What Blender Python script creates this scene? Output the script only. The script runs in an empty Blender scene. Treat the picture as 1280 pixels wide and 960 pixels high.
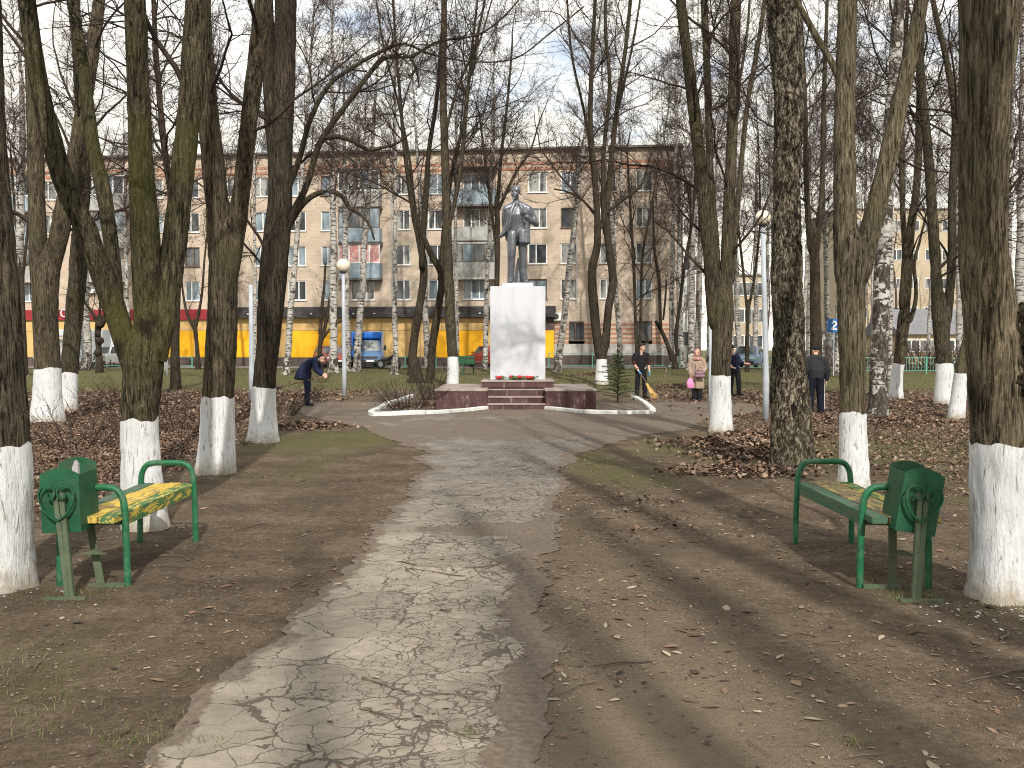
import bpy, bmesh, math, random
import numpy as np
from mathutils import Vector, Matrix, Quaternion

random.seed(7)
RNG = np.random.default_rng(11)
S = bpy.context.scene
COL = S.collection
PI = math.pi
R = math.radians

# ------------------------------------------------------------------ camera
FPX, CX, CY, HOR, EYE = 1200.0, 640.0, 480.0, 437.0, 1.55
PITCH = math.atan((CY - HOR) / FPX)
cam_d = bpy.data.cameras.new('camera')
cam = bpy.data.objects.new('camera', cam_d)
COL.objects.link(cam)
cam.location = (0, 0, EYE)
cam.rotation_euler = (PI / 2 - PITCH, 0, 0)
cam_d.sensor_fit = 'HORIZONTAL'
cam_d.sensor_width = 36.0
cam_d.lens = 36.0 * FPX / 1280.0
cam_d.clip_start = 0.05
cam_d.clip_end = 3000
S.camera = cam

# ------------------------------------------------------------------ light
SUN_DIR = Vector((-0.18, 1.0, -1.016 * math.tan(R(37)))).normalized()   # the way the light travels
SUN_EL = math.asin(-SUN_DIR.z)
SUN_AZ = math.atan2(-SUN_DIR.x, -SUN_DIR.y)
sd = bpy.data.lights.new('sun', 'SUN')
sd.energy = 3.6
sd.angle = R(0.8)
sd.color = (1.0, 0.945, 0.865)
sun = bpy.data.objects.new('sun', sd)
COL.objects.link(sun)
sun.rotation_euler = SUN_DIR.to_track_quat('-Z', 'Y').to_euler()
sun.location = (5, -20, 30)

W = bpy.data.worlds.new('World')
S.world = W
W.use_nodes = True
wn = W.node_tree
wn.nodes.clear()
def wnode(t, **k):
    n = wn.nodes.new(t)
    for a, b in k.items():
        setattr(n, a, b)
    return n
w_out = wnode('ShaderNodeOutputWorld')
w_sky = wnode('ShaderNodeTexSky', sky_type='NISHITA', sun_disc=False)
w_sky.sun_elevation = SUN_EL
w_sky.sun_rotation = SUN_AZ
w_sky.dust_density = 1.5
w_bg = wnode('ShaderNodeBackground')
w_bg.inputs[1].default_value = 0.13
wn.links.new(w_sky.outputs[0], w_bg.inputs[0])
w_tc = wnode('ShaderNodeTexCoord')
w_map = wnode('ShaderNodeMapping')
w_map.inputs['Scale'].default_value = (1.0, 1.0, 2.6)
w_map.inputs['Location'].default_value = (0.35, 0.1, 0.2)
wn.links.new(w_tc.outputs['Generated'], w_map.inputs[0])
w_no = wnode('ShaderNodeTexNoise')
w_no.inputs['Scale'].default_value = 3.4
w_no.inputs['Detail'].default_value = 9
w_no.inputs['Roughness'].default_value = 0.58
wn.links.new(w_map.outputs[0], w_no.inputs[0])
w_cr = wnode('ShaderNodeValToRGB')
w_cr.color_ramp.elements[0].position = 0.27
w_cr.color_ramp.elements[1].position = 0.43
wn.links.new(w_no.outputs[0], w_cr.inputs[0])
w_no2 = wnode('ShaderNodeTexNoise')
w_no2.inputs['Scale'].default_value = 6.0
w_no2.inputs['Detail'].default_value = 6
wn.links.new(w_map.outputs[0], w_no2.inputs[0])
w_cc = wnode('ShaderNodeValToRGB')
w_cc.color_ramp.elements[0].position = 0.3
w_cc.color_ramp.elements[0].color = (0.80, 0.845, 0.91, 1)
w_cc.color_ramp.elements[1].position = 0.62
w_cc.color_ramp.elements[1].color = (1.0, 0.965, 0.87, 1)
wn.links.new(w_no2.outputs[0], w_cc.inputs[0])
w_sep = wnode('ShaderNodeSeparateXYZ')
wn.links.new(w_tc.outputs['Generated'], w_sep.inputs[0])
w_low = wnode('ShaderNodeValToRGB')
w_low.color_ramp.elements[0].position = 0.08
w_low.color_ramp.elements[0].color = (0.85, 0.85, 0.85, 1)
w_low.color_ramp.elements[1].position = 0.34
w_low.color_ramp.elements[1].color = (0, 0, 0, 1)
wn.links.new(w_sep.outputs[2], w_low.inputs[0])
w_wm = wnode('ShaderNodeMix', data_type='RGBA')
wn.links.new(w_low.outputs[0], w_wm.inputs[0])
wn.links.new(w_cc.outputs[0], w_wm.inputs[6])
w_wm.inputs[7].default_value = (1.0, 0.945, 0.80, 1)
w_bg2 = wnode('ShaderNodeBackground')
w_bg2.inputs[1].default_value = 1.04
wn.links.new(w_wm.outputs[2], w_bg2.inputs[0])
w_mix = wnode('ShaderNodeMixShader')
wn.links.new(w_cr.outputs[0], w_mix.inputs[0])
wn.links.new(w_bg.outputs[0], w_mix.inputs[1])
wn.links.new(w_bg2.outputs[0], w_mix.inputs[2])
wn.links.new(w_mix.outputs[0], w_out.inputs[0])

S.view_settings.view_transform = 'Standard'
S.view_settings.look = 'None'
S.view_settings.exposure = 0.42
S.view_settings.gamma = 1.0
S.render.engine = 'CYCLES'
S.cycles.max_bounces = 6
S.cycles.transparent_max_bounces = 8
S.cycles.use_denoising = True
S.cycles.denoising_prefilter = 'NONE'
S.cycles.filter_width = 1.1

# ------------------------------------------------------------------ projection helpers (authoring only: pixel of the photo -> place in the world)
def terrain(Y):
    t = np.clip((np.asarray(Y, float) - 40) / 20, 0, 1)
    return 0.35 * t * t * (3 - 2 * t)
CP, SP = math.cos(PITCH), math.sin(PITCH)
def ray(px, py):
    a, b = (px - CX) / FPX, -(py - CY) / FPX
    return (a, CP + b * SP, -SP + b * CP)
def at(px, py, Y):
    d = ray(px, py)
    k = Y / d[1]
    return Vector((d[0] * k, Y, EYE + d[2] * k))
def ground(px, py):
    d = ray(px, py)
    z = 0.0
    for _ in range(60):
        k = (z - EYE) / d[2]
        z = 0.7 * z + 0.3 * float(terrain(d[1] * k))
    k = (z - EYE) / d[2]
    return Vector((d[0] * k, d[1] * k, z))
def mpp(Y):            # metres per photo pixel at distance Y
    return Y / FPX

# ------------------------------------------------------------------ numpy noise
def _h(ix, iy, iz):
    n = (ix.astype(np.int64) * 374761393 + iy.astype(np.int64) * 668265263 + iz.astype(np.int64) * 1274126177) & 0xffffffff
    n = ((n ^ (n >> 13)) * 1274126177) & 0xffffffff
    n = n ^ (n >> 16)
    return (n & 0xffff) / 65535.0
def noise3(p):
    p = np.asarray(p, float)
    i = np.floor(p).astype(np.int64)
    f = p - i
    f = f * f * (3 - 2 * f)
    r = 0
    for dx in (0, 1):
        for dy in (0, 1):
            for dz in (0, 1):
                w = (f[..., 0] if dx else 1 - f[..., 0]) * (f[..., 1] if dy else 1 - f[..., 1]) * (f[..., 2] if dz else 1 - f[..., 2])
                r = r + w * _h(i[..., 0] + dx, i[..., 1] + dy, i[..., 2] + dz)
    return r
def fbm(p, o=4):
    r, a, t = 0, 1.0, 0
    p = np.asarray(p, float)
    for k in range(o):
        r = r + a * noise3(p * (2 ** k) + 17.3 * k)
        t += a
        a *= 0.5
    return r / t
def fbm2(x, y, s, o=4, off=0.0):
    x = np.asarray(x, float)
    return fbm(np.stack([x * s, np.asarray(y, float) * s, np.full(x.shape, 0.37 + off)], -1), o)

# ------------------------------------------------------------------ mesh helpers
class MB:
    """Collects vertices and faces of ONE part."""
    def __init__(self):
        self.v, self.f, self.n = [], [], 0
        self.c = []
    def add(self, v, f, c=None):
        v = np.asarray(v, float).reshape(-1, 3)
        self.v.append(v)
        fa = np.asarray(f, np.int64)
        self.f.append(fa + self.n)
        self.n += len(v)
        if c is not None:
            self.c.append(np.asarray(c, float))
        return self
    def polys(self, v, faces):
        v = np.asarray(v, float).reshape(-1, 3)
        self.v.append(v)
        for f in faces:
            self.f.append(np.asarray(f, np.int64).reshape(1, -1) + self.n)
        self.n += len(v)
        return self
    def box(self, x0, x1, y0, y1, z0, z1, M=None):
        v = np.array([(x, y, z) for z in (z0, z1) for y in (y0, y1) for x in (x0, x1)], float)
        if M is not None:
            v = np.array([M @ Vector(p) for p in v])
        f = [(0, 2, 3, 1), (4, 5, 7, 6), (0, 1, 5, 4), (2, 6, 7, 3), (0, 4, 6, 2), (1, 3, 7, 5)]
        return self.add(v, f)
    def tube(self, pts, rad, sides=8, cap=True):
        pts = np.asarray(pts, float)
        rad = np.broadcast_to(np.asarray(rad, float), (len(pts),))
        v, f = tube_grid(pts[None], rad[None], sides)
        self.add(v, f)
        if cap:
            b = self.n - len(v)
            self.f.append(np.arange(sides)[::-1].reshape(1, -1) + b)
            self.f.append(np.arange(sides).reshape(1, -1) + b + (len(pts) - 1) * sides)
        return self
    def lathe(self, prof, sides=16, M=None):
        prof = np.asarray(prof, float)
        a = np.linspace(0, 2 * PI, sides, endpoint=False)
        v = np.stack([prof[:, :1] * np.cos(a), prof[:, :1] * np.sin(a), np.repeat(prof[:, 1:2], sides, 1)], -1).reshape(-1, 3)
        if M is not None:
            v = np.array([M @ Vector(p) for p in v])
        k = len(prof)
        i = np.arange(k - 1)[:, None] * sides
        j = np.arange(sides)
        j2 = (j + 1) % sides
        f = np.stack([i + j, i + j2, i + sides + j2, i + sides + j], -1).reshape(-1, 4)
        return self.add(v, f)
    def prism(self, poly, y0, y1, M=None):
        """polygon in x,z extruded along y"""
        n = len(poly)
        v = np.array([(x, y0, z) for x, z in poly] + [(x, y1, z) for x, z in poly], float)
        if M is not None:
            v = np.array([M @ Vector(p) for p in v])
        fs = [list(range(n)), list(range(2 * n - 1, n - 1, -1))]
        for i in range(n):
            j = (i + 1) % n
            fs.append([j, i, n + i, n + j])
        return self.polys(v, fs)
    def mesh(self, name, smooth=False):
        me = bpy.data.meshes.new(name)
        v = np.concatenate(self.v) if self.v else np.zeros((0, 3))
        sizes = np.concatenate([np.full(len(f), f.shape[1]) for f in self.f])
        idx = np.concatenate([f.reshape(-1) for f in self.f])
        me.vertices.add(len(v))
        me.vertices.foreach_set('co', v.astype(np.float32).ravel())
        me.loops.add(len(idx))
        me.loops.foreach_set('vertex_index', idx.astype(np.int32))
        me.polygons.add(len(sizes))
        st = np.concatenate([[0], np.cumsum(sizes)[:-1]])
        me.polygons.foreach_set('loop_start', st.astype(np.int32))
        me.polygons.foreach_set('loop_total', sizes.astype(np.int32))
        me.polygons.foreach_set('use_smooth', np.full(len(sizes), bool(smooth)))
        if self.c:
            c = np.concatenate(self.c)
            at_ = me.attributes.new('col', 'FLOAT_COLOR', 'POINT')
            at_.data.foreach_set('color', np.concatenate([c, np.ones((len(c), 1))], 1).astype(np.float32).ravel())
        me.update(calc_edges=True)
        me.validate()
        return me
    def build(self, name, mat, parent=None, smooth=False, loc=None, bevel=0):
        me = self.mesh(name, smooth)
        o = bpy.data.objects.new(name, me)
        COL.objects.link(o)
        for m in (mat if isinstance(mat, (list, tuple)) else [mat]):
            me.materials.append(m)
        if parent is not None:
            o.parent = parent
        if loc is not None:
            o.location = loc
        if bevel:
            b = o.modifiers.new('bevel', 'BEVEL')
            b.width = bevel
            b.segments = 2
            b.limit_method = 'ANGLE'
        return o

def tube_grid(P, Rd, sides):
    """P (N,K,3) polylines, Rd (N,K) radii -> verts, quads"""
    N, K, _ = P.shape
    T = np.gradient(P, axis=1)
    T /= np.linalg.norm(T, axis=2, keepdims=True) + 1e-9
    ref = np.eye(3)[np.argmin(np.abs(T).max(1), axis=1)][:, None, :]
    ref = np.broadcast_to(ref, T.shape)
    U = np.cross(ref, T)
    U /= np.linalg.norm(U, axis=2, keepdims=True) + 1e-9
    Vv = np.cross(T, U)
    a = np.linspace(0, 2 * PI, sides, endpoint=False)
    ring = U[:, :, None, :] * np.cos(a)[None, None, :, None] + Vv[:, :, None, :] * np.sin(a)[None, None, :, None]
    v = (P[:, :, None, :] + ring * Rd[:, :, None, None]).reshape(-1, 3)
    n = np.arange(N)[:, None, None] * (K * sides)
    k = np.arange(K - 1)[None, :, None] * sides
    j = np.arange(sides)[None, None, :]
    j2 = (j + 1) % sides
    f = np.stack([n + k + j, n + k + j2, n + k + sides + j2, n + k + sides + j], -1).reshape(-1, 4)
    return v, f

def smooth_path(pts, step):
    """Catmull-Rom through pts (n,d), resampled about every step (first three columns are the position)"""
    p = np.asarray(pts, float)
    if len(p) == 2:
        p = np.stack([p[0], p[0] * .67 + p[1] * .33, p[0] * .33 + p[1] * .67, p[1]])
    q = np.concatenate([[2 * p[0] - p[1]], p, [2 * p[-1] - p[-2]]])
    out = []
    for i in range(1, len(q) - 2):
        n = max(2, int(np.linalg.norm(q[i + 1, :3] - q[i, :3]) / step))
        t = np.linspace(0, 1, n, endpoint=False)[:, None]
        a, b, c, d = q[i - 1], q[i], q[i + 1], q[i + 2]
        out.append(0.5 * (2 * b + (c - a) * t + (2 * a - 5 * b + 4 * c - d) * t * t + (3 * b - a - 3 * c + d) * t ** 3))
    out.append(p[-1:])
    return np.concatenate(out)

def resample(p, K):
    p = np.asarray(p, float)
    s = np.concatenate([[0], np.cumsum(np.linalg.norm(np.diff(p[:, :3], axis=0), axis=1))])
    t = np.linspace(0, s[-1], K)
    return np.stack([np.interp(t, s, p[:, i]) for i in range(p.shape[1])], -1)

def tag(o, label=None, cat=None, group=None, kind=None):
    if label: o['label'] = label
    if cat: o['category'] = cat
    if group: o['group'] = group
    if kind: o['kind'] = kind
    return o
def thing(name, label, cat, loc=(0, 0, 0), rz=0, group=None):
    o = bpy.data.objects.new(name, None)
    o.empty_display_size = 0.2
    COL.objects.link(o)
    o.location = loc
    o.rotation_euler = (0, 0, rz)
    return tag(o, label, cat, group)
def struct(o):
    return tag(o, kind='structure')
def copy_tree(o, parent=None):
    c = o.copy()
    COL.objects.link(c)
    if parent is not None:
        c.parent = parent
    for ch in list(o.children):
        copy_tree(ch, c)
    return c
def piece(name, me, parent, loc=(0, 0, 0), rot=(0, 0, 0), scale=(1, 1, 1)):
    o = bpy.data.objects.new(name, me)
    COL.objects.link(o)
    o.parent = parent
    o.location = loc
    o.rotation_euler = rot
    o.scale = scale
    return o

# ------------------------------------------------------------------ material helpers
class NT:
    def __init__(self, name, rough=0.8, spec=0.3, metal=0.0):
        self.m = bpy.data.materials.new(name)
        self.m.use_nodes = True
        self.t = self.m.node_tree
        self.b = self.t.nodes['Principled BSDF']
        self.b.inputs['Roughness'].default_value = rough
        self.b.inputs['Metallic'].default_value = metal
        self.b.inputs['Specular IOR Level'].default_value = spec
        self._tc = None
    def node(self, t, **k):
        n = self.t.nodes.new(t)
        for a, b in k.items():
            setattr(n, a, b)
        return n
    def link(self, a, b):
        self.t.links.new(a, b)
    def put(self, sock, v):
        if isinstance(v, bpy.types.NodeSocket):
            self.link(v, sock)
        elif isinstance(v, (tuple, list)) and len(v) == 3 and sock.type == 'RGBA':
            sock.default_value = (*v, 1)
        else:
            sock.default_value = v
    @property
    def obj(self):
        if self._tc is None:
            self._tc = self.node('ShaderNodeTexCoord')
        return self._tc.outputs['Object']
    def rnd(self):
        return self.node('ShaderNodeObjectInfo').outputs['Random']
    def map(self, scale, src=None, loc=(0, 0, 0)):
        n = self.node('ShaderNodeMapping')
        n.inputs['Scale'].default_value = scale
        n.inputs['Location'].default_value = loc
        self.link(src or self.obj, n.inputs[0])
        return n.outputs[0]
    def noise(self, scale, vec=None, detail=5, rough=0.55, dist=0.0, w=None):
        n = self.node('ShaderNodeTexNoise')
        if w is not None:
            n.noise_dimensions = '4D'
            self.put(n.inputs['W'], w)
        n.inputs['Scale'].default_value = scale
        n.inputs['Detail'].default_value = detail
        n.inputs['Roughness'].default_value = rough
        n.inputs['Distortion'].default_value = dist
        self.link(vec or self.obj, n.inputs['Vector'])
        return n.outputs[0]
    def voro(self, scale, vec=None, feature='DISTANCE_TO_EDGE', out=0, rand=1.0):
        n = self.node('ShaderNodeTexVoronoi', feature=feature)
        n.inputs['Scale'].default_value = scale
        n.inputs['Randomness'].default_value = rand
        self.link(vec or self.obj, n.inputs['Vector'])
        return n.outputs[out]
    def ramp(self, f, stops):
        n = self.node('ShaderNodeValToRGB')
        e = n.color_ramp.elements
        while len(e) < len(stops):
            e.new(0.5)
        for el, (p, c) in zip(e, stops):
            el.position = p
            el.color = (c, c, c, 1) if isinstance(c, (int, float)) else (*c, 1)
        self.link(f, n.inputs[0])
        return n.outputs[0]
    def mix(self, f, a, b, mode='MIX'):
        n = self.node('ShaderNodeMix', data_type='RGBA', blend_type=mode)
        self.put(n.inputs[0], f)
        self.put(n.inputs[6], a)
        self.put(n.inputs[7], b)
        return n.outputs[2]
    def math(self, op, a, b=0.0, clamp=False):
        n = self.node('ShaderNodeMath', operation=op, use_clamp=clamp)
        self.put(n.inputs[0], a)
        self.put(n.inputs[1], b)
        return n.outputs[0]
    def attr(self, name, out='Color'):
        n = self.node('ShaderNodeAttribute', attribute_name=name)
        return n.outputs[out]
    def color(self, c):
        self.put(self.b.inputs['Base Color'], c)
        return self
    def rough(self, r):
        self.put(self.b.inputs['Roughness'], r)
        return self
    def bump(self, h, dist=0.01, strength=1.0):
        n = self.node('ShaderNodeBump')
        n.inputs['Strength'].default_value = strength
        n.inputs['Distance'].default_value = dist
        self.link(h, n.inputs['Height'])
        self.link(n.outputs[0], self.b.inputs['Normal'])
        return self

MATS = {}
def worn(name, c, var=0.18, scale=6.0, rough=0.6, bump=0.002, dirt=None, dirt_amt=0.5, spec=0.3, metal=0.0):
    """a colour with grain, blotches and a little relief"""
    k = (name,)
    if k in MATS:
        return MATS[k]
    n = NT(name, rough, spec, metal)
    a = n.noise(scale, detail=6)
    lo = tuple(x * (1 - var) for x in c)
    hi = tuple(min(1, x * (1 + var)) for x in c)
    col = n.ramp(a, [(0.3, lo), (0.7, hi)])
    if dirt:
        d = n.ramp(n.noise(scale * 0.6, detail=8, rough=0.7), [(0.5, 0.0), (0.68, dirt_amt)])
        col = n.mix(d, col, dirt)
    n.color(col)
    if bump:
        n.bump(n.noise(scale * 8, detail=4), bump)
    MATS[k] = n.m
    return n.m

# ------------------------------------------------------------------ materials
def bark_mat(name, c1, c2, moss, fur=9.0, zs=0.16, bump=0.02, lichen=0.5, cut=(0.41, 0.485)):
    n = NT(name, 0.95, 0.1)
    v = n.map((fur, fur, fur * zs))
    w = n.math('MULTIPLY', n.rnd(), 60.0)
    a = n.noise(3.0, v, detail=9, rough=0.74, dist=0.9, w=w)
    fine = n.noise(9.0, v, detail=5, rough=0.75, w=w)
    b = n.noise(1.1, detail=5, w=w)
    col = n.ramp(a, [(cut[0], tuple(x * 0.14 for x in c1)), (cut[1], c1), (0.58, c2), (0.68, tuple(x * 1.5 for x in c2))])
    col = n.mix(0.85, col, n.ramp(fine, [(0.34, (0.42, 0.42, 0.42)), (0.66, (1.5, 1.5, 1.5))]), 'MULTIPLY')
    m = n.ramp(b, [(0.50, 0.0), (0.68, 0.6)])
    col = n.mix(m, col, moss, 'MIX')
    l = n.ramp(n.noise(38.0, detail=3, rough=0.7), [(0.64, 0.0), (0.69, lichen)])
    col = n.mix(l, col, (0.22, 0.225, 0.19))
    g = n.ramp(n.noise(0.9, detail=6, rough=.65, w=w), [(0.3, (0.60, 0.60, 0.60)), (0.7, (1.32, 1.29, 1.22))])
    col = n.mix(1.0, col, g, 'MULTIPLY')
    col = n.mix(1.0, col, n.ramp(n.rnd(), [(0.0, (0.82, 0.83, 0.82)), (1.0, (1.22, 1.17, 1.12))]), 'MULTIPLY')
    wn_ = n.node('ShaderNodeVectorMath', operation='ADD')
    n.link(n.map((1.5, 1.5, 1.15)), wn_.inputs[0])
    off = n.node('ShaderNodeCombineXYZ')
    n.put(off.inputs[2], w)
    n.put(off.inputs[0], n.math('MULTIPLY', n.noise(7.0, detail=5, w=w), 0.55))
    n.link(off.outputs[0], wn_.inputs[1])
    scar = n.ramp(n.voro(1.0, wn_.outputs[0], feature='F1'), [(0.05, 0.8), (0.15, 0.0)])
    col = n.mix(scar, col, (0.016, 0.013, 0.010))
    n.color(col)
    n.bump(n.math('ADD', a, n.math('MULTIPLY', fine, 0.35)), bump)
    return n.m
M_BARK = bark_mat('ridged_bark', (0.086, 0.073, 0.051), (0.178, 0.155, 0.112), (0.078, 0.078, 0.038), fur=15, zs=.085, bump=0.03)
M_BARK_SHADE = bark_mat('shaded_ridged_bark', (0.053, 0.044, 0.032), (0.112, 0.096, 0.069), (0.054, 0.053, 0.027), fur=15, zs=.085, bump=0.025)  # ridged bark again, with the shade on the trunks put into a darker colour
M_BARK_MOSS = bark_mat('mossy_bark', (0.050, 0.043, 0.028), (0.104, 0.092, 0.058), (0.070, 0.072, 0.019), fur=14, zs=.12, lichen=0.9, bump=0.025)
M_BARK_DARK = bark_mat('dark_bark', (0.034, 0.028, 0.022), (0.066, 0.055, 0.042), (0.036, 0.033, 0.02), fur=14, zs=.1, bump=0.015)
M_BARK_ROUGH = bark_mat('cracked_old_bark', (0.088, 0.074, 0.056), (0.29, 0.26, 0.205), (0.085, 0.076, 0.045), fur=7.5, zs=0.40, bump=0.05, lichen=0.9, cut=(0.45, 0.52))
M_BARK_BURR = bark_mat('mossy_burr', (0.035, 0.028, 0.020), (0.080, 0.066, 0.044), (0.055, 0.053, 0.016), fur=16, zs=1.0, bump=0.05)
M_TWIG = worn('twig_bark', (0.036, 0.026, 0.021), 0.25, 3, 0.9, 0, spec=0.15)
M_TWIG_B = worn('birch_twig_bark', (0.080, 0.055, 0.050), 0.25, 3, 0.9, 0, spec=0.15)

def birch_mat(name, dark):
    n = NT(name, 0.8, 0.2)
    w = n.math('MULTIPLY', n.rnd(), 40.0)
    v = n.map((2.2, 2.2, 9.0))
    a = n.noise(2.0, v, detail=4, rough=0.6, w=w)
    big = n.noise(1.0, n.map((4.0, 4.0, 2.6)), detail=6, rough=0.7, w=w)
    col = n.ramp(n.noise(0.9, detail=4, w=w), [(0.3, (0.27, 0.25, 0.225)), (0.7, (0.47, 0.455, 0.42))])
    col = n.mix(n.ramp(a, [(0.525, 0.0), (0.575, 1.0)]), col, (0.04, 0.034, 0.03))
    sep = n.node('ShaderNodeSeparateXYZ')
    n.link(n.obj, sep.inputs[0])
    low = n.ramp(n.math('MULTIPLY', sep.outputs[2], 0.25), [(0.0, dark + 0.10), (0.5, dark + .02)])
    thr = n.math('GREATER_THAN', n.math('ADD', big, low), 0.60)
    col = n.mix(thr, col, n.ramp(n.noise(7.0, n.map((3, 3, 1)), detail=7, rough=.75, w=w), [(0.38, (0.018, 0.015, 0.013)), (0.52, (0.06, 0.05, 0.04)), (0.66, (0.17, 0.155, 0.13))]))
    n.color(col)
    n.bump(a, 0.01)
    return n.m
M_BIRCH = birch_mat('birch_bark', 0.0)
M_BIRCH_OLD = birch_mat('old_birch_bark', 0.085)

def white_mat():
    n = NT('lime_whitewash', 0.92, 0.1)
    v = n.map((13, 13, 1.5))
    a = n.noise(3.2, v, detail=7, rough=0.68, dist=0.7)
    col = n.ramp(n.noise(1.7, detail=5), [(0.3, (0.53, 0.54, 0.55)), (0.7, (0.675, 0.685, 0.69))])
    cr = n.ramp(a, [(0.37, 0.9), (0.43, 0.0)])
    col = n.mix(cr, col, (0.20, 0.17, 0.13))
    sep = n.node('ShaderNodeSeparateXYZ')
    n.link(n.obj, sep.inputs[0])
    low = n.ramp(n.math('ADD', sep.outputs[2], n.math('MULTIPLY', n.noise(11.0, detail=6, rough=.7), 0.42)), [(0.23, 0.92), (0.42, 0.0)])
    st = n.ramp(n.noise(1.8, n.map((8, 8, .7)), detail=7, rough=.7), [(0.55, 0.0), (0.72, 0.42)])
    col = n.mix(st, col, (0.36, 0.33, 0.27))
    n.color(n.mix(low, col, (0.30, 0.26, 0.20)))
    n.bump(a, 0.02)
    return n.m
M_WASH = white_mat()

def ground_mat():
    n = NT('park_soil', 0.97, 0.12)
    att = n.node('ShaderNodeAttribute', attribute_name='col')
    sep = n.node('ShaderNodeSeparateColor')
    n.link(att.outputs['Color'], sep.inputs[0])
    g, l, d = sep.outputs[0], sep.outputs[1], sep.outputs[2]
    a = n.noise(1.3, detail=9, rough=0.62)
    b = n.noise(26.0, detail=6, rough=0.7)
    c = n.noise(150.0, detail=3, rough=0.6)
    soil = n.ramp(a, [(0.28, (0.080, 0.060, 0.042)), (0.5, (0.136, 0.103, 0.071)), (0.72, (0.215, 0.167, 0.118))])
    soil = n.mix(0.8, soil, n.ramp(b, [(0.3, (0.55, 0.55, 0.55)), (0.7, (1.4, 1.4, 1.4))]), 'MULTIPLY')
    soil = n.mix(0.9, soil, n.ramp(c, [(0.3, (0.7, 0.7, 0.7)), (0.7, (1.25, 1.25, 1.25))]), 'MULTIPLY')
    soil = n.mix(0.75, soil, n.ramp(n.noise(420.0, detail=2, rough=0.6), [(0.35, (0.55, 0.55, 0.55)), (0.65, (1.45, 1.42, 1.38))]), 'MULTIPLY')
    soil = n.mix(0.6, soil, n.ramp(n.noise(8.0, detail=7, rough=0.72), [(0.36, (0.62, 0.6, 0.58)), (0.64, (1.3, 1.3, 1.3))]), 'MULTIPLY')
    soil = n.mix(n.math('MULTIPLY', d, .7), soil, (0.29, 0.232, 0.165))
    speck = n.ramp(n.voro(42.0, feature='F1'), [(0.07, 1.0), (0.12, 0.0)])
    speck = n.math('MULTIPLY', speck, n.ramp(n.noise(3.0, detail=4), [(0.5, 0.0), (0.7, 0.8)]))
    soil = n.mix(speck, soil, (0.34, 0.29, 0.22))
    gm = n.math('MULTIPLY', n.noise(60.0, n.map((1, 1, 1)), detail=5, rough=0.7), 1.0)
    grass = n.ramp(gm, [(0.3, (0.062, 0.062, 0.026)), (0.55, (0.125, 0.115, 0.050)), (0.8, (0.20, 0.17, 0.09))])
    patch = n.ramp(n.math('ADD', n.math('MULTIPLY', n.noise(2.4, detail=8, rough=0.7), 1.0), n.math('MULTIPLY', n.math('SUBTRACT', n.noise(17.0, detail=6, rough=.7), .5), .8)), [(0.0, 0.0), (1.0, 0.0)])
    patch = n.ramp(n.math('ADD', n.math('ADD', n.math('MULTIPLY', n.noise(2.4, detail=8, rough=0.7), 1.0), n.math('SUBTRACT', g, 0.5)), n.math('MULTIPLY', n.math('SUBTRACT', n.noise(17.0, detail=6, rough=.7), .5), .9)), [(0.50, 0.0), (0.80, 0.85)])
    col = n.mix(patch, soil, grass)
    lv = n.voro(24.0, feature='F1', out=1)
    lsep = n.node('ShaderNodeSeparateColor')
    n.link(lv, lsep.inputs[0])
    lit = n.ramp(lsep.outputs[0], [(0.0, (0.035, 0.024, 0.018)), (0.5, (0.095, 0.062, 0.044)), (1.0, (0.17, 0.115, 0.08))])
    lp = n.ramp(n.math('ADD', n.noise(2.0, detail=8, rough=0.7), n.math('SUBTRACT', l, 0.5)), [(0.50, 0.0), (0.66, 0.92)])
    col = n.mix(lp, col, lit)
    n.color(col)
    n.bump(n.math('ADD', n.math('MULTIPLY', b, 0.8), n.math('MULTIPLY', c, 0.4)), 0.045)
    return n.m
M_GROUND = ground_mat()

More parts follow.
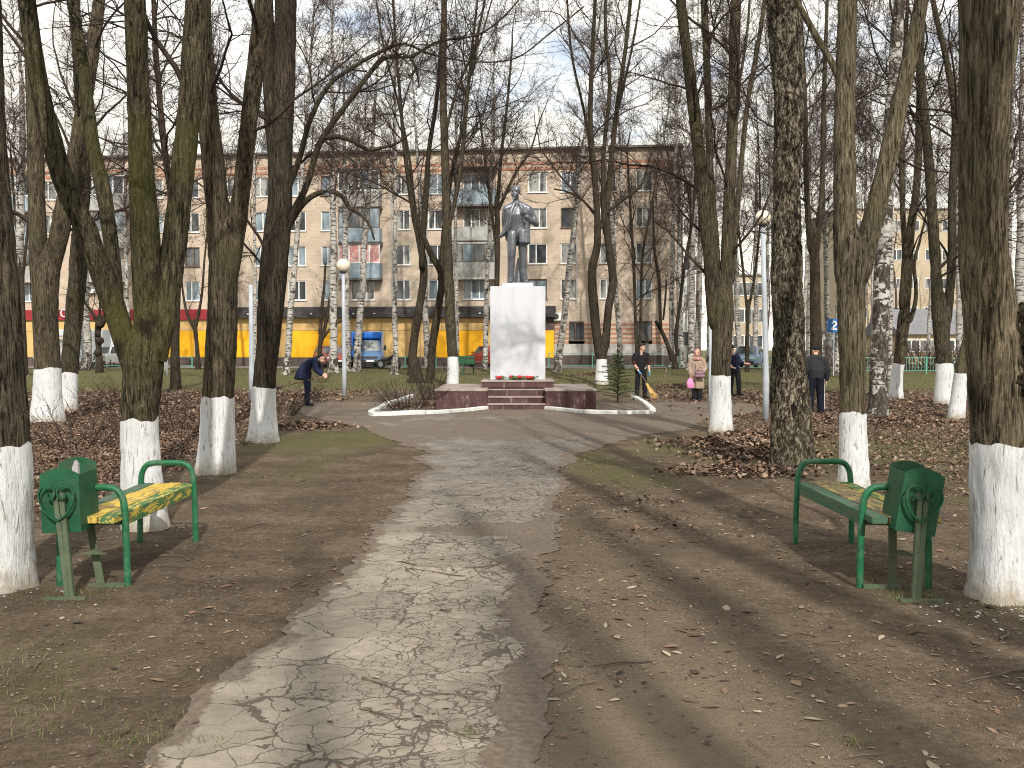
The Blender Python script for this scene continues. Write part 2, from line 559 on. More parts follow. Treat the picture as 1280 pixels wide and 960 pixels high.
def asphalt_mat():
    n = NT('cracked_asphalt', 0.95, 0.15)
    att = n.node('ShaderNodeAttribute', attribute_name='col')
    sep = n.node('ShaderNodeSeparateColor')
    n.link(att.outputs['Color'], sep.inputs[0])
    dirt, far, crk = sep.outputs[0], sep.outputs[1], sep.outputs[2]
    warp = n.noise(5.0, detail=5, rough=0.6)
    wv = n.node('ShaderNodeVectorMath', operation='ADD')
    n.link(n.obj, wv.inputs[0])
    w2 = n.node('ShaderNodeTexNoise')
    w2.inputs['Scale'].default_value = 7.0
    w2.inputs['Detail'].default_value = 5
    n.link(n.obj, w2.inputs['Vector'])
    sc = n.node('ShaderNodeVectorMath', operation='SCALE')
    sc.inputs['Scale'].default_value = 0.14
    n.link(w2.outputs['Color'], sc.inputs[0])
    n.link(sc.outputs[0], wv.inputs[1])
    vec = wv.outputs[0]
    e1 = n.voro(2.3, vec)
    e2 = n.voro(5.4, vec)
    e3 = n.voro(12.0, vec)
    gate = n.math('ADD', n.noise(0.9, detail=5, rough=0.65), n.math('SUBTRACT', crk, 0.5))
    wid = n.math('MULTIPLY', n.ramp(n.noise(3.2, detail=6, rough=.7), [(0.36, 0.05), (0.66, 1.0)]), 0.024)
    c1 = n.math('LESS_THAN', e1, n.math('MULTIPLY', wid, n.ramp(gate, [(0.24, 0.2), (0.40, 1.0)])))
    c2 = n.math('LESS_THAN', e2, n.math('MULTIPLY', wid, n.ramp(gate, [(0.34, 0.0), (0.50, 1.4)])))
    c3 = n.math('LESS_THAN', e3, n.math('MULTIPLY', wid, n.ramp(gate, [(0.50, 0.0), (0.64, 2.2)])))
    cr = n.math('MAXIMUM', n.math('MAXIMUM', c1, c2), c3)
    a = n.noise(2.0, detail=8, rough=0.65)
    b = n.noise(180.0, detail=3, rough=0.7)
    near = n.ramp(a, [(0.3, (0.205, 0.178, 0.142)), (0.7, (0.315, 0.277, 0.224))])
    plate = n.voro(2.3, vec, feature='F1', out=1)
    psep = n.node('ShaderNodeSeparateColor')
    n.link(plate, psep.inputs[0])
    near = n.mix(1.0, near, n.ramp(psep.outputs[0], [(0.0, (0.84, 0.83, 0.82)), (1.0, (1.12, 1.11, 1.1))]), 'MULTIPLY')
    near = n.mix(1.0, near, n.ramp(n.noise(14.0, detail=7, rough=0.7), [(0.3, (0.82, 0.82, 0.82)), (0.7, (1.14, 1.14, 1.14))]), 'MULTIPLY')
    farc = n.ramp(a, [(0.3, (0.12, 0.108, 0.094)), (0.7, (0.225, 0.20, 0.172))])
    col = n.mix(far, near, farc)
    col = n.mix(0.7, col, n.ramp(b, [(0.3, (0.68, 0.68, 0.68)), (0.7, (1.25, 1.25, 1.25))]), 'MULTIPLY')
    stain = n.ramp(n.noise(3.3, detail=6, rough=0.6), [(0.60, 0.0), (0.70, 0.35)])
    col = n.mix(stain, col, (0.12, 0.10, 0.085))
    col = n.mix(n.math('MULTIPLY', cr, 0.8), col, (0.06, 0.048, 0.038))
    soil = n.ramp(n.noise(26.0, detail=6, rough=0.7), [(0.3, (0.085, 0.066, 0.05)), (0.7, (0.18, 0.145, 0.112))])
    dm = n.ramp(n.math('ADD', n.noise(3.0, detail=9, rough=0.68), n.math('SUBTRACT', dirt, 0.5)), [(0.50, 0.0), (0.58, 1.0)])
    n.color(n.mix(dm, col, soil))
    h = n.math('SUBTRACT', n.math('MULTIPLY', b, 0.25), n.math('MULTIPLY', cr, n.math('SUBTRACT', 1.0, dm)))
    n.bump(h, 0.012)
    return n.m
M_ASPHALT = asphalt_mat()

def leaf_mat():
    n = NT('dead_leaf', 0.85, 0.2)
    n.color(n.mix(0.5, n.attr('col'), n.ramp(n.noise(30.0, detail=3), [(0.3, (0.6, 0.6, 0.6)), (0.7, (1.3, 1.3, 1.3))]), 'MULTIPLY'))
    return n.m
M_LEAF = leaf_mat()
def grass_mat():
    n = NT('grass_blade', 0.7, 0.2)
    n.color(n.attr('col'))
    return n.m
M_GRASS = grass_mat()

M_GREEN = worn('green_enamel', (0.010, 0.072, 0.032), 0.25, 9, 0.5, 0.003, (0.06, 0.075, 0.045), 0.6)
M_GREEN_L = worn('light_green_enamel', (0.013, 0.105, 0.045), 0.28, 14, 0.42, 0.002, (0.13, 0.17, 0.12), 0.6)
M_GREEN_W = worn('weathered_green_metal', (0.07, 0.095, 0.055), 0.25, 9, 0.7, 0.004, (0.11, 0.085, 0.06), 0.7)
def plank_mat(name, c, c2):
    n = NT(name, 0.65, 0.25)
    v = n.map((10, 2.0, 10))
    a = n.noise(1.6, v, detail=8, rough=0.75, dist=0.4)
    p = n.noise(4.5, n.map((7, 1.3, 7)), detail=10, rough=0.78)
    col = n.ramp(n.noise(5.0, detail=5), [(0.3, tuple(x * .82 for x in c)), (0.7, c)])
    col = n.mix(n.ramp(p, [(0.50, 0.0), (0.54, 0.92)]), col, c2)
    col = n.mix(n.ramp(a, [(0.33, 0.85), (0.40, 0.0)]), col, (0.05, 0.038, 0.028))
    n.color(col)
    n.bump(a, 0.006)
    return n.m
M_YELLOW_PLANK = plank_mat('peeling_yellow_paint', (0.62, 0.44, 0.07), (0.26, 0.18, 0.09))
M_GREEN_PLANK = plank_mat('peeling_green_paint', (0.05, 0.13, 0.075), (0.10, 0.105, 0.075))
M_MIX_PLANK = plank_mat('mixed_peeling_paint', (0.06, 0.15, 0.06), (0.55, 0.40, 0.07))
M_BARE_PLANK = plank_mat('bare_worn_plank', (0.19, 0.145, 0.09), (0.46, 0.35, 0.10))

M_GLOBE = worn('cream_globe', (0.66, 0.60, 0.47), 0.05, 4, 0.3, 0, (0.42, 0.37, 0.28), 0.25)
M_POLE = worn('grey_painted_pole', (0.36, 0.39, 0.43), 0.1, 5, 0.45, 0.001, (0.22, 0.22, 0.22), 0.4)
M_DARKMETAL = worn('dark_metal', (0.05, 0.05, 0.05), 0.2, 8, 0.5, 0.001)
def plaster_white():
    n = NT('whitewashed_plaster', 0.88, 0.15)
    a = n.noise(1.2, n.map((3.0, 3.0, 0.5)), detail=7, rough=0.6)
    col = n.ramp(a, [(0.3, (0.47, 0.485, 0.52)), (0.65, (0.53, 0.545, 0.58))])
    st = n.ramp(n.noise(2.2, n.map((5, 5, 0.28)), detail=6, rough=0.7), [(0.60, 0.0), (0.75, 0.3)])
    col = n.mix(st, col, (0.36, 0.36, 0.36))
    n.color(col)
    n.bump(n.noise(24.0, detail=5), 0.006)
    return n.m
M_PEDESTAL = plaster_white()
def maroon():
    n = NT('peeling_maroon_paint', 0.75, 0.2)
    a = n.noise(3.0, n.map((2.5, 2.5, 0.6)), detail=8, rough=0.7)
    col = n.ramp(n.noise(4.0, detail=6), [(0.3, (0.060, 0.030, 0.032)), (0.7, (0.105, 0.058, 0.058))])
    col = n.mix(n.ramp(a, [(0.57, 0.0), (0.64, 0.7)]), col, (0.25, 0.19, 0.17))
    n.color(col)
    n.bump(a, 0.008)
    return n.m
M_MAROON = maroon()
M_SLAB = worn('worn_concrete_slab', (0.30, 0.25, 0.22), 0.2, 4, 0.9, 0.006, (0.16, 0.10, 0.09), 0.6)
M_KERB = worn('white_painted_kerb', (0.64, 0.64, 0.61), 0.1, 5, 0.85, 0.008, (0.28, 0.25, 0.20), 0.7)
def statue_mat():
    n = NT('silver_painted_metal', 0.42, 0.5, 0.55)
    col = n.ramp(n.noise(2.6, detail=7, rough=0.6), [(0.3, (0.072, 0.077, 0.09)), (0.7, (0.185, 0.196, 0.218))])
    st = n.ramp(n.noise(2.0, n.map((6, 6, 0.8)), detail=6), [(0.55, 0.0), (0.72, 0.6)])
    n.color(n.mix(st, col, (0.05, 0.052, 0.057)))
    n.bump(n.noise(14, detail=4), 0.006)
    return n.m
M_STATUE = statue_mat()

def brick_wall_mat(name, c1, c2, mortar):
    n = NT(name, 0.92, 0.12)
    sep = n.node('ShaderNodeSeparateXYZ')
    n.link(n.obj, sep.inputs[0])
    cmb = n.node('ShaderNodeCombineXYZ')
    n.link(sep.outputs[0], cmb.inputs[0])
    n.link(sep.outputs[2], cmb.inputs[1])
    br = n.node('ShaderNodeTexBrick')
    n.link(cmb.outputs[0], br.inputs[0])
    br.inputs['Color1'].default_value = (*c1, 1)
    br.inputs['Color2'].default_value = (*c2, 1)
    br.inputs['Mortar'].default_value = (*mortar, 1)
    br.inputs['Scale'].default_value = 1.0
    br.inputs['Mortar Size'].default_value = 0.010
    br.inputs['Brick Width'].default_value = 0.26
    br.inputs['Row Height'].default_value = 0.1
    big = n.ramp(n.noise(0.35, n.map((1.0, 1.0, 2.2)), detail=7, rough=0.7), [(0.3, (0.78, 0.77, 0.76)), (0.7, (1.12, 1.11, 1.1))])
    n.color(n.mix(1.0, br.outputs[0], big, 'MULTIPLY'))
    return n.m
M_BRICK = brick_wall_mat('pale_silicate_brick', (0.53, 0.44, 0.352), (0.46, 0.376, 0.297), (0.40, 0.34, 0.275))
M_BRICK_G = brick_wall_mat('grey_silicate_brick', (0.36, 0.33, 0.29), (0.30, 0.27, 0.24), (0.25, 0.23, 0.2))
M_REDBRICK = brick_wall_mat('red_brick_course', (0.45, 0.225, 0.15), (0.38, 0.19, 0.125), (0.3, 0.2, 0.15))
M_PLINTH = worn('grey_plaster_plinth', (0.42, 0.40, 0.37), 0.15, 2, 0.9, 0.004, (0.2, 0.18, 0.16), 0.5)
M_DARKPLINTH = worn('dark_plinth', (0.09, 0.07, 0.065), 0.2, 2, 0.9, 0.004)
M_BEIGE = worn('beige_cladding', (0.56, 0.37, 0.15), 0.06, 1.5, 0.6, 0.0, (0.42, 0.27, 0.12), 0.3)
M_YELLOW = worn('yellow_cladding', (0.80, 0.40, 0.012), 0.05, 1.5, 0.5, 0.0, (0.6, 0.3, 0.02), 0.3)
M_AWN = worn('black_ribbed_awning', (0.045, 0.042, 0.042), 0.3, 3, 0.5, 0.003, (0.12, 0.1, 0.09), 0.5)
M_SIGNRED = worn('red_sign_band', (0.26, 0.025, 0.03), 0.15, 3, 0.5, 0.0, (0.12, 0.02, 0.025), 0.4)
M_WHITE = worn('white_plastic', (0.74, 0.74, 0.72), 0.05, 3, 0.5, 0.0, (0.5, 0.48, 0.44), 0.3)
M_LETTERG = worn('green_letter', (0.02, 0.42, 0.26), 0.05, 3, 0.5, 0.0)
M_ROOF = worn('dark_roof_sheet', (0.13, 0.12, 0.11), 0.2, 2, 0.8, 0.0)
M_BALC_B = worn('blue_grey_balcony_sheet', (0.25, 0.32, 0.37), 0.14, 3, 0.7, 0.002, (0.2, 0.17, 0.14), 0.5)
M_BALC_G = worn('grey_balcony_sheet', (0.33, 0.33, 0.31), 0.14, 3, 0.8, 0.002, (0.2, 0.17, 0.14), 0.5)
M_BALC_R = worn('pink_red_curtain', (0.50, 0.24, 0.22), 0.3, 6, 0.8, 0.0, (0.72, 0.66, 0.62), 0.8)
M_WOODFRAME = worn('old_brown_frame', (0.12, 0.085, 0.065), 0.2, 4, 0.7, 0.001)
def pane_mat(name, c1, c2):
    n = NT(name, 0.06, 0.6)
    n.color(n.ramp(n.noise(0.9, n.map((1.6, 1.6, 0.5)), detail=3), [(0.42, c1), (0.58, c2)]))
    return n.m
M_PANE = [pane_mat('window_glass_dark', (0.03, 0.034, 0.038), (0.10, 0.108, 0.115)),
          pane_mat('window_glass_curtain', (0.05, 0.055, 0.06), (0.30, 0.30, 0.28)),
          pane_mat('window_glass_sky', (0.12, 0.16, 0.19), (0.26, 0.31, 0.35))]
M_RUBBER = worn('black_rubber', (0.022, 0.022, 0.022), 0.2, 8, 0.8, 0.001)
M_RIM = worn('dull_rim', (0.30, 0.30, 0.31), 0.1, 8, 0.4, 0, metal=0.5)
M_LAMPGLASS = worn('headlamp_glass', (0.60, 0.62, 0.62), 0.1, 8, 0.15, 0)
M_REDLAMP = worn('red_lamp_glass', (0.35, 0.015, 0.012), 0.1, 8, 0.2, 0)
def cloth(name, c, var=0.25, rough=0.85):
    n = NT(name, rough, 0.15)
    a = n.noise(9.0, detail=6, rough=0.65)
    n.color(n.ramp(a, [(0.3, tuple(x * (1 - var) for x in c)), (0.7, tuple(x * (1 + var) for x in c))]))
    n.bump(n.noise(11.0, n.map((1, 1, 0.55)), detail=4), 0.03)
    return n.m
M_SKIN = worn('skin', (0.50, 0.30, 0.22), 0.1, 14, 0.55, 0.0008)
M_HAIR = worn('dark_hair', (0.02, 0.016, 0.013), 0.3, 40, 0.6, 0.003)
M_NAVY = cloth('navy_cloth', (0.014, 0.018, 0.045))
M_NAVYD = cloth('black_blue_cloth', (0.009, 0.010, 0.018))
M_BLACK = cloth('black_cloth', (0.014, 0.013, 0.016))
M_CHAR = cloth('charcoal_knit', (0.024, 0.025, 0.028))
M_MAROONC = cloth('maroon_cloth', (0.06, 0.012, 0.014))
M_COAT = cloth('beige_coat_cloth', (0.30, 0.225, 0.175), 0.14)
M_SCARF = cloth('rose_scarf_cloth', (0.36, 0.19, 0.17), 0.35)
M_BAGP = worn('pink_plastic_bag', (0.66, 0.22, 0.42), 0.15, 12, 0.4, 0.004)
M_BAGM = worn('mauve_handbag', (0.17, 0.10, 0.125), 0.15, 12, 0.5, 0.002)
M_GLOVE = worn('blue_glove', (0.10, 0.30, 0.58), 0.12, 12, 0.5, 0.001)
M_STRAW = worn('broom_straw', (0.52, 0.33, 0.12), 0.3, 40, 0.9, 0.004)
M_STICK = worn('wooden_handle', (0.17, 0.11, 0.07), 0.25, 12, 0.8, 0.001)
M_GREYTWIG = worn('dry_grey_twig', (.105, .082, .062), .35, 20, .9, 0)
M_SHOE = worn('black_shoe', (0.022, 0.02, 0.02), 0.2, 9, 0.5, 0.001)
M_EYE = worn('dark_eye', (0.03, 0.022, 0.018), 0.1, 9, 0.3, 0)
M_NEEDLE = worn('spruce_needles', (0.095, 0.115, 0.05), 0.35, 12, 0.8, 0)
M_REDPETAL = worn('red_petals', (0.50, 0.03, 0.03), 0.35, 30, 0.7, 0)
M_LEAFGREEN = worn('bouquet_leaves', (0.08, 0.12, 0.04), 0.4, 30, 0.7, 0)

# ------------------------------------------------------------------ ground
MOUNDS = []      # (x, y, rx, ry, h): heaps of raked leaves
for px, py, rx, ry, h in [(905, 556, 0.85, 0.6, 0.11), (940, 572, 0.8, 0.6, 0.13), (925, 592, 0.7, 0.4, 0.07), (960, 545, 0.8, 0.5, 0.10), (1110, 530, 1.0, 0.6, 0.16), (1050, 527, 0.7, 0.5, 0.12),
                          (380, 535, 0.7, 0.5, 0.12), (395, 495, 0.9, 0.5, 0.12), (740, 470, 0.9, 0.6, 0.2), (850, 486, 1.3, 0.6, 0.2), (530, 508, 0.8, 0.8, 0.12)]:
    g = ground(px, py)
    MOUNDS.append((g.x, g.y, rx, ry, h * .7))
def gz(x, y):
    x = np.asarray(x, float); y = np.asarray(y, float)
    z = terrain(y) + 0.05 * (fbm2(x, y, 0.45, 3) - 0.5) + 0.03 * (fbm2(x, y, 2.2, 3, 5) - 0.5) + 0.010 * (fbm2(x, y, 9.0, 2, 9) - 0.5)
    for mx, my, rx, ry, h in MOUNDS:
        q = ((x - mx) / rx) ** 2 + ((y - my) / ry) ** 2
        z = z + h * np.exp(-1.3 * q)
    return z
def gpt(px, py):
    g = ground(px, py)
    return Vector((g.x, g.y, float(gz(g.x, g.y))))

def edge_fn(px_pts):
    g = sorted([tuple(ground(*p))[:2] for p in px_pts], key=lambda q: q[1])
    ys = [q[1] for q in g]; xs = [q[0] for q in g]
    return lambda y: np.interp(y, ys, xs)
PATH_L = edge_fn([(120, 1040), (190, 960), (300, 830), (400, 735), (478, 655), (530, 590), (530, 563), (480, 546), (425, 530), (380, 518), (372, 509), (378, 502), (400, 497)])
PATH_R = edge_fn([(700, 1040), (682, 960), (690, 830), (672, 735), (695, 655), (702, 600), (715, 570), (770, 552), (850, 537), (885, 524), (960, 514), (940, 505), (880, 500)])

def axis(segs):
    out = []
    for a, b, s in segs:
        out.append(np.arange(a, b - 1e-6, s))
    return np.concatenate(out + [[segs[-1][1]]])
def grow_axis(a, b, s0, r):
    o = [a]
    s = s0
    while o[-1] < b:
        o.append(o[-1] + s); s *= r
    o[-1] = b
    return np.array(o)
def grid_faces(nx, ny):
    i = np.arange(ny - 1)[:, None] * nx
    j = np.arange(nx - 1)[None, :]
    return np.stack([i + j, i + j + 1, i + nx + j + 1, i + nx + j], -1).reshape(-1, 4)

def blob(x, y, px, py, rx, ry):
    g = ground(px, py)
    return np.exp(-(((x - g.x) / rx) ** 2 + ((y - g.y) / ry) ** 2))
def masks(x, y):
    """grass, litter, dry soil between 0 and 1 at places of the ground"""
    n1 = fbm2(x, y, 0.5, 4, 3)
    lawn = np.clip((y - 33) / 6, 0, 1)
    grass = 0.95 * lawn + 0.46 * blob(x, y, 60, 880, 1.1, 1.1) + 0.32 * blob(x, y, 30, 800, 1.2, .8) + 0.62 * blob(x, y, 380, 590, 0.8, 2.6) + 0.55 * blob(x, y, 320, 560, 1.5, 2.0) \
        + 0.55 * blob(x, y, 480, 545, 1.2, 2.0) + 0.62 * blob(x, y, 730, 575, 0.5, 2.2) + 0.6 * blob(x, y, 880, 560, 1.6, 2.5) + 0.55 * blob(x, y, 800, 600, 0.8, 1.4) \
        + 0.62 * blob(x, y, 1150, 560, 4, 3.5) + 0.6 * blob(x, y, 1140, 620, 2, 1.5) + .5 * blob(x, y, 1060, 560, 2, 3) + 0.5 * blob(x, y, 400, 545, 2, 2)
    wood_l = np.clip((-2.6 - 0.10 * y - x + 1.6 * (n1 - .5)) / 1.2, 0, 1) * np.clip((y - 8.2) / 1.2, 0, 1) * np.clip((36 - y) / 8, 0, 1)
    wood_r = np.clip((x - 3.4 + 1.6 * (n1 - .5)) / 1.0, 0, 1) * np.clip((y - 8.6) / 1.5, 0, 1) * np.clip((34 - y) / 8, 0, 1)
    litter = 0.95 * wood_l + 0.5 * wood_r + 0.5 * np.clip((y - 24) / 4, 0, 1) * np.clip((40 - y) / 6, 0, 1) * (np.abs(x) > 5)
    for mx, my, rx, ry, h in MOUNDS:
        litter = np.maximum(litter, 1.15 * np.exp(-0.9 * (((x - mx) / rx) ** 2 + ((y - my) / ry) ** 2)))
    litter = np.maximum(litter, 0.35 * blob(x, y, 760, 640, 1.0, 2.2))
    dry = np.clip(0.5 - np.abs(x - 0.6) / 3.0, 0, 1) * np.clip((11 - y) / 4, 0, 1) * (0.3 + n1)
    dry = np.clip(dry + 0.5 * blob(x, y, 820, 930, 1.0, 1.6), 0, .75)
    return np.clip(grass, 0, 1), np.clip(litter, 0, 1), dry

gx = np.concatenate([-grow_axis(10, 500, .3, 1.22)[::-1], axis([(-10, 10, .11)])[1:-1], grow_axis(10, 500, .3, 1.22)])
gy = np.concatenate([axis([(-60, -6, 2.0), (-6, 1, .5), (1, 22, .11), (22, 36, .25), (36, 72, .6)])[:-1], grow_axis(72, 1500, 2, 1.25)])
GX, GY = np.meshgrid(gx, gy)
x_, y_ = GX.ravel(), GY.ravel()
g_, l_, d_ = masks(x_, y_)
mb = MB()
mb.add(np.stack([x_, y_, gz(x_, y_)], -1), grid_faces(len(gx), len(gy)), np.stack([g_, l_, d_], -1))
struct(mb.build('ground', M_GROUND, smooth=True))

# asphalt walk, one sheet above the soil with a ragged edge
rows = np.concatenate([axis([(-4, 1.5, .3), (1.5, 9, .03), (9, 17, .07), (17, 28.2, .12)])])
U_ = np.linspace(0, 1, 70)
yy = np.repeat(rows[:, None], len(U_), 1)
rag = lambda y, o: 0.22 * (fbm2(y, 0 * y, 1.6, 5, o) - .5) + 0.10 * (fbm2(y, 0 * y, 9, 3, o + 3) - .5)
le = PATH_L(rows) + rag(rows, 1) * (1 + rows / 9)
re = PATH_R(rows) + rag(rows, 21) * (1 + rows / 9)
xx = le[:, None] * (1 - U_) + re[:, None] * U_
yw = yy + 0.25 * (fbm2(xx, yy, .7, 3, 40) - .5) * np.clip((yy - 14) / 6, 0, 1)
zz = gz(xx, yw) + 0.006
edge = np.minimum(xx - le[:, None], re[:, None] - xx)
dirt = 0.8 * np.exp(-edge / (0.13 + 0.014 * yy)) + 0.55 * np.exp(-(re[:, None] - xx) / 0.35) * (yy < 8)
dirt = dirt + 0.25 * np.clip((yw - 12) / 6, 0, 1) + 0.75 * blob(xx, yw, 610, 662, .62, .45) + 0.5 * blob(xx, yw, 640, 540, 1.6, 1.2) + 0.5 * blob(xx, yw, 540, 690, .3, .4) * 0 + 0.75 * np.clip((yw - 13) / 8, 0, 1) * fbm2(xx, yw, .6, 4, 60)
far = np.clip((yw - 7.0) / 5, 0, 1) * .9 + 0.1
crk = 0.62 + 0.28 * np.clip((xx - (le[:, None] + re[:, None]) / 2) / 0.7, -1, 1) - 0.22 * np.clip((yw - 17) / 6, 0, 1)
mb = MB()
mb.add(np.stack([xx, yw, zz], -1).reshape(-1, 3), grid_faces(len(U_), len(rows)), np.stack([np.clip(dirt, 0, 1), far, np.clip(crk, 0, 1)], -1).reshape(-1, 3))
struct(mb.build('asphalt_path', M_ASPHALT, smooth=True))

# street and pavement in front of the shops, beyond the lawn
mb = MB()
xs = np.linspace(-60, 60, 60)
def strip(y0, y1, n, dz, x0=-60, x1=60):
    xs = np.linspace(x0, x1, 80); ys = np.linspace(y0, y1, n)
    A, B = np.meshgrid(xs, ys)
    return np.stack([A.ravel(), B.ravel(), (gz(A.ravel(), B.ravel()) + dz)], -1), grid_faces(80, n)
mb.add(*strip(60.0, 67.0, 16, 0.03))
struct(mb.build('road', worn('grey_road', (0.16, 0.15, 0.14), 0.15, 1, 0.9, 0.004), smooth=True))

# ------------------------------------------------------------------ trees
def spawn(P, Rr, n, t0, t1, lmin, lmax, ang, K, up, wig, rr, rmin, rng, rel=True):
    """n children sprouting from polylines P; all at once"""
    N, Kp, _ = P.shape
    ln = np.linalg.norm(np.diff(P, axis=1), axis=2).sum(1)
    i = rng.choice(N, n, p=ln / ln.sum())
    t = rng.uniform(t0, t1, n)
    q = t * (Kp - 1)
    k = np.minimum(q.astype(int), Kp - 2)
    f = (q - k)[:, None]
    pos = P[i, k] * (1 - f) + P[i, k + 1] * f
    T = P[i, k + 1] - P[i, k]
    T /= np.linalg.norm(T, axis=1, keepdims=True) + 1e-9
    r0 = (Rr[i, k] * (1 - f[:, 0]) + Rr[i, k + 1] * f[:, 0])
    a = rng.normal(size=(n, 3))
    a -= (a * T).sum(1, keepdims=True) * T
    a /= np.linalg.norm(a, axis=1, keepdims=True) + 1e-9
    th = rng.uniform(ang[0], ang[1], n)[:, None]
    d = np.cos(th) * T + np.sin(th) * a
    L = rng.uniform(lmin, lmax, n)
    if rel:
        L = L * ln[i] * (1 - 0.55 * t)
    out = [pos]
    st = (L / (K - 1))[:, None]
    for s in range(K - 1):
        out.append(out[-1] + d * st)
        d = d + rng.normal(size=(n, 3)) * wig + np.array([0, 0, 1.0]) * up
        d /= np.linalg.norm(d, axis=1, keepdims=True) + 1e-9
    C = np.stack(out, 1)
    rs = np.maximum(np.minimum(rr * r0, 0.0085 * L + 0.004), rmin)
    tp = np.linspace(1, 0.3, K)
    return C, np.maximum(rs[:, None] * tp[None], rmin * np.linspace(1, .7, K)[None])

def crown_of(P, Rr, rng, n1, n2, n3, n4, rmin, t0=0.2, len1=(0.18, 0.42), up=0.04, droop=0.0, sides=(4, 3, 3, 3), shift=None, wig=0.16):
    mb = MB()
    n3, n4 = int(n3 * .88), int(n4 * .72)
    A, RA = spawn(P, Rr, n1, t0, 0.97, *len1, (0.5, 1.15), 9, up, wig, 0.42, rmin * 1.6, rng)
    B, RB = spawn(A, RA, n2, 0.12, 0.98, 0.3, 0.7, (0.45, 1.2), 6, up * .6 - droop * .4, wig * 1.15, 0.55, rmin * 1.15, rng)
    Cc, RC = spawn(B, RB, n3, 0.1, 0.98, 0.3, 0.75, (0.4, 1.2), 4, up * .4 - droop, wig * 1.15, 0.7, rmin, rng)
    sets = [(A, RA, sides[0]), (B, RB, sides[1]), (Cc, RC, sides[2])]
    if n4:
        D, RD = spawn(Cc, RC, n4, 0.1, 0.98, 0.3, 0.75, (0.4, 1.1), 3, -droop, wig, 0.8, rmin * .85, rng)
        sets.append((D, RD, 3))
    for p, r, s in sets:
        if shift is not None:
            p = p - shift
        v, f = tube_grid(p, r, s)
        mb.add(v, f)
    return mb

def bark_rings(path, sides, amp, fur, zs, flare=0.0, lump=0.05, seed=0.0):
    P, r = path[:, :3], path[:, 3]
    T = np.gradient(P, axis=0)
    T /= np.linalg.norm(T, axis=1, keepdims=True) + 1e-9
    ref = np.array([1.0, 0, 0]) if abs(T[:, 0]).mean() < .7 else np.array([0, 1.0, 0])
    U = ref - (T * ref).sum(1, keepdims=True) * T
    U /= np.linalg.norm(U, axis=1, keepdims=True)
    V = np.cross(T, U)
    a = np.linspace(0, 2 * PI, sides, endpoint=False)
    s = np.concatenate([[0], np.cumsum(np.linalg.norm(np.diff(P, axis=0), axis=1))])
    ca, sa = np.cos(a), np.sin(a)
    nrm = U[:, None] * ca[None, :, None] + V[:, None] * sa[None, :, None]
    q = np.stack([np.outer(r, ca) * fur, np.outer(r, sa) * fur, np.repeat(s[:, None] * fur * zs, sides, 1)], -1) + seed
    dsp = 0
    if amp:
        w = fbm(q * 0.5 + 9, 2)
        q2 = q.copy(); q2[..., 0] += 0.8 * w; q2[..., 1] += 0.8 * w
        rd = 1 - np.abs(2 * fbm(q2, 3) - 1) * 2.2
        dsp = amp * np.clip(rd, -1, 1) * np.minimum(1, r / 0.1)[:, None]
    q = np.stack([np.outer(np.ones_like(s), ca) * 0.9, np.outer(np.ones_like(s), sa) * 0.9, np.repeat(s[:, None] * 1.1, sides, 1)], -1) + seed + 31
    rad = r[:, None] * (1 + lump * 4 * (fbm(q, 2) - .5)) + dsp
    if flare:
        lob = 1 + 0.55 * np.cos(a * 5 + seed * 3) * 0.6 + 0.5 * np.cos(a * 2 + seed)
        rad = rad * (1 + flare * np.exp(-np.maximum(s, 0) / 0.2)[:, None] * np.clip(lob, 0.1, 2)[None])
    return P[:, None] + nrm * rad[..., None], nrm, s

def ring_faces(K, S):
    k = np.arange(K - 1)[:, None] * S
    j = np.arange(S)[None]
    j2 = (j + 1) % S
    return np.stack([k + j, k + j2, k + S + j2, k + S + j], -1).reshape(-1, 4)

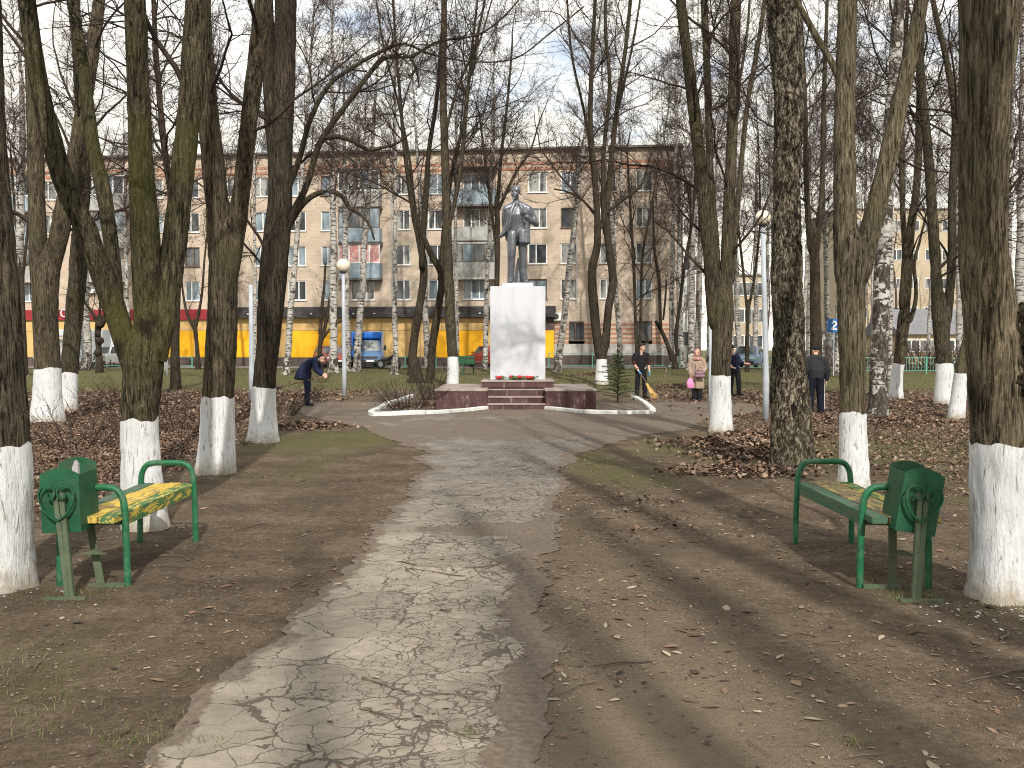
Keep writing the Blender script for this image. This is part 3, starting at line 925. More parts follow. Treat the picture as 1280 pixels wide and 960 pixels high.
TREE_N = [0]
def make_tree(label, base, limbs, wash=None, mat=None, height=14, n=(26, 170, 800, 1800), name='bare_tree', amp=0.010, fur=26, zs=0.16, flare=0.14,
              t0=None, group=None, rmin=None, Y=None, len1=(0.18, 0.44), extra=(), ext=True, knobs=(), twig=None, lump=0.05, lean_y=0.10, seed=None, cut=False, burr=None):
    TREE_N[0] += 1
    k = TREE_N[0] if seed is None else seed
    rng = np.random.default_rng(100 + k)
    mat = mat or M_BARK
    g = ground(*base)
    if Y is not None:
        g = at(base[0], base[1], Y)
    gzv = float(gz(g.x, g.y))
    root = thing(name, label, 'tree', (g.x, g.y, gzv), 0, group)
    o = np.array([g.x, g.y, gzv])
    tr = MB()
    paths = []
    Y0 = g.y
    ztop = EYE + 0.42 * Y0 + 1.0
    ppm = 960.0 / Y0
    fork_z = at(*limbs[0][-1][:2], Y0).z
    for li, lb in enumerate(limbs):
        tilt = 0 if li == 0 else rng.uniform(-lean_y, lean_y) * 1.6
        pts = []
        for q in lb:
            p = at(q[0], q[1], Y0)
            dy = (q[3] if len(q) > 3 else 0) + tilt * max(0, p.z - fork_z)
            p = at(q[0], q[1], Y0 + dy)
            pts.append((p.x, p.y, p.z, 0.5 * q[2] * mpp(Y0 + dy) * (.87 if li == 0 else .80)))
        if li == 0:
            x0, y0, z0, r0 = pts[0]
            pts[0] = (x0, y0, gzv - 0.06, r0)
        stop = lb[-1][1] > 5 or not ext
        if li > 0:
            p0 = np.array(pts[0][:3]); r0_ = pts[0][3]
            best = min(paths, key=lambda q_: np.linalg.norm(q_[:, :3] - p0, axis=1).min())
            kz = int(np.argmin(np.linalg.norm(best[:, :3] - p0, axis=1)))
            sdist = np.cumsum(np.linalg.norm(np.diff(best[:kz + 1, :3], axis=0), axis=1)[::-1])
            back = int(np.searchsorted(sdist, 3.2 * r0_)) + 1
            if kz - back > 2 and np.linalg.norm(best[kz, :3] - p0) < 2.5 * best[kz, 3]:
                b_ = best[kz - back, :3]
                m_ = best[max(0, kz - back // 2), :3]
                pts = [(*b_, r0_ * .45), (*(m_ * .55 + p0 * .45 - np.array([0, 0, r0_ * .5]) * .45), r0_ * .8)] + list(pts)
        elif stop and len(limbs) > 1:
            e_, d_, r_ = np.array(pts[-1][:3]), np.array(pts[-1][:3]) - np.array(pts[-2][:3]), pts[-1][3]
            d_ = d_ / np.linalg.norm(d_)
            pts = [(*p_[:3], p_[3] * (1 - .14 * k_ / max(1, len(pts) - 1))) for k_, p_ in enumerate(pts)]
            pts = list(pts) + [(*(e_ + d_ * r_ * .8), r_ * .66), (*(e_ + d_ * r_ * 1.7), r_ * .36), (*(e_ + d_ * r_ * 2.4), r_ * .08)]
        if li > 0 and stop and not cut:
            e_, d_ = np.array(pts[-1][:3]), np.array(pts[-1][:3]) - np.array(pts[-2][:3])
            d_ = d_ / np.linalg.norm(d_)
            for q_ in (1, 2, 3, 4):
                d_ = d_ + rng.normal(size=3) * .12 + np.array([0, 0, .22])
                d_ = d_ / np.linalg.norm(d_)
                e_ = e_ + d_ * .7
                pts = list(pts) + [(*e_, max(.006, pts[-1][3] * (1 - .3 * q_)))]
        pts = np.array(pts)
        if not stop:
            d = pts[-1, :3] - pts[-2, :3]
            d /= np.linalg.norm(d)
            r, z = pts[-1, 3], pts[-1, 2]
            Hh = height * rng.uniform(0.85, 1.05)
            cur = pts[-1, :3].copy()
            nst = max(3, int((Hh - z) / 1.1))
            more = []
            for s in range(nst):
                d = d + rng.normal(size=3) * 0.07 + np.array([0, 0, 0.06])
                d /= np.linalg.norm(d)
                cur = cur + d * 1.1
                more.append((*cur, max(0.02, r * (1 - 0.92 * (s + 1) / nst))))
            pts = np.concatenate([pts, more])
        st = max(0.028, min(0.25, 3.6 / ppm))
        path = smooth_path(pts, st)
        path[:, 3] = np.maximum(path[:, 3], 0.012)
        if li == 0:
            dz = np.clip(path[:, 2] - gzv, 0, 9)
        vis = path[:, 2] < ztop
        keep = vis | (np.arange(len(path)) % max(1, int(0.4 / st)) == 0)
        keep[[0, -1]] = True
        path = path[keep]
        rmean = path[vis[keep]][:, 3].mean() if vis[keep].any() else .1
        sides = int(np.clip(2 * PI * rmean * ppm / 3.2, 8, 60))
        rings, nrm, s = bark_rings(path, sides, amp if ppm > 22 else amp * .6, fur, zs, flare if li == 0 else 0, lump, seed=k * 3.7 + li)
        K = len(path)
        tr.add(rings.reshape(-1, 3) - o, ring_faces(K, sides))
        if li == 0 and wash is not None:
            zt = at(base[0], wash, Y0).z
            kk = int(np.searchsorted(path[:, 2], zt))
            kk = max(4, min(kk, K - 1))
            ws = rings[:kk] + nrm[:kk] * 0.006
            jag = (fbm(np.stack([np.cos(np.linspace(0, 2 * PI, sides, endpoint=False)) * 2, np.sin(np.linspace(0, 2 * PI, sides, endpoint=False)) * 2, np.full(sides, k * 1.0)], -1), 3) - .5)
            ws[-1, :, 2] += jag * 0.11
            ws[-2, :, 2] += jag * 0.08
            ws[-3, :, 2] += jag * 0.04
            wm = MB().add(ws.reshape(-1, 3) - o, ring_faces(kk, sides))
        paths.append(path)
    bu = MB()
    for (kx, ky, kr) in knobs:                       # burrs and pollard heads on the stem
        c = np.array(at(kx, ky, Y0 - kr * 0.6 * mpp(Y0))) - o
        v, f = lump_sphere(kr * mpp(Y0), rng, 0.35 if burr is None else .75, *((14, 10) if burr is None else (40, 28)))
        (tr if burr is None else bu).add(v + c, f)
    for ob in extra:                                 # branches traced one by one
        pts = []
        for q in ob:
            dy = q[3] if len(q) > 3 else 0
            p = at(q[0], q[1], Y0 + dy)
            pts.append((p.x, p.y, p.z, 0.5 * q[2] * mpp(Y0 + dy)))
        path = smooth_path(np.array(pts), 0.08)
        rings, nrm, s = bark_rings(path, 9, 0, 20, .3, 0, 0.08, seed=k)
        tr.add(rings.reshape(-1, 3) - o, ring_faces(len(path), 9))
        paths.append(path)
    tr.build('trunk', mat, root, smooth=True)
    if burr is not None:
        bu.build('burr', burr, root, smooth=True)
    if wash is not None:
        wm.build('whitewash_band', M_WASH, root, smooth=True)
    if n[0]:
        rs = [resample(p, 14) for p in paths]
        P = np.stack([p[:, :3] for p in rs]); Rr = np.stack([p[:, 3] for p in rs])
        # the bare foot of the stem grows nothing
        if len(paths) == 1:
            tt = 0.25 if t0 is None else t0
        else:
            if len(paths) > 1:
                P, Rr = P[1:], Rr[1:]
            tt = 0.12 if t0 is None else t0
        rm = rmin or max(0.003, 0.000115 * Y0)
        crown_of(P, Rr, rng, *n, rm, t0=tt, len1=len1, shift=o).build('crown', twig or M_TWIG, root, smooth=True)
    return root

def lump_sphere(r, rng, amp, nu=14, nv=10):
    a = np.linspace(0, 2 * PI, nu, endpoint=False)
    b = np.linspace(0.02, PI - 0.02, nv)
    v = np.stack([np.outer(np.sin(b), np.cos(a)), np.outer(np.sin(b), np.sin(a)), np.outer(np.cos(b), np.ones(nu))], -1)
    k = 1 + amp * 2 * (fbm(v * 2.2 + rng.uniform(0, 50), 3) - .5)
    return (v * k[..., None] * r).reshape(-1, 3), ring_faces(nv, nu)

# near and middle trees with their limbs as the photo shows them (x, y, width in photo pixels)
NEAR = (14, 90, 420, 900)
make_tree('thick whitewashed trunk at the left edge of the photo beside the green bin', (4, 733),
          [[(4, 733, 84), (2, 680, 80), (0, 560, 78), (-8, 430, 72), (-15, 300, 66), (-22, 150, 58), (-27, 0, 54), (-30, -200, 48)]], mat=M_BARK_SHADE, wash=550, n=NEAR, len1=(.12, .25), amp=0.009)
make_tree('mossy trunk forking low into three limbs, whitewashed foot behind the yellow bench', (183, 660),
          [[(183, 660, 60), (178, 600, 53), (175, 530, 51), (177, 490, 55), (180, 455, 58), (182, 430, 56)],
           [(168, 470, 30), (151, 410, 32), (136, 367, 33), (110, 295, 32), (76, 215, 29), (50, 110, 25), (33, 0, 24), (15, -160, 22)],
           [(183, 460, 36), (186, 400, 42), (182, 300, 40), (176, 200, 34), (171, 60, 31), (166, -60, 30), (160, -200, 27)],
           [(194, 450, 34), (205, 385, 38), (216, 320, 35), (228, 220, 33), (240, 100, 34), (247, 0, 34), (256, -160, 30)],
           [(146, 400, 22), (143, 340, 20), (130, 240, 22), (116, 180, 20), (104, 80, 17), (90, 0, 15), (70, -120, 12)]],
          wash=520, mat=M_BARK_MOSS, n=NEAR, knobs=[(180, 455, 12)], len1=(.12, .25))
make_tree('straight forked trunk, whitewashed foot right behind the far end of the yellow bench', (269, 592),
          [[(269, 592, 52), (272, 540, 47), (273, 490, 46), (278, 420, 46), (279, 340, 46), (280, 290, 46)],
           [(278, 320, 42), (270, 240, 34), (259, 130, 31), (255, 40, 24), (252, -80, 22)],
           [(286, 350, 24), (293, 300, 28), (299, 260, 27), (309, 170, 25), (321, 70, 25), (329, 0, 25), (340, -120, 22)]],
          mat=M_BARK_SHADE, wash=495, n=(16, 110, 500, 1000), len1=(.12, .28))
make_tree('leaning dark trunk with long arching branches, flared whitewashed foot near the left path edge', (329, 552),
          [[(329, 552, 40), (330, 510, 33), (331, 478, 32), (338, 410, 30), (346, 340, 28), (352, 260, 29), (353, 180, 29), (356, 80, 29), (357, 0, 30), (358, -90, 26)],
           [(333, 470, 16), (330, 420, 20), (334, 330, 20), (343, 240, 18), (338, 140, 18), (333, 0, 20), (328, -80, 18)],
           [(352, 300, 14), (367, 265, 12), (384, 230, 10), (400, 178, 9), (430, 135, 8), (462, 92, 7.5), (482, 72, 7), (515, 70, 5), (548, 52, 4), (600, 42, 3), (640, 10, 2.5)],
           [(354, 250, 11), (372, 205, 9), (388, 150, 7.5), (410, 108, 7), (440, 85, 6), (475, 65, 6), (505, 55, 4), (540, 68, 3)],
           ],
          wash=478, mat=M_BARK_DARK, n=(30, 240, 1300, 3000), ext=True, flare=.4,
          extra=[[(362, 280, 9), (376, 258, 8), (392, 244, 7), (412, 239, 6), (428, 246, 5.5), (437, 260, 5), (450, 268, 4), (462, 282, 3), (468, 300, 2)],
                 [(406, 172, 6), (425, 171, 6), (445, 178, 5), (460, 187, 5), (480, 184, 4), (498, 178, 3), (515, 165, 2)],
                 [(400, 172, 3.5), (425, 190, 3), (445, 205, 2.6), (452, 230, 2.2), (457, 255, 1.6)],
                 [(482, 72, 4), (505, 68, 4), (517, 78, 3.5), (522, 95, 2.4), (524, 110, 1.5)]])
make_tree('double trunk with a wide whitewashed foot, second row on the left', (59, 528),
          [[(59, 528, 44), (59, 490, 38), (59, 455, 37), (57, 410, 36), (57, 370, 38), (60, 335, 38)],
           [(50, 350, 26), (46, 270, 25), (43, 150, 22), (38, 50, 19), (35, -60, 18)],
           [(63, 352, 20), (71, 310, 27), (80, 265, 27), (98, 170, 22), (112, 90, 20), (124, 0, 17), (135, -80, 15)]],
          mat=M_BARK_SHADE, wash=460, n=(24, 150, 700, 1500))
make_tree('slender trunk with a short whitewashed foot next to the double trunk', (85, 513),
          [[(85, 513, 25), (86, 470, 23), (92, 400, 23), (98, 330, 24), (101, 280, 21), (103, 220, 20), (101, 120, 17), (94, 20, 15), (90, -60, 13)]],
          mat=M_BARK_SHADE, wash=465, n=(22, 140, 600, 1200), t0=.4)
make_tree('unpainted dark trunk standing in dead leaves behind the mossy forked trunk', (220, 487),
          [[(220, 487, 16), (219, 440, 13), (220, 380, 12), (222, 300, 11), (205, 180, 9), (195, 60, 7), (190, -30, 6)]], mat=M_BARK_DARK, n=(26, 170, 800, 1600), t0=.3)
make_tree('knobbly pollarded small tree in front of the white lorry', (125, 466),
          [[(125, 466, 12), (124, 440, 9), (122, 420, 10), (124, 402, 12)],
           [(122, 404, 6), (116, 392, 5), (105, 375, 4), (98, 350, 3)], [(124, 402, 5), (125, 380, 4), (122, 345, 3)], [(126, 402, 5), (134, 385, 4), (140, 350, 3)]],
          mat=M_BARK_DARK, n=(26, 120, 400, 0), knobs=[(122, 441, 4.5), (125, 426, 4.5), (122, 417, 4), (125, 405, 5.5), (130, 401, 3)], flare=.2, lump=.14, len1=(.4, 1.0), cut=True)
make_tree('dark twin trunk left of the statue, unpainted, branching like a vase', (520, 481),
          [[(520, 481, 24), (519, 465, 19), (518, 455, 18)],
           [(514, 470, 13), (517, 430, 13), (524, 385, 12), (530, 340, 12), (524, 300, 10), (517, 265, 9), (506, 190, 6), (500, 120, 5), (495, 60, 4), (490, -20, 3)],
           [(538, 474, 12), (541, 430, 12), (548, 385, 11), (552, 345, 11), (540, 320, 10)],
           [(527, 330, 9), (532, 250, 9), (536, 190, 7), (545, 130, 6), (551, 60, 5), (556, -10, 4)],
           [(550, 350, 8), (556, 280, 7), (566, 210, 6), (582, 140, 5), (590, 60, 4), (598, -10, 3)],
           [(519, 270, 5), (512, 200, 4), (498, 130, 3), (480, 60, 3), (470, 0, 2)]],
          mat=M_BARK_DARK, n=(48, 360, 2200, 5500), Y=43.5, t0=.3)
make_tree('slim straight trunk with whitewashed foot left of the monument platform', (566, 483),
          [[(566, 483, 17), (566, 450, 15), (563, 400, 14), (560, 320, 13), (557, 220, 11.5), (554, 120, 10), (555, 30, 8), (556, -40, 7)],
           [(560, 285, 7), (572, 235, 6.5), (580, 170, 6), (586, 100, 5), (600, 30, 4), (610, -20, 3)],
           [(556, 170, 5), (566, 130, 4), (580, 90, 3.5), (600, 50, 3), (615, 0, 2)]],
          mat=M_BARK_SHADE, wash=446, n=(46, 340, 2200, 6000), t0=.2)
make_tree('whitewashed trunk right of the monument, parting into a fan of upright stems', (752, 481),
          [[(752, 481, 20), (752, 455, 16), (753, 440, 16), (756, 425, 17)],
           [(748, 440, 13), (743, 390, 14), (740, 340, 13), (747, 300, 11), (744, 230, 9), (738, 150, 7.5), (741, 60, 6), (745, -20, 5)],
           [(757, 432, 12), (760, 390, 12), (766, 350, 12), (760, 300, 11), (757, 270, 11)],
           [(757, 285, 9), (764, 200, 8), (772, 130, 7), (782, 60, 6), (790, -20, 5)],
           [(755, 280, 7), (754, 200, 6), (762, 110, 5.5), (757, 40, 5), (757, -20, 4)],
           [(744, 240, 5), (732, 150, 4), (715, 70, 3.5), (709, 0, 3)],
           [(772, 140, 4), (790, 60, 3.5), (800, 0, 3)]],
          wash=446, mat=M_BARK_DARK, n=(46, 320, 1900, 4800), t0=.3,
          extra=[[(762, 262, 4.5), (778, 250, 4), (795, 238, 3.5), (805, 225, 3), (810, 205, 2.4), (816, 182, 1.6)], [(744, 268, 4), (728, 250, 3), (710, 240, 2.5), (692, 236, 2)]])
make_tree('three stemmed trunk with whitewashed foot right of the monument, beside the leaf heap', (901, 540),
          [[(901, 540, 32), (901, 510, 28), (901, 470, 28), (902, 430, 30), (903, 395, 34), (902, 375, 36)],
           [(894, 400, 22), (888, 330, 21), (881, 260, 20), (869, 150, 18), (858, 60, 16), (851, 0, 15), (845, -70, 14)],
           [(898, 390, 14), (894, 300, 12), (888, 220, 11), (885, 120, 11), (880, 0, 10), (876, -70, 9)],
           [(908, 400, 22), (908, 330, 19), (913, 220, 16.5), (917, 110, 16), (920, 0, 15), (924, -70, 14)],
           [(914, 350, 10), (923, 250, 8), (933, 140, 7.5), (945, 70, 7), (956, 0, 6), (962, -60, 5)],
           [(914, 170, 5), (925, 100, 4.5), (934, 40, 4), (938, -10, 3)]],
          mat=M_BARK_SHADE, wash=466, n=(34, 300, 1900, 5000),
          extra=[[(890, 350, 4.5), (876, 335, 4), (860, 318, 3.2), (845, 300, 2.6), (830, 285, 2), (815, 275, 1.4)]])
make_tree('big unpainted trunk with deeply cracked flaking bark, in the leaves at the right', (989, 582),
          [[(990, 584, 66), (989, 545, 52), (987, 480, 48), (986, 400, 42), (984, 300, 38), (984, 200, 34), (985, 130, 36), (981, 50, 44), (978, -30, 46), (976, -160, 38)]],
          mat=M_BARK_ROUGH, amp=0.03, fur=13, zs=.4, n=(14, 100, 450, 900), len1=(.12, .25), lump=.09)
make_tree('forked trunk with whitewashed foot rising behind the green bench on the right', (1067, 617),
          [[(1067, 617, 42), (1067, 570, 38), (1066, 520, 37), (1065, 440, 38), (1064, 370, 41), (1062, 310, 46)],
           [(1058, 340, 36), (1056, 250, 33), (1056, 140, 30), (1059, 40, 27), (1060, -60, 26), (1062, -200, 24)],
           [(1074, 340, 34), (1090, 280, 29), (1107, 210, 27), (1124, 130, 24), (1140, 60, 22), (1152, 0, 20), (1172, -120, 18)],
           [(1048, 95, 11), (1036, 72, 10), (1020, 45, 10), (1002, 12, 9), (985, -20, 8)]],
          wash=516, n=(16, 110, 500, 1000), len1=(.12, .28))
make_tree('forked trunk with narrow whitewashed foot far right, near the green railing', (1121, 499),
          [[(1120, 499, 20), (1121, 470, 17), (1124, 450, 17), (1127, 420, 18), (1130, 395, 20)],
           [(1129, 410, 16), (1134, 350, 15), (1138, 290, 13), (1146, 230, 12), (1150, 120, 11), (1152, 0, 10), (1154, -60, 9)],
           [(1127, 380, 9), (1131, 320, 9), (1128, 250, 8), (1126, 150, 7), (1132, 50, 6), (1136, -20, 5)],
           [(1138, 400, 7), (1145, 370, 6), (1143, 330, 5), (1150, 300, 4)]],
          mat=M_BARK_SHADE, wash=452, n=(30, 200, 1000, 2000))
make_tree('broad two stemmed trunk with whitewashed foot left of the biggest right trunk', (1180, 505),
          [[(1180, 505, 28), (1181, 470, 25), (1180, 445, 24), (1177, 420, 25), (1177, 390, 28)],
           [(1173, 400, 20), (1170, 340, 17), (1166, 280, 16), (1160, 190, 14), (1152, 100, 12), (1148, 0, 10), (1146, -60, 9)],
           [(1184, 400, 14), (1190, 320, 13), (1190, 250, 12), (1194, 150, 11), (1184, 80, 9), (1168, 10, 8), (1160, -50, 7)]],
          mat=M_BARK_SHADE, wash=450, n=(26, 180, 900, 1900))
make_tree('leaning trunk with whitewashed foot half behind the biggest right trunk', (1195, 523),
          [[(1195, 523, 22), (1199, 490, 19), (1203, 462, 18), (1212, 420, 17), (1222, 370, 16), (1230, 280, 14), (1236, 120, 12), (1240, -40, 10)]],
          wash=464, n=(20, 130, 600, 1200), t0=.35)
make_tree('biggest trunk at the right edge with a burr, broad whitewashed foot beside the green bin', (1253, 746),
          [[(1254, 748, 94), (1253, 690, 80), (1252, 560, 79), (1246, 470, 74), (1240, 400, 68), (1231, 320, 61), (1230, 240, 60), (1231, 150, 62), (1235, 60, 70), (1238, -20, 74), (1240, -60, 74)],
           [(1222, 60, 44), (1214, -60, 40), (1206, -260, 36)], [(1252, 60, 42), (1268, -60, 38), (1290, -260, 34)],
           [(1216, 250, 22), (1212, 130, 20), (1209, 40, 18), (1206, -40, 16)],
           [(1268, 440, 34), (1292, 405, 26), (1318, 360, 20), (1345, 280, 16), (1360, 150, 14)]],
          wash=549, n=NEAR, knobs=[(1270, 398, 15), (1276, 428, 22), (1268, 462, 20), (1281, 480, 24), (1272, 510, 18), (1260, 442, 12)], burr=M_BARK_BURR, amp=0.013, len1=(.1, .22), lump=.07)
# park rows go on behind the photographer: their long shadows lie on the path in the photo
for bx, byy, lab in [(3.95, -2.3, 'whitewashed trunk behind the photographer, nearest on the right'), (3.15, -6.6, 'whitewashed trunk behind the photographer, second on the right'),
                     (2.35, -9.6, 'whitewashed trunk behind the photographer, farthest on the right'), (-4.2, -7.0, 'whitewashed trunk behind the photographer, on the left')]:
    rng = np.random.default_rng(int(bx * 100) % 97)
    root = thing('bare_tree', lab, 'tree', (bx, byy, 0))
    pts = [(0, 0, -.05, .27), (0, 0, 1, .24), (.05, 0, 3.2, .23)]
    main = smooth_path(np.array(pts + [(.2, .1, 7, .20), (.3, .1, 12, .10)]), .25)
    second = smooth_path(np.array([(.03, 0, 2.9, .19), (-.35, .1, 5, .17), (-.7, .2, 9, .13), (-.9, .2, 13, .05)]), .25)
    tm = MB()
    for q in (main, second):
        rg, nr, s = bark_rings(q, 16, .008, 20, .16, .3 if q is main else 0, .06)
        tm.add(rg.reshape(-1, 3), ring_faces(len(q), 16))
    tm.build('trunk', M_BARK, root, smooth=True)
    rg, nr, s = bark_rings(main[:5], 16, .008, 20, .16, .3, .06)
    MB().add((rg + nr * .006).reshape(-1, 3), ring_faces(len(rg), 16)).build('whitewash_band', M_WASH, root, smooth=True)
    rs = [resample(p, 14) for p in (main, second)]
    crown_of(np.stack([p[:, :3] for p in rs]), np.stack([p[:, 3] for p in rs]), rng, 9, 36, 80, 0, .006, t0=.45, len1=(.15, .3)).build('crown', M_TWIG, root)

# dark slender trees in front of the flats
make_tree('slender dark pair of stems rising behind the young man with the broom', (797, 458),
          [[(797, 458, 9), (797, 440, 7)], [(796, 450, 5), (794, 390, 5), (792, 330, 4.5), (788, 260, 4), (784, 190, 3)], [(799, 450, 5), (801, 390, 4), (803, 320, 4), (812, 270, 3), (822, 210, 2.5)]],
          mat=M_BARK_DARK, n=(26, 160, 700, 1400), Y=56)
make_tree('dark tree with one sawn-off leaning stem beside the woman in the coat', (845, 460),
          [[(845, 460, 9), (843, 450, 8), (840, 442, 8)], [(841, 452, 7), (834, 430, 7), (826, 412, 6), (819, 401, 5)], [(847, 445, 6), (845, 420, 6), (850, 380, 5), (856, 330, 5), (866, 270, 4), (870, 200, 3)],
           [(826, 410, 5), (825, 380, 5), (824, 350, 5), (818, 310, 4), (816, 250, 3)], [(829, 400, 3), (832, 370, 3), (833, 350, 3)], [(860, 320, 3), (863, 260, 3), (850, 190, 2)]],
          mat=M_BARK_DARK, n=(30, 180, 800, 1600), Y=58, cut=True)
make_tree('low forked dark tree with cut stems behind the left lamp post', (401, 462),
          [[(401, 462, 8), (400, 440, 7), (401, 425, 7)], [(400, 430, 5), (402, 390, 5), (405, 360, 4), (407, 328, 3)], [(402, 428, 5), (410, 390, 5), (414, 360, 4), (417, 326, 3)],
           [(403, 424, 4), (412, 412, 4), (422, 404, 3), (432, 398, 2.5)]],
          mat=M_BARK_DARK, n=(14, 60, 200, 0), Y=56, flare=.2, cut=True)
make_tree('thin dark tree before the red awning at the left', (248, 465),
          [[(248, 465, 8), (246, 430, 6), (243, 405, 8)], [(242, 410, 5), (232, 385, 4), (226, 340, 3), (222, 280, 2.5)], [(245, 408, 5), (252, 370, 4), (256, 320, 3), (262, 260, 2)]],
          mat=M_BARK_DARK, n=(24, 150, 600, 1000), Y=58)
make_tree('thin dark tree left of the blue lorry lot, in the far left corner', (32, 470),
          [[(32, 470, 8), (30, 420, 7), (27, 340, 6)], [(27, 360, 5), (20, 280, 4), (14, 200, 3)], [(28, 350, 5), (36, 270, 4), (40, 180, 3)]], mat=M_BARK_DARK, n=(24, 150, 700, 1200), Y=50)
make_tree('dark trunk with grey twigs close behind the statue on its left', (618, 466),
          [[(618, 466, 9), (619, 420, 8), (621, 360, 8), (622, 300, 8), (621, 250, 8)], [(621, 270, 6), (626, 200, 5), (634, 130, 4), (640, 60, 3)], [(622, 265, 5), (645, 215, 4), (662, 190, 3), (675, 150, 2)], [(619, 300, 5), (610, 230, 4), (600, 150, 3)]],
          mat=M_BARK_DARK, n=(44, 340, 2000, 5000), Y=52)
make_tree('dark trunk behind the man in the black cap, between the birches', (1012, 462),
          [[(1020, 475, 20), (1020, 430, 17), (1019, 380, 16), (1018, 320, 16), (1016, 290, 16)], [(1013, 310, 10), (1008, 230, 8), (1006, 120, 7), (1000, 0, 5)], [(1021, 310, 10), (1028, 230, 8), (1030, 120, 7), (1034, 0, 5)]],
          mat=M_BARK_DARK, n=(30, 180, 900, 1800), Y=38)
make_tree('thin dark trunk just left of the grey lamp pole on the right', (934, 462),
          [[(934, 462, 7), (934, 420, 6), (935, 380, 6)], [(934, 390, 4), (928, 330, 4), (920, 260, 3)], [(936, 385, 4), (944, 340, 4), (950, 270, 3), (948, 180, 2)]], mat=M_BARK_DARK, n=(24, 150, 700, 1200), Y=54)

# birches: one of each of four kinds, then copies turned, leaned and scaled one by one
BIRCH_P = []
def birch_proto(k):
    rng = np.random.default_rng(500 + k)
    H = 21.5
    z = np.linspace(-.1, H, 60)
    wob = np.cumsum(rng.normal(size=(60, 2)) * .014, 0)
    wob -= wob[:1]
    r = np.interp(z, [-.1, 1, 7, 15, H], [.20, .165, .135, .075, .015])
    path = np.concatenate([wob, z[:, None], r[:, None]], 1)
    rings, nr, s = bark_rings(path, 12, .004, 16, .3, .3, .05, seed=k * 5.)
    tm = MB().add(rings.reshape(-1, 3), ring_faces(60, 12))
    p = resample(path, 14)
    cm = crown_of(p[None, :, :3], p[None, :, 3], rng, 64, 480, 2800, 7000, .0056, t0=.42, len1=(.08, .19), up=.085, droop=.09, wig=.1)
    return tm.mesh('trunk', True), cm.mesh('crown', True)
for k in range(4):
    t, c = birch_proto(k)
    t.materials.append(M_BIRCH)
    c.materials.append(M_TWIG_B)
    BIRCH_P.append((t, c))
def birch(bx, by, w, tx, ty, label, group=None, Y=None, k=None, hs=1.0):
    """foot pixel, stem width in pixels, a second pixel on the stem"""
    g = ground(bx, by) if Y is None else at(bx, by, Y)
    z = float(gz(g.x, g.y))
    r = thing('birch_tree', label, 'tree', (g.x, g.y, z), 0, group)
    i = TREE_N[0]; TREE_N[0] += 1
    rng = random.Random(i)
    t, c = BIRCH_P[(i if k is None else k) % 4]
    sxy = .88 * (w * mpp(g.y) / 2) / .15
    sz = rng.uniform(.9, 1.12) * hs
    lean = math.atan2(tx - bx, by - ty)
    for nm, me in (('trunk', t), ('crown', c)):
        o = bpy.data.objects.new(nm, me)
        COL.objects.link(o)
        o.parent = r
        cs = sxy if nm == 'trunk' else max(.8, min(1.15, sxy))
        o.scale = (cs, cs, sz)
        o.rotation_euler = (0, 0, rng.uniform(0, 6.28))
    r.rotation_euler = (rng.uniform(-.02, .02), lean, 0)
    return r
BL = 'birches on the lawn before the flats'
for a in [
    (357, 468, 8, 371, 300, 'white birch leaning right beside the flared whitewashed foot'),
    (417, 466, 10, 418, 300, 'white birch just left of the left lamp post'),
    (434, 464, 9, 434, 300, 'white birch directly behind the left lamp post'),
    (446, 464, 9, 455, 300, 'white birch leaning right in front of the blue lorry'),
    (493, 468, 7, 493, 280, 'slim white birch between the blue lorry and the dark twin trunk'),
    (535, 462, 8, 531, 380, 'birch seen between the two stems of the dark twin trunk'),
    (571, 464, 6, 571, 300, 'birch stem right of the slim whitewashed trunk left of the platform'),
    (606, 462, 7, 613, 300, 'birch close to the left of the white pedestal'),
    (697, 465, 9, 713, 330, 'leaning birch right of the white pedestal, at the end of the shop'),
    (776, 460, 7, 768, 330, 'birch right of the fan-stemmed whitewashed trunk'),
    (787, 458, 8, 781, 300, 'white birch left of the slender dark pair of stems'),
    (806, 458, 6, 816, 320, 'birch right of the slender dark pair of stems'),
    (862, 462, 9, 865, 250, 'white birch behind the woman in the coat'),
    (872, 456, 9, 874, 250, 'white birch right behind the woman, close to the three stemmed trunk'),
    (925, 458, 7, 918, 300, 'birch behind the man in the dark top, left of the parked blue car'),
    (944, 456, 7, 940, 300, 'birch in front of the parked blue car'),
    (1011, 458, 7, 1010, 250, 'birch at the left of the man in the black cap'),
    (1036, 458, 8, 1031, 300, 'birch under the blue square road sign'),
    (1273, 470, 13, 1270, 200, 'white birch at the right edge behind the biggest trunk'),
    (26, 470, 14, 25, 200, 'white birch at the far left behind the edge trunk'),
    (108, 462, 10, 105, 200, 'birch behind the slender whitewashed trunk on the left'),
]:
    birch(*a[:5], a[5])
birch(1097, 519, 21, 1105, 300, 'old birch with black cracked lower bark behind the forked right trunk', k=1)
for c in list(COL.objects):
    pass
o_old = [o for o in COL.objects if o.get('label', '').startswith('old birch')][0]
for ch in o_old.children:
    if ch.name.startswith('trunk'):
        ch.data = ch.data.copy()
        ch.data.materials[0] = M_BIRCH_OLD
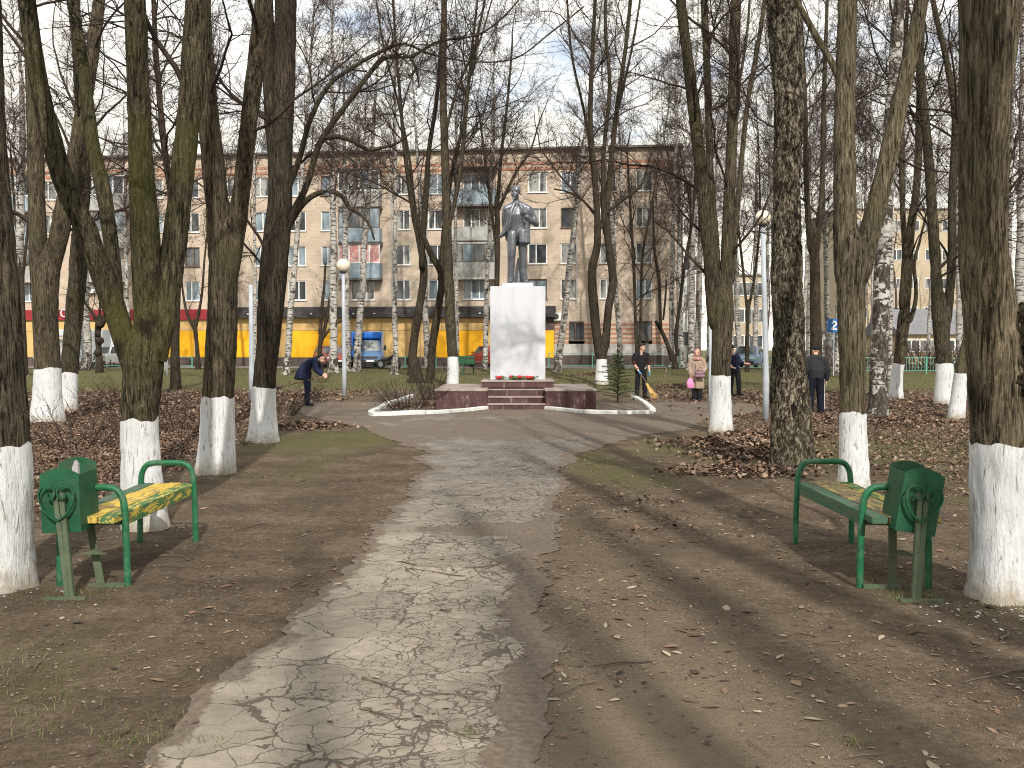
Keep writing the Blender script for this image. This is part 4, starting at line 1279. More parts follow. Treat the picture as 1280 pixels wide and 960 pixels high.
# the thicket of birches beyond the right half of the park: nothing tells these apart
rg = random.Random(5)
THICK = [(838, 'birch at the right end of the striped brick ground floor'), (852, 'birch in front of the narrow pale block'), (884, 'birch seen past the left stem of the three stemmed trunk'),
         (905, 'birch directly behind the three stemmed trunk'), (915, 'birch between the three stemmed trunk and the man in the dark top'), (955, 'birch directly behind the right lamp post'),
         (970, 'birch hidden low down by the cracked trunk, left side'), (1001, 'birch close to the right edge of the cracked trunk'), (1046, 'birch just left of the forked right trunk, beyond the small white kiosk'),
         (1056, 'birch behind the left limb of the forked right trunk'), (1078, 'birch seen in the fork of the right trunk'), (1092, 'birch immediately left of the old black footed birch'),
         (1112, 'birch between the old black footed birch and the narrow whitewashed foot'), (1132, 'birch right behind the narrow forked trunk with whitewashed foot'), (1158, 'birch left of the broad two stemmed trunk'),
         (1200, 'birch at the left edge of the biggest trunk'), (1222, 'birch behind the biggest trunk, left part'), (1262, 'birch behind the burr of the biggest trunk')]
for px, lab in THICK:
    Yb = rg.uniform(44, 66) if px > 890 else rg.uniform(58, 66)
    g = at(px, HOR, Yb)
    zb = float(gz(g.x, g.y))
    pyb = HOR + (EYE - zb) * FPX / Yb
    birch(px, pyb, rg.uniform(4.5, 8), px + rg.uniform(-8, 8), pyb - 200, lab, 'birches of the thicket on the right', Y=Yb, hs=rg.uniform(.85, 1.1))
for px, lab in ((160, 'thin birch between the knobbly pollard and the mossy forked trunk'), (205, 'thin birch behind the mossy forked trunk'), (290, 'thin birch behind the straight forked trunk'), (318, 'thin birch beside the bare grey pole')):
    Yb = rg.uniform(52, 62)
    zb = .3
    pyb = HOR + (EYE - zb) * FPX / Yb
    birch(px, pyb, rg.uniform(4, 6), px + rg.uniform(-8, 8), pyb - 200, lab, 'thin birches between the left trunks', Y=Yb, hs=rg.uniform(.8, 1.0))

# ------------------------------------------------------------------ block of flats with shops
BO = at(846, HOR, 68.0)
BANG = math.atan2(4.0, -42.0)            # along the facade to the left
BU = Vector((math.cos(BANG), math.sin(BANG), 0))
BNRM = Vector((BU.y, -BU.x, 0))
if BNRM.y > 0:
    BNRM = -BNRM
BASE_Z = 0.33
bld = thing('apartment_building', 'long five storey block of flats in pale brick with yellow shops along its foot', 'building', (BO.x, BO.y, BASE_Z), BANG - PI)
# local frame of the building: -x runs left along the facade, -y comes towards the park, z up
def F(px, py):
    d = Vector(ray(px, py))
    n = Vector((-BU.y, BU.x, 0))
    o = Vector((0, 0, EYE))
    k = (Vector((BO.x, BO.y, 0)) - o).dot(n) / d.dot(n)
    p = o + d * k
    return -((p.x - BO.x) * BU.x + (p.y - BO.y) * BU.y), p.z - BASE_Z
FZ = lambda py: F(640, py)[1]
XL = F(-150, 300)[0]
Z_ROOF = FZ(188)
rowsz = [(FZ(py + 12), FZ(py - 13)) for py in (362, 318, 273.5, 229)]
wins = {k: [] for k in range(4)}       # floor -> (x0, x1)
def addw(px, w, floors):
    for fl in floors:
        x = F(px, 300)[0]
        wins[fl].append((x - w / 2, x + w / 2))
for px in (-110, -62, 62, 98, 195, 240, 283, 327, 371, 411, 503, 545, 672, 711, 760, 805):
    addw(px, 1.15 if px not in (371, 672) else 1.35, (0, 1, 2, 3))
for px in (30, 138, 453, 594):
    addw(px, 1.75, (0, 1, 2, 3))
low = []                                # windows of the brick ground floor at the right
for px in (721, 806):
    x = F(px, 300)[0]
    low.append((x - .55, x + .55))
XS = F(693, 420)[0]                      # where the shops end
wall = MB()
def hole_rows(x0, x1, z0, z1, holes, y=0.0):
    """wall band with openings"""
    hs = sorted(h for h in holes if h[0] > x0 and h[1] < x1)
    cur = x0
    for a, b in hs:
        quad(cur, a, z0, z1, y)
        wall.polys([(a, y, z0), (a, y + .16, z0), (a, y + .16, z1), (a, y, z1)], [(0, 1, 2, 3)])
        wall.polys([(b, y, z0), (b, y + .16, z0), (b, y + .16, z1), (b, y, z1)], [(3, 2, 1, 0)])
        wall.polys([(a, y, z0), (b, y, z0), (b, y + .16, z0), (a, y + .16, z0)], [(0, 1, 2, 3)])
        wall.polys([(a, y, z1), (b, y, z1), (b, y + .16, z1), (a, y + .16, z1)], [(3, 2, 1, 0)])
        cur = b
    quad(cur, x1, z0, z1, y)
def quad(x0, x1, z0, z1, y):
    wall.polys([(x0, y, z0), (x1, y, z0), (x1, y, z1), (x0, y, z1)], [(0, 1, 2, 3)])
LZ0, LZ1 = FZ(430), FZ(404)
Z_SH = FZ(398)
quad(XL, XS, Z_SH - .4, rowsz[0][0], 0)
quad(XS, 0, FZ(402), rowsz[0][0], 0)
for i in range(4):
    z0, z1 = rowsz[i]
    hole_rows(XL, 0, z0, z1, wins[i])
    quad(XL, 0, z1, rowsz[i + 1][0] if i < 3 else FZ(203), 0)
quad(XL, 0, FZ(195), Z_ROOF, 0)
hole_rows(XS, 0, LZ0, FZ(402), low)
# end and back
wall.polys([(0, 0, 0), (0, 12, 0), (0, 12, Z_ROOF), (0, 0, Z_ROOF)], [(0, 1, 2, 3)])
wall.polys([(XL, 0, 0), (XL, 12, 0), (XL, 12, Z_ROOF), (XL, 0, Z_ROOF)], [(3, 2, 1, 0)])
wall.polys([(XL, 12, 0), (0, 12, 0), (0, 12, Z_ROOF), (XL, 12, Z_ROOF)], [(3, 2, 1, 0)])
wall.build('wall', M_BRICK, bld)
MB().box(XL, .02, -.03, 0.02, FZ(213), FZ(195)).build('brick_band', M_BRICK, bld)
MB().box(XL, .025, -.05, 0.02, FZ(206.5), FZ(203.2)).build('red_brick_band', M_REDBRICK, bld)
MB().box(XL, .025, -.05, 0.02, FZ(213), FZ(209.5)).build('red_brick_band', M_REDBRICK, bld)
MB().box(XL, .3, -.35, 12.3, Z_ROOF, Z_ROOF + .14).build('roof', M_ROOF, bld)
for px, w, h in ((648, .9, .7), (668, 1.6, .45), (690, .5, .3), (205, .9, .8), (430, .8, .6)):
    x = F(px, 190)[0]
    MB().box(x - w / 2, x + w / 2, 2, 3, Z_ROOF + .1, Z_ROOF + .14 + h).build('chimney', M_BRICK_G, bld)
# brick stripes of the ground floor on the right and the plinth
nst = 5
for i in range(nst):
    za = LZ0 + (FZ(402) - LZ0) * i / nst
    hz = (FZ(402) - LZ0) / nst * .55
    cur = XS
    for a, b in sorted(low) + [(0.02, 9)]:
        MB().box(cur, a, -.025, .01, za + .02, za + hz).build('brick_stripe', M_REDBRICK, bld)
        cur = b
MB().box(XS, .03, -.05, .02, FZ(444), LZ0 - .002).build('plinth', M_PLINTH, bld)
MB().box(XS, .03, -.03, .02, -.4, FZ(444) - .003).build('plinth', M_DARKPLINTH, bld)

def window_part(x0, x1, z0, z1, kind, seedv, frame=M_WHITE):
    w = x1 - x0
    m = MB()
    t = .065
    m.box(x0, x1, .06, .14, z0, z0 + t).box(x0, x1, .06, .14, z1 - t, z1).box(x0, x0 + t, .06, .14, z0 + t, z1 - t).box(x1 - t, x1, .06, .14, z0 + t, z1 - t)
    nm = 3 if w > 1.6 else 2
    for i in range(1, nm):
        xm = x0 + w * (i / nm if nm == 3 else (.42 if seedv % 2 else .58))
        m.box(xm - .035, xm + .035, .065, .135, z0 + t, z1 - t)
    m.box(x0 - .06, x1 + .06, -.09, .06, z0 - .05, z0)
    f = m.build('window', frame, bld)
    MB().box(x0 + .02, x1 - .02, .145, .155, z0 + .02, z1 - .02).build('pane', M_PANE[kind], f)
rw = random.Random(3)
for i in range(4):
    for a, b in wins[i]:
        window_part(a, b, rowsz[i][0], rowsz[i][1], rw.choice((0, 1, 1, 2, 2)), rw.randint(0, 9), M_WHITE if rw.random() < .86 else M_WOODFRAME)
for a, b in low:
    window_part(a, b, LZ0 + .25, LZ1 + .05, 0, 1, M_WOODFRAME)

# balconies: three storeys of each column, each glazed or patched its own way
def balcony(pxa, pxb, fl, sheet, glazed, canopy=False, curtain=False):
    x0, x1 = F(pxa, 300)[0], F(pxb, 300)[0]
    zs_ = FZ({1: 347.5, 2: 303.5, 3: 257}[fl])
    zt = zs_ + 2.45
    zp = zs_ + 1.08
    D = .95
    b = MB().box(x0 - .03, x1 + .03, -D - .03, 0.0, zs_ - .14, zs_).build('balcony', M_ROOF if sheet is M_BALC_B else M_PLINTH, bld)
    MB().box(x0, x1, -D, -D + .04, zs_, zp).box(x0, x0 + .04, -D + .04, -.01, zs_, zp).box(x1 - .04, x1, -D + .04, -.01, zs_, zp).build('parapet', sheet, b)
    if glazed:
        fr = MB()
        n = 4
        for i in range(n + 1):
            xx = x0 + (x1 - x0) * i / n
            fr.box(xx - .04, xx + .04, -D - .005, -D + .06, zp, zt)
        fr.box(x0, x1, -D - .01, -D + .065, zt, zt + .1).box(x0, x1, -D - .012, -D + .07, zp, zp + .06)
        fr.build('glazing_frame', M_WHITE if curtain or fl == 3 else M_WOODFRAME, b)
        for i in range(n):
            xa, xb = x0 + (x1 - x0) * i / n + .04, x0 + (x1 - x0) * (i + 1) / n - .04
            MB().box(xa, xb, -D + .02, -D + .03, zp + .06, zt).build('pane', M_BALC_R if curtain else M_PANE[(i + fl) % 3], b)
        MB().box(x0 - .05, x1 + .05, -D - .1, 0, zt + .1, zt + .16).build('canopy', M_ROOF, b)
    else:
        r_ = MB()
        r_.tube([(x0, -D + .02, zp), (x0, -D + .02, zt)], .025, 6).tube([(x1, -D + .02, zp), (x1, -D + .02, zt)], .025, 6).tube([(x0, -D + .02, zp + .5), (x1, -D + .02, zp + .5)], .015, 6)
        r_.build('rail', M_WOODFRAME, b)
        if canopy:
            MB().box(x0 - .1, x1 + .1, -D - .15, 0, zt + .15, zt + .22).build('canopy', M_ROOF, b)
balcony(428, 478, 1, M_BALC_B, True, curtain=True)
balcony(428, 478, 2, M_BALC_B, True)
balcony(428, 478, 3, M_BALC_G, True)
balcony(567, 621, 1, M_BALC_G, True)
balcony(567, 621, 2, M_BALC_G, False)
balcony(567, 621, 3, M_BALC_B, False, canopy=True)
balcony(8, 52, 1, M_BALC_G, True)
balcony(8, 52, 2, M_BALC_B, False)
balcony(8, 52, 3, M_BALC_B, True)
balcony(112, 163, 1, M_BALC_G, False)
balcony(112, 163, 2, M_BALC_G, True)
balcony(112, 163, 3, M_BALC_G, True)
for px, py in ((115, 362), (697, 396), (492, 410)):
    x, z = F(px, py)
    ac = MB().box(x - .4, x + .4, -.34, -.04, z - .28, z + .28).build('air_conditioner', M_WHITE, bld, bevel=.02)
    MB().lathe([(.19, 0), (.21, .02), (.03, .025)], 16, Matrix.Translation((x - .1, -.34, z)) @ Matrix.Rotation(PI / 2, 4, 'X')).build('fan_grille', M_DARKMETAL, ac)
# shop front: panels one by one, yellow ones among the beige
ZP0, ZP1, ZP2 = FZ(447), FZ(413), FZ(397)
def shop_panel(pa, pb, z0, z1, mat):
    x0, x1 = F(pa, 420)[0] + .012, F(pb, 420)[0] - .012
    MB().box(x0, x1, -.42, -.1, z0 + .012, z1 - .012).build('cladding_panel', mat, bld)
YEL = [(-60, -20), (133, 165), (170, 222), (225, 245), (249, 350), (360, 427), (545, 606), (681, 693)]
edges_ = [-150, -100, -60, -20, 20, 55, 90, 133, 165, 170, 196, 222, 225, 245, 249, 283, 316, 350, 360, 382, 405, 427, 433, 480, 508, 527, 545, 565, 586, 606, 630, 656, 681, 693]
for a, b in zip(edges_[:-1], edges_[1:]):
    if b - a < 5.5:
        yel = False
    else:
        yel = any(ya - 1 <= a and b <= yb + 1 for ya, yb in YEL)
    shop_panel(a, b, ZP0, ZP1, M_YELLOW if yel else M_BEIGE)
for a, b in zip(range(-150, 690, 37), range(-113, 700, 37)):
    shop_panel(a, min(b, 693), ZP1, ZP2, M_BEIGE)
MB().box(XL, XS, -.46, .0, -.45, ZP0 - .004).build('plinth', M_DARKPLINTH, bld)
MB().box(XL, XS - .02, -.40, -.11, ZP0, ZP2 - .03).build('shop_wall', M_DARKPLINTH, bld)
MB().box(F(436, 420)[0], F(482, 420)[0], -.6, -.425, FZ(447), FZ(413.5)).build('shop_doorway', M_PLINTH, bld)
aw = MB()
xa = F(272, 390)[0]
for i in range(6):
    z0 = ZP2 + .02 + (FZ(383) - ZP2) * i / 6
    aw.box(xa, XS + .1, -.95 + i * .11, .0, z0, z0 + (FZ(383) - ZP2) / 6 - .015)
aw.build('awning', M_AWN, bld)
lamp_m = MB()
for px in range(290, 690, 26):
    x = F(px, 388)[0]
    lamp_m.box(x - .06, x + .06, -1.0, -.96, ZP2 + .25, ZP2 + .33)
lm = lamp_m.build('awning_lamp', M_WHITE, bld)
lm['kind'] = 'stuff'
MB().box(XL, xa - .05, -.62, 0, FZ(398.5), FZ(385.5)).build('sign_band', M_SIGNRED, bld)
def letter(ch, px, mat):
    cu = bpy.data.curves.new('letter', 'FONT')
    cu.body = ch
    cu.size = 0.78
    cu.extrude = 0.03
    cu.align_x = 'CENTER'
    t = bpy.data.objects.new('letter', cu)
    COL.objects.link(t)
    dg = bpy.context.evaluated_depsgraph_get()
    me = bpy.data.meshes.new_from_object(t.evaluated_get(dg))
    bpy.data.objects.remove(t)
    me.materials.clear()
    me.materials.append(mat)
    o = bpy.data.objects.new('letter', me)
    COL.objects.link(o)
    o.parent = bld
    x, z = F(px, 396.5)
    o.location = (x, -.66, z)
    o.rotation_euler = (PI / 2, 0, 0)
letter('И', 69.5, M_WHITE)
letter('Р', 76.6, M_LETTERG)
letter('О', 86, M_WHITE)
letter('У', 107.5, M_LETTERG)
M_PIPE = worn('grey_downpipe', (.33, .33, .32), .1, 4, .6, 0)
for px in (711, 524, 345, 480):
    x = F(px + 10, 300)[0]
    MB().tube([(x, -.08, FZ(384)), (x, -.08, Z_ROOF)], .05, 8).build('downpipe', M_PIPE, bld)

# a second block behind the end of the first, and buildings seen through the trees on the right
def far_block(name, label, px0, px1, pytop, Y, mat, floors, cols, depth=10, roof=None, rz=0):
    p0, p1 = at(px0, HOR, Y), at(px1, HOR, Y)
    ztop = at(px0, pytop, Y).z
    zb = float(terrain(Y))
    w = p1.x - p0.x
    r = thing(name, label, 'building', (p0.x, Y, zb), rz)
    MB().box(0, w, 0, depth, -.3, ztop - zb).build('wall', mat, r)
    if roof == 'gable':
        m = MB()
        h = (ztop - zb)
        e = .4
        m.polys([(-e, -e, h), (w + e, -e, h), (w + e, depth / 2, h + 2.2), (-e, depth / 2, h + 2.2), (-e, depth + e, h), (w + e, depth + e, h)], [(0, 1, 2, 3), (3, 2, 5, 4), (0, 3, 4), (1, 5, 2), (0, 4, 5, 1)])
        m.build('roof', worn('grey_slate_roof', (.17, .17, .18), .15, 1.5, .8, .003), r)
    else:
        MB().box(-.2, w + .2, -.2, depth + .2, ztop - zb + .002, ztop - zb + .15).build('roof', M_ROOF, r)
    fh = (ztop - zb - .6) / floors
    for i in range(floors):
        for c in range(cols):
            x = w * (c + .5) / cols
            z0 = .5 + i * fh + fh * .28
            f = MB().box(x - .7, x + .7, -.05, -.003, z0, z0 + min(1.45, fh * .55)).build('window', M_WHITE, r)
            for q in (-.34, .34):
                MB().box(x + q - .29, x + q + .29, -.06, -.052, z0 + .08, z0 + min(1.45, fh * .55) - .08).build('pane', M_PANE[(i + c) % 2], f)
    return r
M_OCHRE = worn('ochre_plaster', (.40, .335, .245), .1, .6, .9, 0, (.36, .26, .15), .5)
M_CREAM = worn('cream_plaster', (.55, .45, .30), .1, .8, .9, 0, (.4, .32, .22), .5)
M_PALE = worn('pale_plaster', (.55, .55, .53), .1, .8, .9, 0, (.4, .38, .36), .4)
far_block('apartment_building', 'narrow pale block showing past the right end of the long flats', 850, 874, 208, 92, M_PALE, 5, 1, 14)
far_block('apartment_building', 'ochre block of flats far behind the trees on the right', 1045, 1235, 262, 125, M_OCHRE, 5, 9, 12)
far_block('apartment_building', 'ochre house end seen between the three stemmed trunk and the right lamp pole', 908, 952, 345, 100, M_OCHRE, 3, 3, 10)
far_block('low_house', 'low cream house under a grey gable roof beyond the green railing', 1128, 1215, 418, 78, M_CREAM, 1, 4, 8, 'gable')
far_block('low_house', 'small white kiosk house beyond the road sign', 1028, 1050, 416, 74, M_PALE, 1, 1, 4)

# ------------------------------------------------------------------ monument
PX0, PX1 = at(545, 500, 24.9).x, at(744.5, 500, 24.9).x
SX0, SX1 = at(609, 500, 24.9).x, at(682, 500, 24.9).x
PY0, PY1 = 24.75, 28.7
PZ = float(gz(0, 25)) * 0
plat = thing('stepped_platform', 'low maroon painted platform with grey top and steps in the middle, under the white pedestal', 'platform', ((PX0 + PX1) / 2, PY0, PZ))
pc = (PX0 + PX1) / 2
def loc_(x): return x - pc
for a, b in ((PX0, SX0), (SX1, PX1)):
    MB().box(loc_(a), loc_(b), 0, 1.6, -.1, .47).build('side_block', M_MAROON, plat, bevel=.012)
    MB().box(loc_(a) - .025, loc_(b) + .012, -.03, 1.6, .472, .53).build('top_slab', M_SLAB, plat, bevel=.012)
MB().box(loc_(PX0), loc_(PX1), 1.602, PY1 - PY0, -.1, .468).build('rear_block', M_MAROON, plat, bevel=.012)
MB().box(loc_(PX0) - .025, loc_(PX1) + .025, 1.604, PY1 - PY0 + .03, .471, .528).build('top_slab', M_SLAB, plat, bevel=.012)
for i in range(3):
    z0, z1 = (-.1, .15, .32)[i], (.15, .32, .50)[i]
    y0 = .02 + .36 * i
    sp = MB().box(loc_(SX0) + .003, loc_(SX1) - .003, y0, 1.6, z0, z1 - .035).build('step', M_MAROON, plat)
    MB().box(loc_(SX0) + .005, loc_(SX1) - .005, y0 - .02, 1.6, z1 - .034, z1).build('tread', M_SLAB, sp, bevel=.008)
ped_y = 26.7
pcx = at(647, 400, ped_y).x
ped = thing('monument_pedestal', 'tall white rectangular pedestal carrying the grey statue', 'pedestal', (pcx, ped_y, .528))
hw = 67.0 * mpp(ped_y) / 2
zt = at(647, 358, ped_y - .7).z - .528
MB().box(-.96, .96, -.98, .98, 0, .15).build('ledge', M_MAROON, ped, bevel=.012)
MB().box(-.985, .985, -1.0, 1.0, .151, .20).build('ledge_slab', M_SLAB, ped, bevel=.012)
MB().box(-hw, hw, -hw, hw, .201, zt).build('shaft', M_PEDESTAL, ped, bevel=.015)
ctop = at(647, 353.5, ped_y - .5).z - .528
MB().box(-.42, .42, -.42, .42, zt + .002, ctop + .005).build('statue_plinth', M_PEDESTAL, ped, bevel=.012)
ST_Z = .528 + ctop + .006

def ball(r, n=2):
    bm = bmesh.new()
    bmesh.ops.create_icosphere(bm, subdivisions=n, radius=1.0)
    v = np.array([x.co[:] for x in bm.verts]); f = np.array([[q.index for q in fc.verts] for fc in bm.faces])
    bm.free()
    return v, f
BV, BF = ball(1, 2)
def sweep(mb, pts, k=0.3):
    """a solid swept through points (x,y,z, rx[,ry,rz]); spheres spaced closely, fused later"""
    P = [tuple(p) + ((p[3],) * 2 if len(p) == 4 else ()) for p in pts]
    P = np.array(P, float)
    if len(P) == 1:
        mb.add(BV * P[0, 3:] + P[0, :3], BF)
        return mb
    for a, b in zip(P[:-1], P[1:]):
        L = np.linalg.norm(b[:3] - a[:3])
        n = max(2, int(L / (k * min(a[3:].min(), b[3:].min()))) + 1)
        for t in np.linspace(0, 1, n):
            q = a * (1 - t) + b * t
            mb.add(BV * q[3:] + q[:3], BF)
    return mb
def fuse(mb, name, mat, parent, voxel=.016, smooth=4, fac=.5, loc=None):
    """one continuous surface out of overlapping solids"""
    me = mb.mesh(name)
    o = bpy.data.objects.new(name, me)
    COL.objects.link(o)
    m = o.modifiers.new('r', 'REMESH')
    m.mode = 'VOXEL'
    m.voxel_size = voxel
    if smooth:
        s = o.modifiers.new('s', 'SMOOTH')
        s.iterations = smooth
        s.factor = fac
    dg = bpy.context.evaluated_depsgraph_get()
    me2 = bpy.data.meshes.new_from_object(o.evaluated_get(dg))
    o.modifiers.clear()
    o.data = me2
    bpy.data.meshes.remove(me)
    me2.name = name
    me2.polygons.foreach_set('use_smooth', [True] * len(me2.polygons))
    me2.materials.clear()
    me2.materials.append(mat)
    o.parent = parent
    if loc is not None:
        o.location = loc
    return o

def hand(mb, w, d, up, s=1.0, curl=.5, side=1):
    """palm, four unequal fingers and a thumb; w wrist, d finger direction, up the back of the hand"""
    w, d, up = Vector(w), Vector(d).normalized(), Vector(up)
    up = (up - up.dot(d) * d).normalized()
    x = d.cross(up) * side
    c = lambda v, r: (v.x, v.y, v.z, r * s)
    p = w + d * .085 * s
    for o in (-.026, 0, .026):
        sweep(mb, [c(w + x * o * .5 * s, .021), c(p + x * o * s, .017)])
    for i, (o, l) in enumerate(((-.033, .062), (-.011, .075), (.011, .07), (.033, .052))):
        a = p + x * o * s
        b = a + (d * (1 - curl * .5) - up * curl * .6) * l * .5 * s
        e = b + (d * (1 - curl * 1.3) - up * curl * 1.1).normalized() * l * .55 * s
        sweep(mb, [c(a, .0105), c(b, .0095), c(e, .008)])
    t0 = w + d * .03 * s - x * .03 * s
    t1 = t0 - x * .025 * s + d * .03 * s - up * .012 * s
    sweep(mb, [c(t0, .014), c(t1, .011), c(t1 + d * .032 * s - up * .014 * s, .009)])

def head(mb, c, yaw=0.0, pitch=0.0, s=1.0, beard=False):
    """head facing -y turned by yaw; returns a function giving places on it"""
    M = Matrix.Translation(c) @ Matrix.Rotation(yaw, 4, 'Z') @ Matrix.Rotation(pitch, 4, 'X')
    def q(x, y, z, *r):
        p = M @ Vector((x * s, y * s, z * s))
        return (p.x, p.y, p.z) + tuple(k * s for k in r)
    sweep(mb, [q(0, .012, .045, .078, .096, .085)])
    sweep(mb, [q(0, -.022, -.035, .062, .068, .075)])
    sweep(mb, [q(0, -.052, -.088, .034, .03, .026)])
    sweep(mb, [q(0, -.09, .0, .011), q(0, -.108, -.028, .015)])          # nose
    sweep(mb, [q(-.045, -.075, .028, .016, .012, .008), q(.045, -.075, .028, .016, .012, .008)], .8)   # brow
    sweep(mb, [q(-.018, -.084, -.062, .012, .009, .007), q(.018, -.084, -.062, .012, .009, .007)], .8)   # lips
    for sx in (-1, 1):
        sweep(mb, [q(sx * .078, .012, -.01, .010, .022, .034)])
        sweep(mb, [q(sx * .042, -.062, -.03, .024, .02, .02)])
    if beard:
        sweep(mb, [q(0, -.076, -.092, .024, .02, .03), q(0, -.088, -.128, .012, .012, .018)])
        sweep(mb, [q(-.03, -.086, -.055, .014, .01, .008), q(.03, -.086, -.055, .014, .01, .008)], .6)
    return q

# statue: a man in an open coat over a waistcoat, one hand at his lapel
st = thing('statue', 'silver grey statue of a bald bearded man in an open coat on the white pedestal', 'statue', (pcx - .02, ped_y, ST_Z))
SS = (at(647, 233, ped_y).z - ST_Z) / 1.78
b = MB()
head(b, Vector((-.02, -.03, 1.655)), yaw=R(-26), s=1.14, beard=True)
sweep(b, [(-.01, .0, 1.42, .062), (-.015, -.005, 1.56, .056)])
# torso in waistcoat and shirt
sweep(b, [(0.02, 0, .93, .165, .115, .1), (.01, -.01, 1.08, .165, .115, .1), (0.01, -.02, 1.25, .175, .125, .1), (0.01, -.0, 1.37, .16, .10, .07)])
# legs in trousers, one a step forward
sweep(b, [(-.085, -.02, .9, .10), (-.10, -.07, .5, .078), (-.105, -.06, .28, .07), (-.115, -.05, .09, .066)])
sweep(b, [(.10, .02, .9, .10), (.11, .04, .5, .078), (.12, .07, .28, .072), (.135, .07, .09, .068)])
sweep(b, [(-.115, -.02, .05, .055, .07, .05), (-.13, -.19, .035, .05, .07, .035)])
sweep(b, [(.135, .09, .05, .055, .07, .05), (.165, -.06, .035, .05, .07, .035)])
# shoulders and sleeves
sweep(b, [(-.195, .02, 1.365, .072), (-.222, .06, 1.22, .065), (-.222, .09, 1.08, .058), (-.20, .05, .93, .052)])
sweep(b, [(.215, .02, 1.365, .074), (.295, .03, 1.22, .066), (.355, .01, 1.10, .062), (.27, -.09, 1.14, .058), (.18, -.15, 1.20, .052)])
sweep(b, [(-.19, .02, 1.37, .072), (-.06, .03, 1.455, .055), (.08, .03, 1.455, .055), (.20, .02, 1.37, .074)])
hand(b, (.17, -.155, 1.21), (-.6, -.15, .75), (-.5, -.8, -.2), 1.15, .55, -1)
hand(b, (-.20, .045, .92), (0.05, -.05, -1), (-1, 0, 0), 1.1, .35, 1)
# lapels and collar
sweep(b, [(-.05, -.06, 1.46, .035, .03, .03), (-.11, -.125, 1.3, .03, .018, .05), (-.125, -.14, 1.12, .02, .016, .05), (-.17, -.13, .97, .022, .016, .05)], .5)
sweep(b, [(.05, -.06, 1.46, .035, .03, .03), (.115, -.125, 1.3, .04, .02, .05), (.14, -.145, 1.12, .025, .018, .05)], .5)
sweep(b, [(-.07, .03, 1.49, .03), (0, .06, 1.51, .03), (.07, .03, 1.49, .03)])
# coat body at the sides and back, flaring out on one side
sweep(b, [(-.15, .03, 1.30, .06, .11, .06), (-.165, .05, 1.1, .055, .12, .06), (-.225, .04, .95, .055, .10, .05), (-.30, .01, .87, .04, .08, .03)], .5)
sweep(b, [(.17, .0, 1.30, .075, .13, .06), (.17, -.02, 1.1, .08, .13, .06), (.165, -.02, .9, .085, .13, .05), (.165, -.02, .75, .092, .14, .035)], .5)
sweep(b, [(0, .10, 1.3, .18, .05, .06), (0, .12, 1.1, .18, .05, .06), (.01, .13, .9, .20, .05, .05), (.03, .14, .74, .2, .05, .035)], .4)
sweep(b, [(.10, -.11, .95, .06, .035, .05), (.10, -.12, .76, .07, .035, .035)], .5)
# stump behind the feet
sweep(b, [(0.02, .14, .02, .09), (.03, .14, .28, .06), (.04, .13, .45, .04)])
so = fuse(b, 'figure', M_STATUE, st, .0095, 2, .5)
so.scale = (SS, SS, SS)
MB().box(-.30, .36, -.26, .28, -.005, .02).build('foot_plate', M_STATUE, st, bevel=.005)

# flowers laid on the ledge
def bouquet(px, label, reds, greens, w):
    p = at(px, 471, 25.9)
    r = thing('flower_bouquet', label, 'flowers', (p.x, 25.86, .73))
    rg = random.Random(px)
    gm = MB()
    for i in range(greens):
        a = rg.uniform(-w, w)
        q = np.array([(a, rg.uniform(-.05, .05), .0), (a + rg.uniform(-.12, .12), rg.uniform(-.08, .05), rg.uniform(.03, .12)), (a + rg.uniform(-.18, .18), rg.uniform(-.1, .05), rg.uniform(.02, .10))])
        gm.tube(q, [.004, .02, .003], 4)
    gm.build('leaves', M_LEAFGREEN, r)
    for i in range(reds):
        m = MB()
        c = np.array((rg.uniform(-w, w), rg.uniform(-.06, .04), rg.uniform(.04, .09)))
        for k in range(6):
            a = k * 1.05
            v, f = lump_sphere(.032, RNG, .3, 8, 6)
            m.add(v + c + np.array((math.cos(a) * .03, math.sin(a) * .03, .01 * (k % 2))), f)
        m.build('blossom', M_REDPETAL, r, smooth=True)
bouquet(626, 'red flowers laid at the left foot of the pedestal', 4, 5, .10)
bouquet(647, 'green sprigs with few red flowers at the middle of the pedestal foot', 3, 14, .2)
bouquet(664, 'red flowers with dark leaves at the right foot of the pedestal', 5, 8, .14)

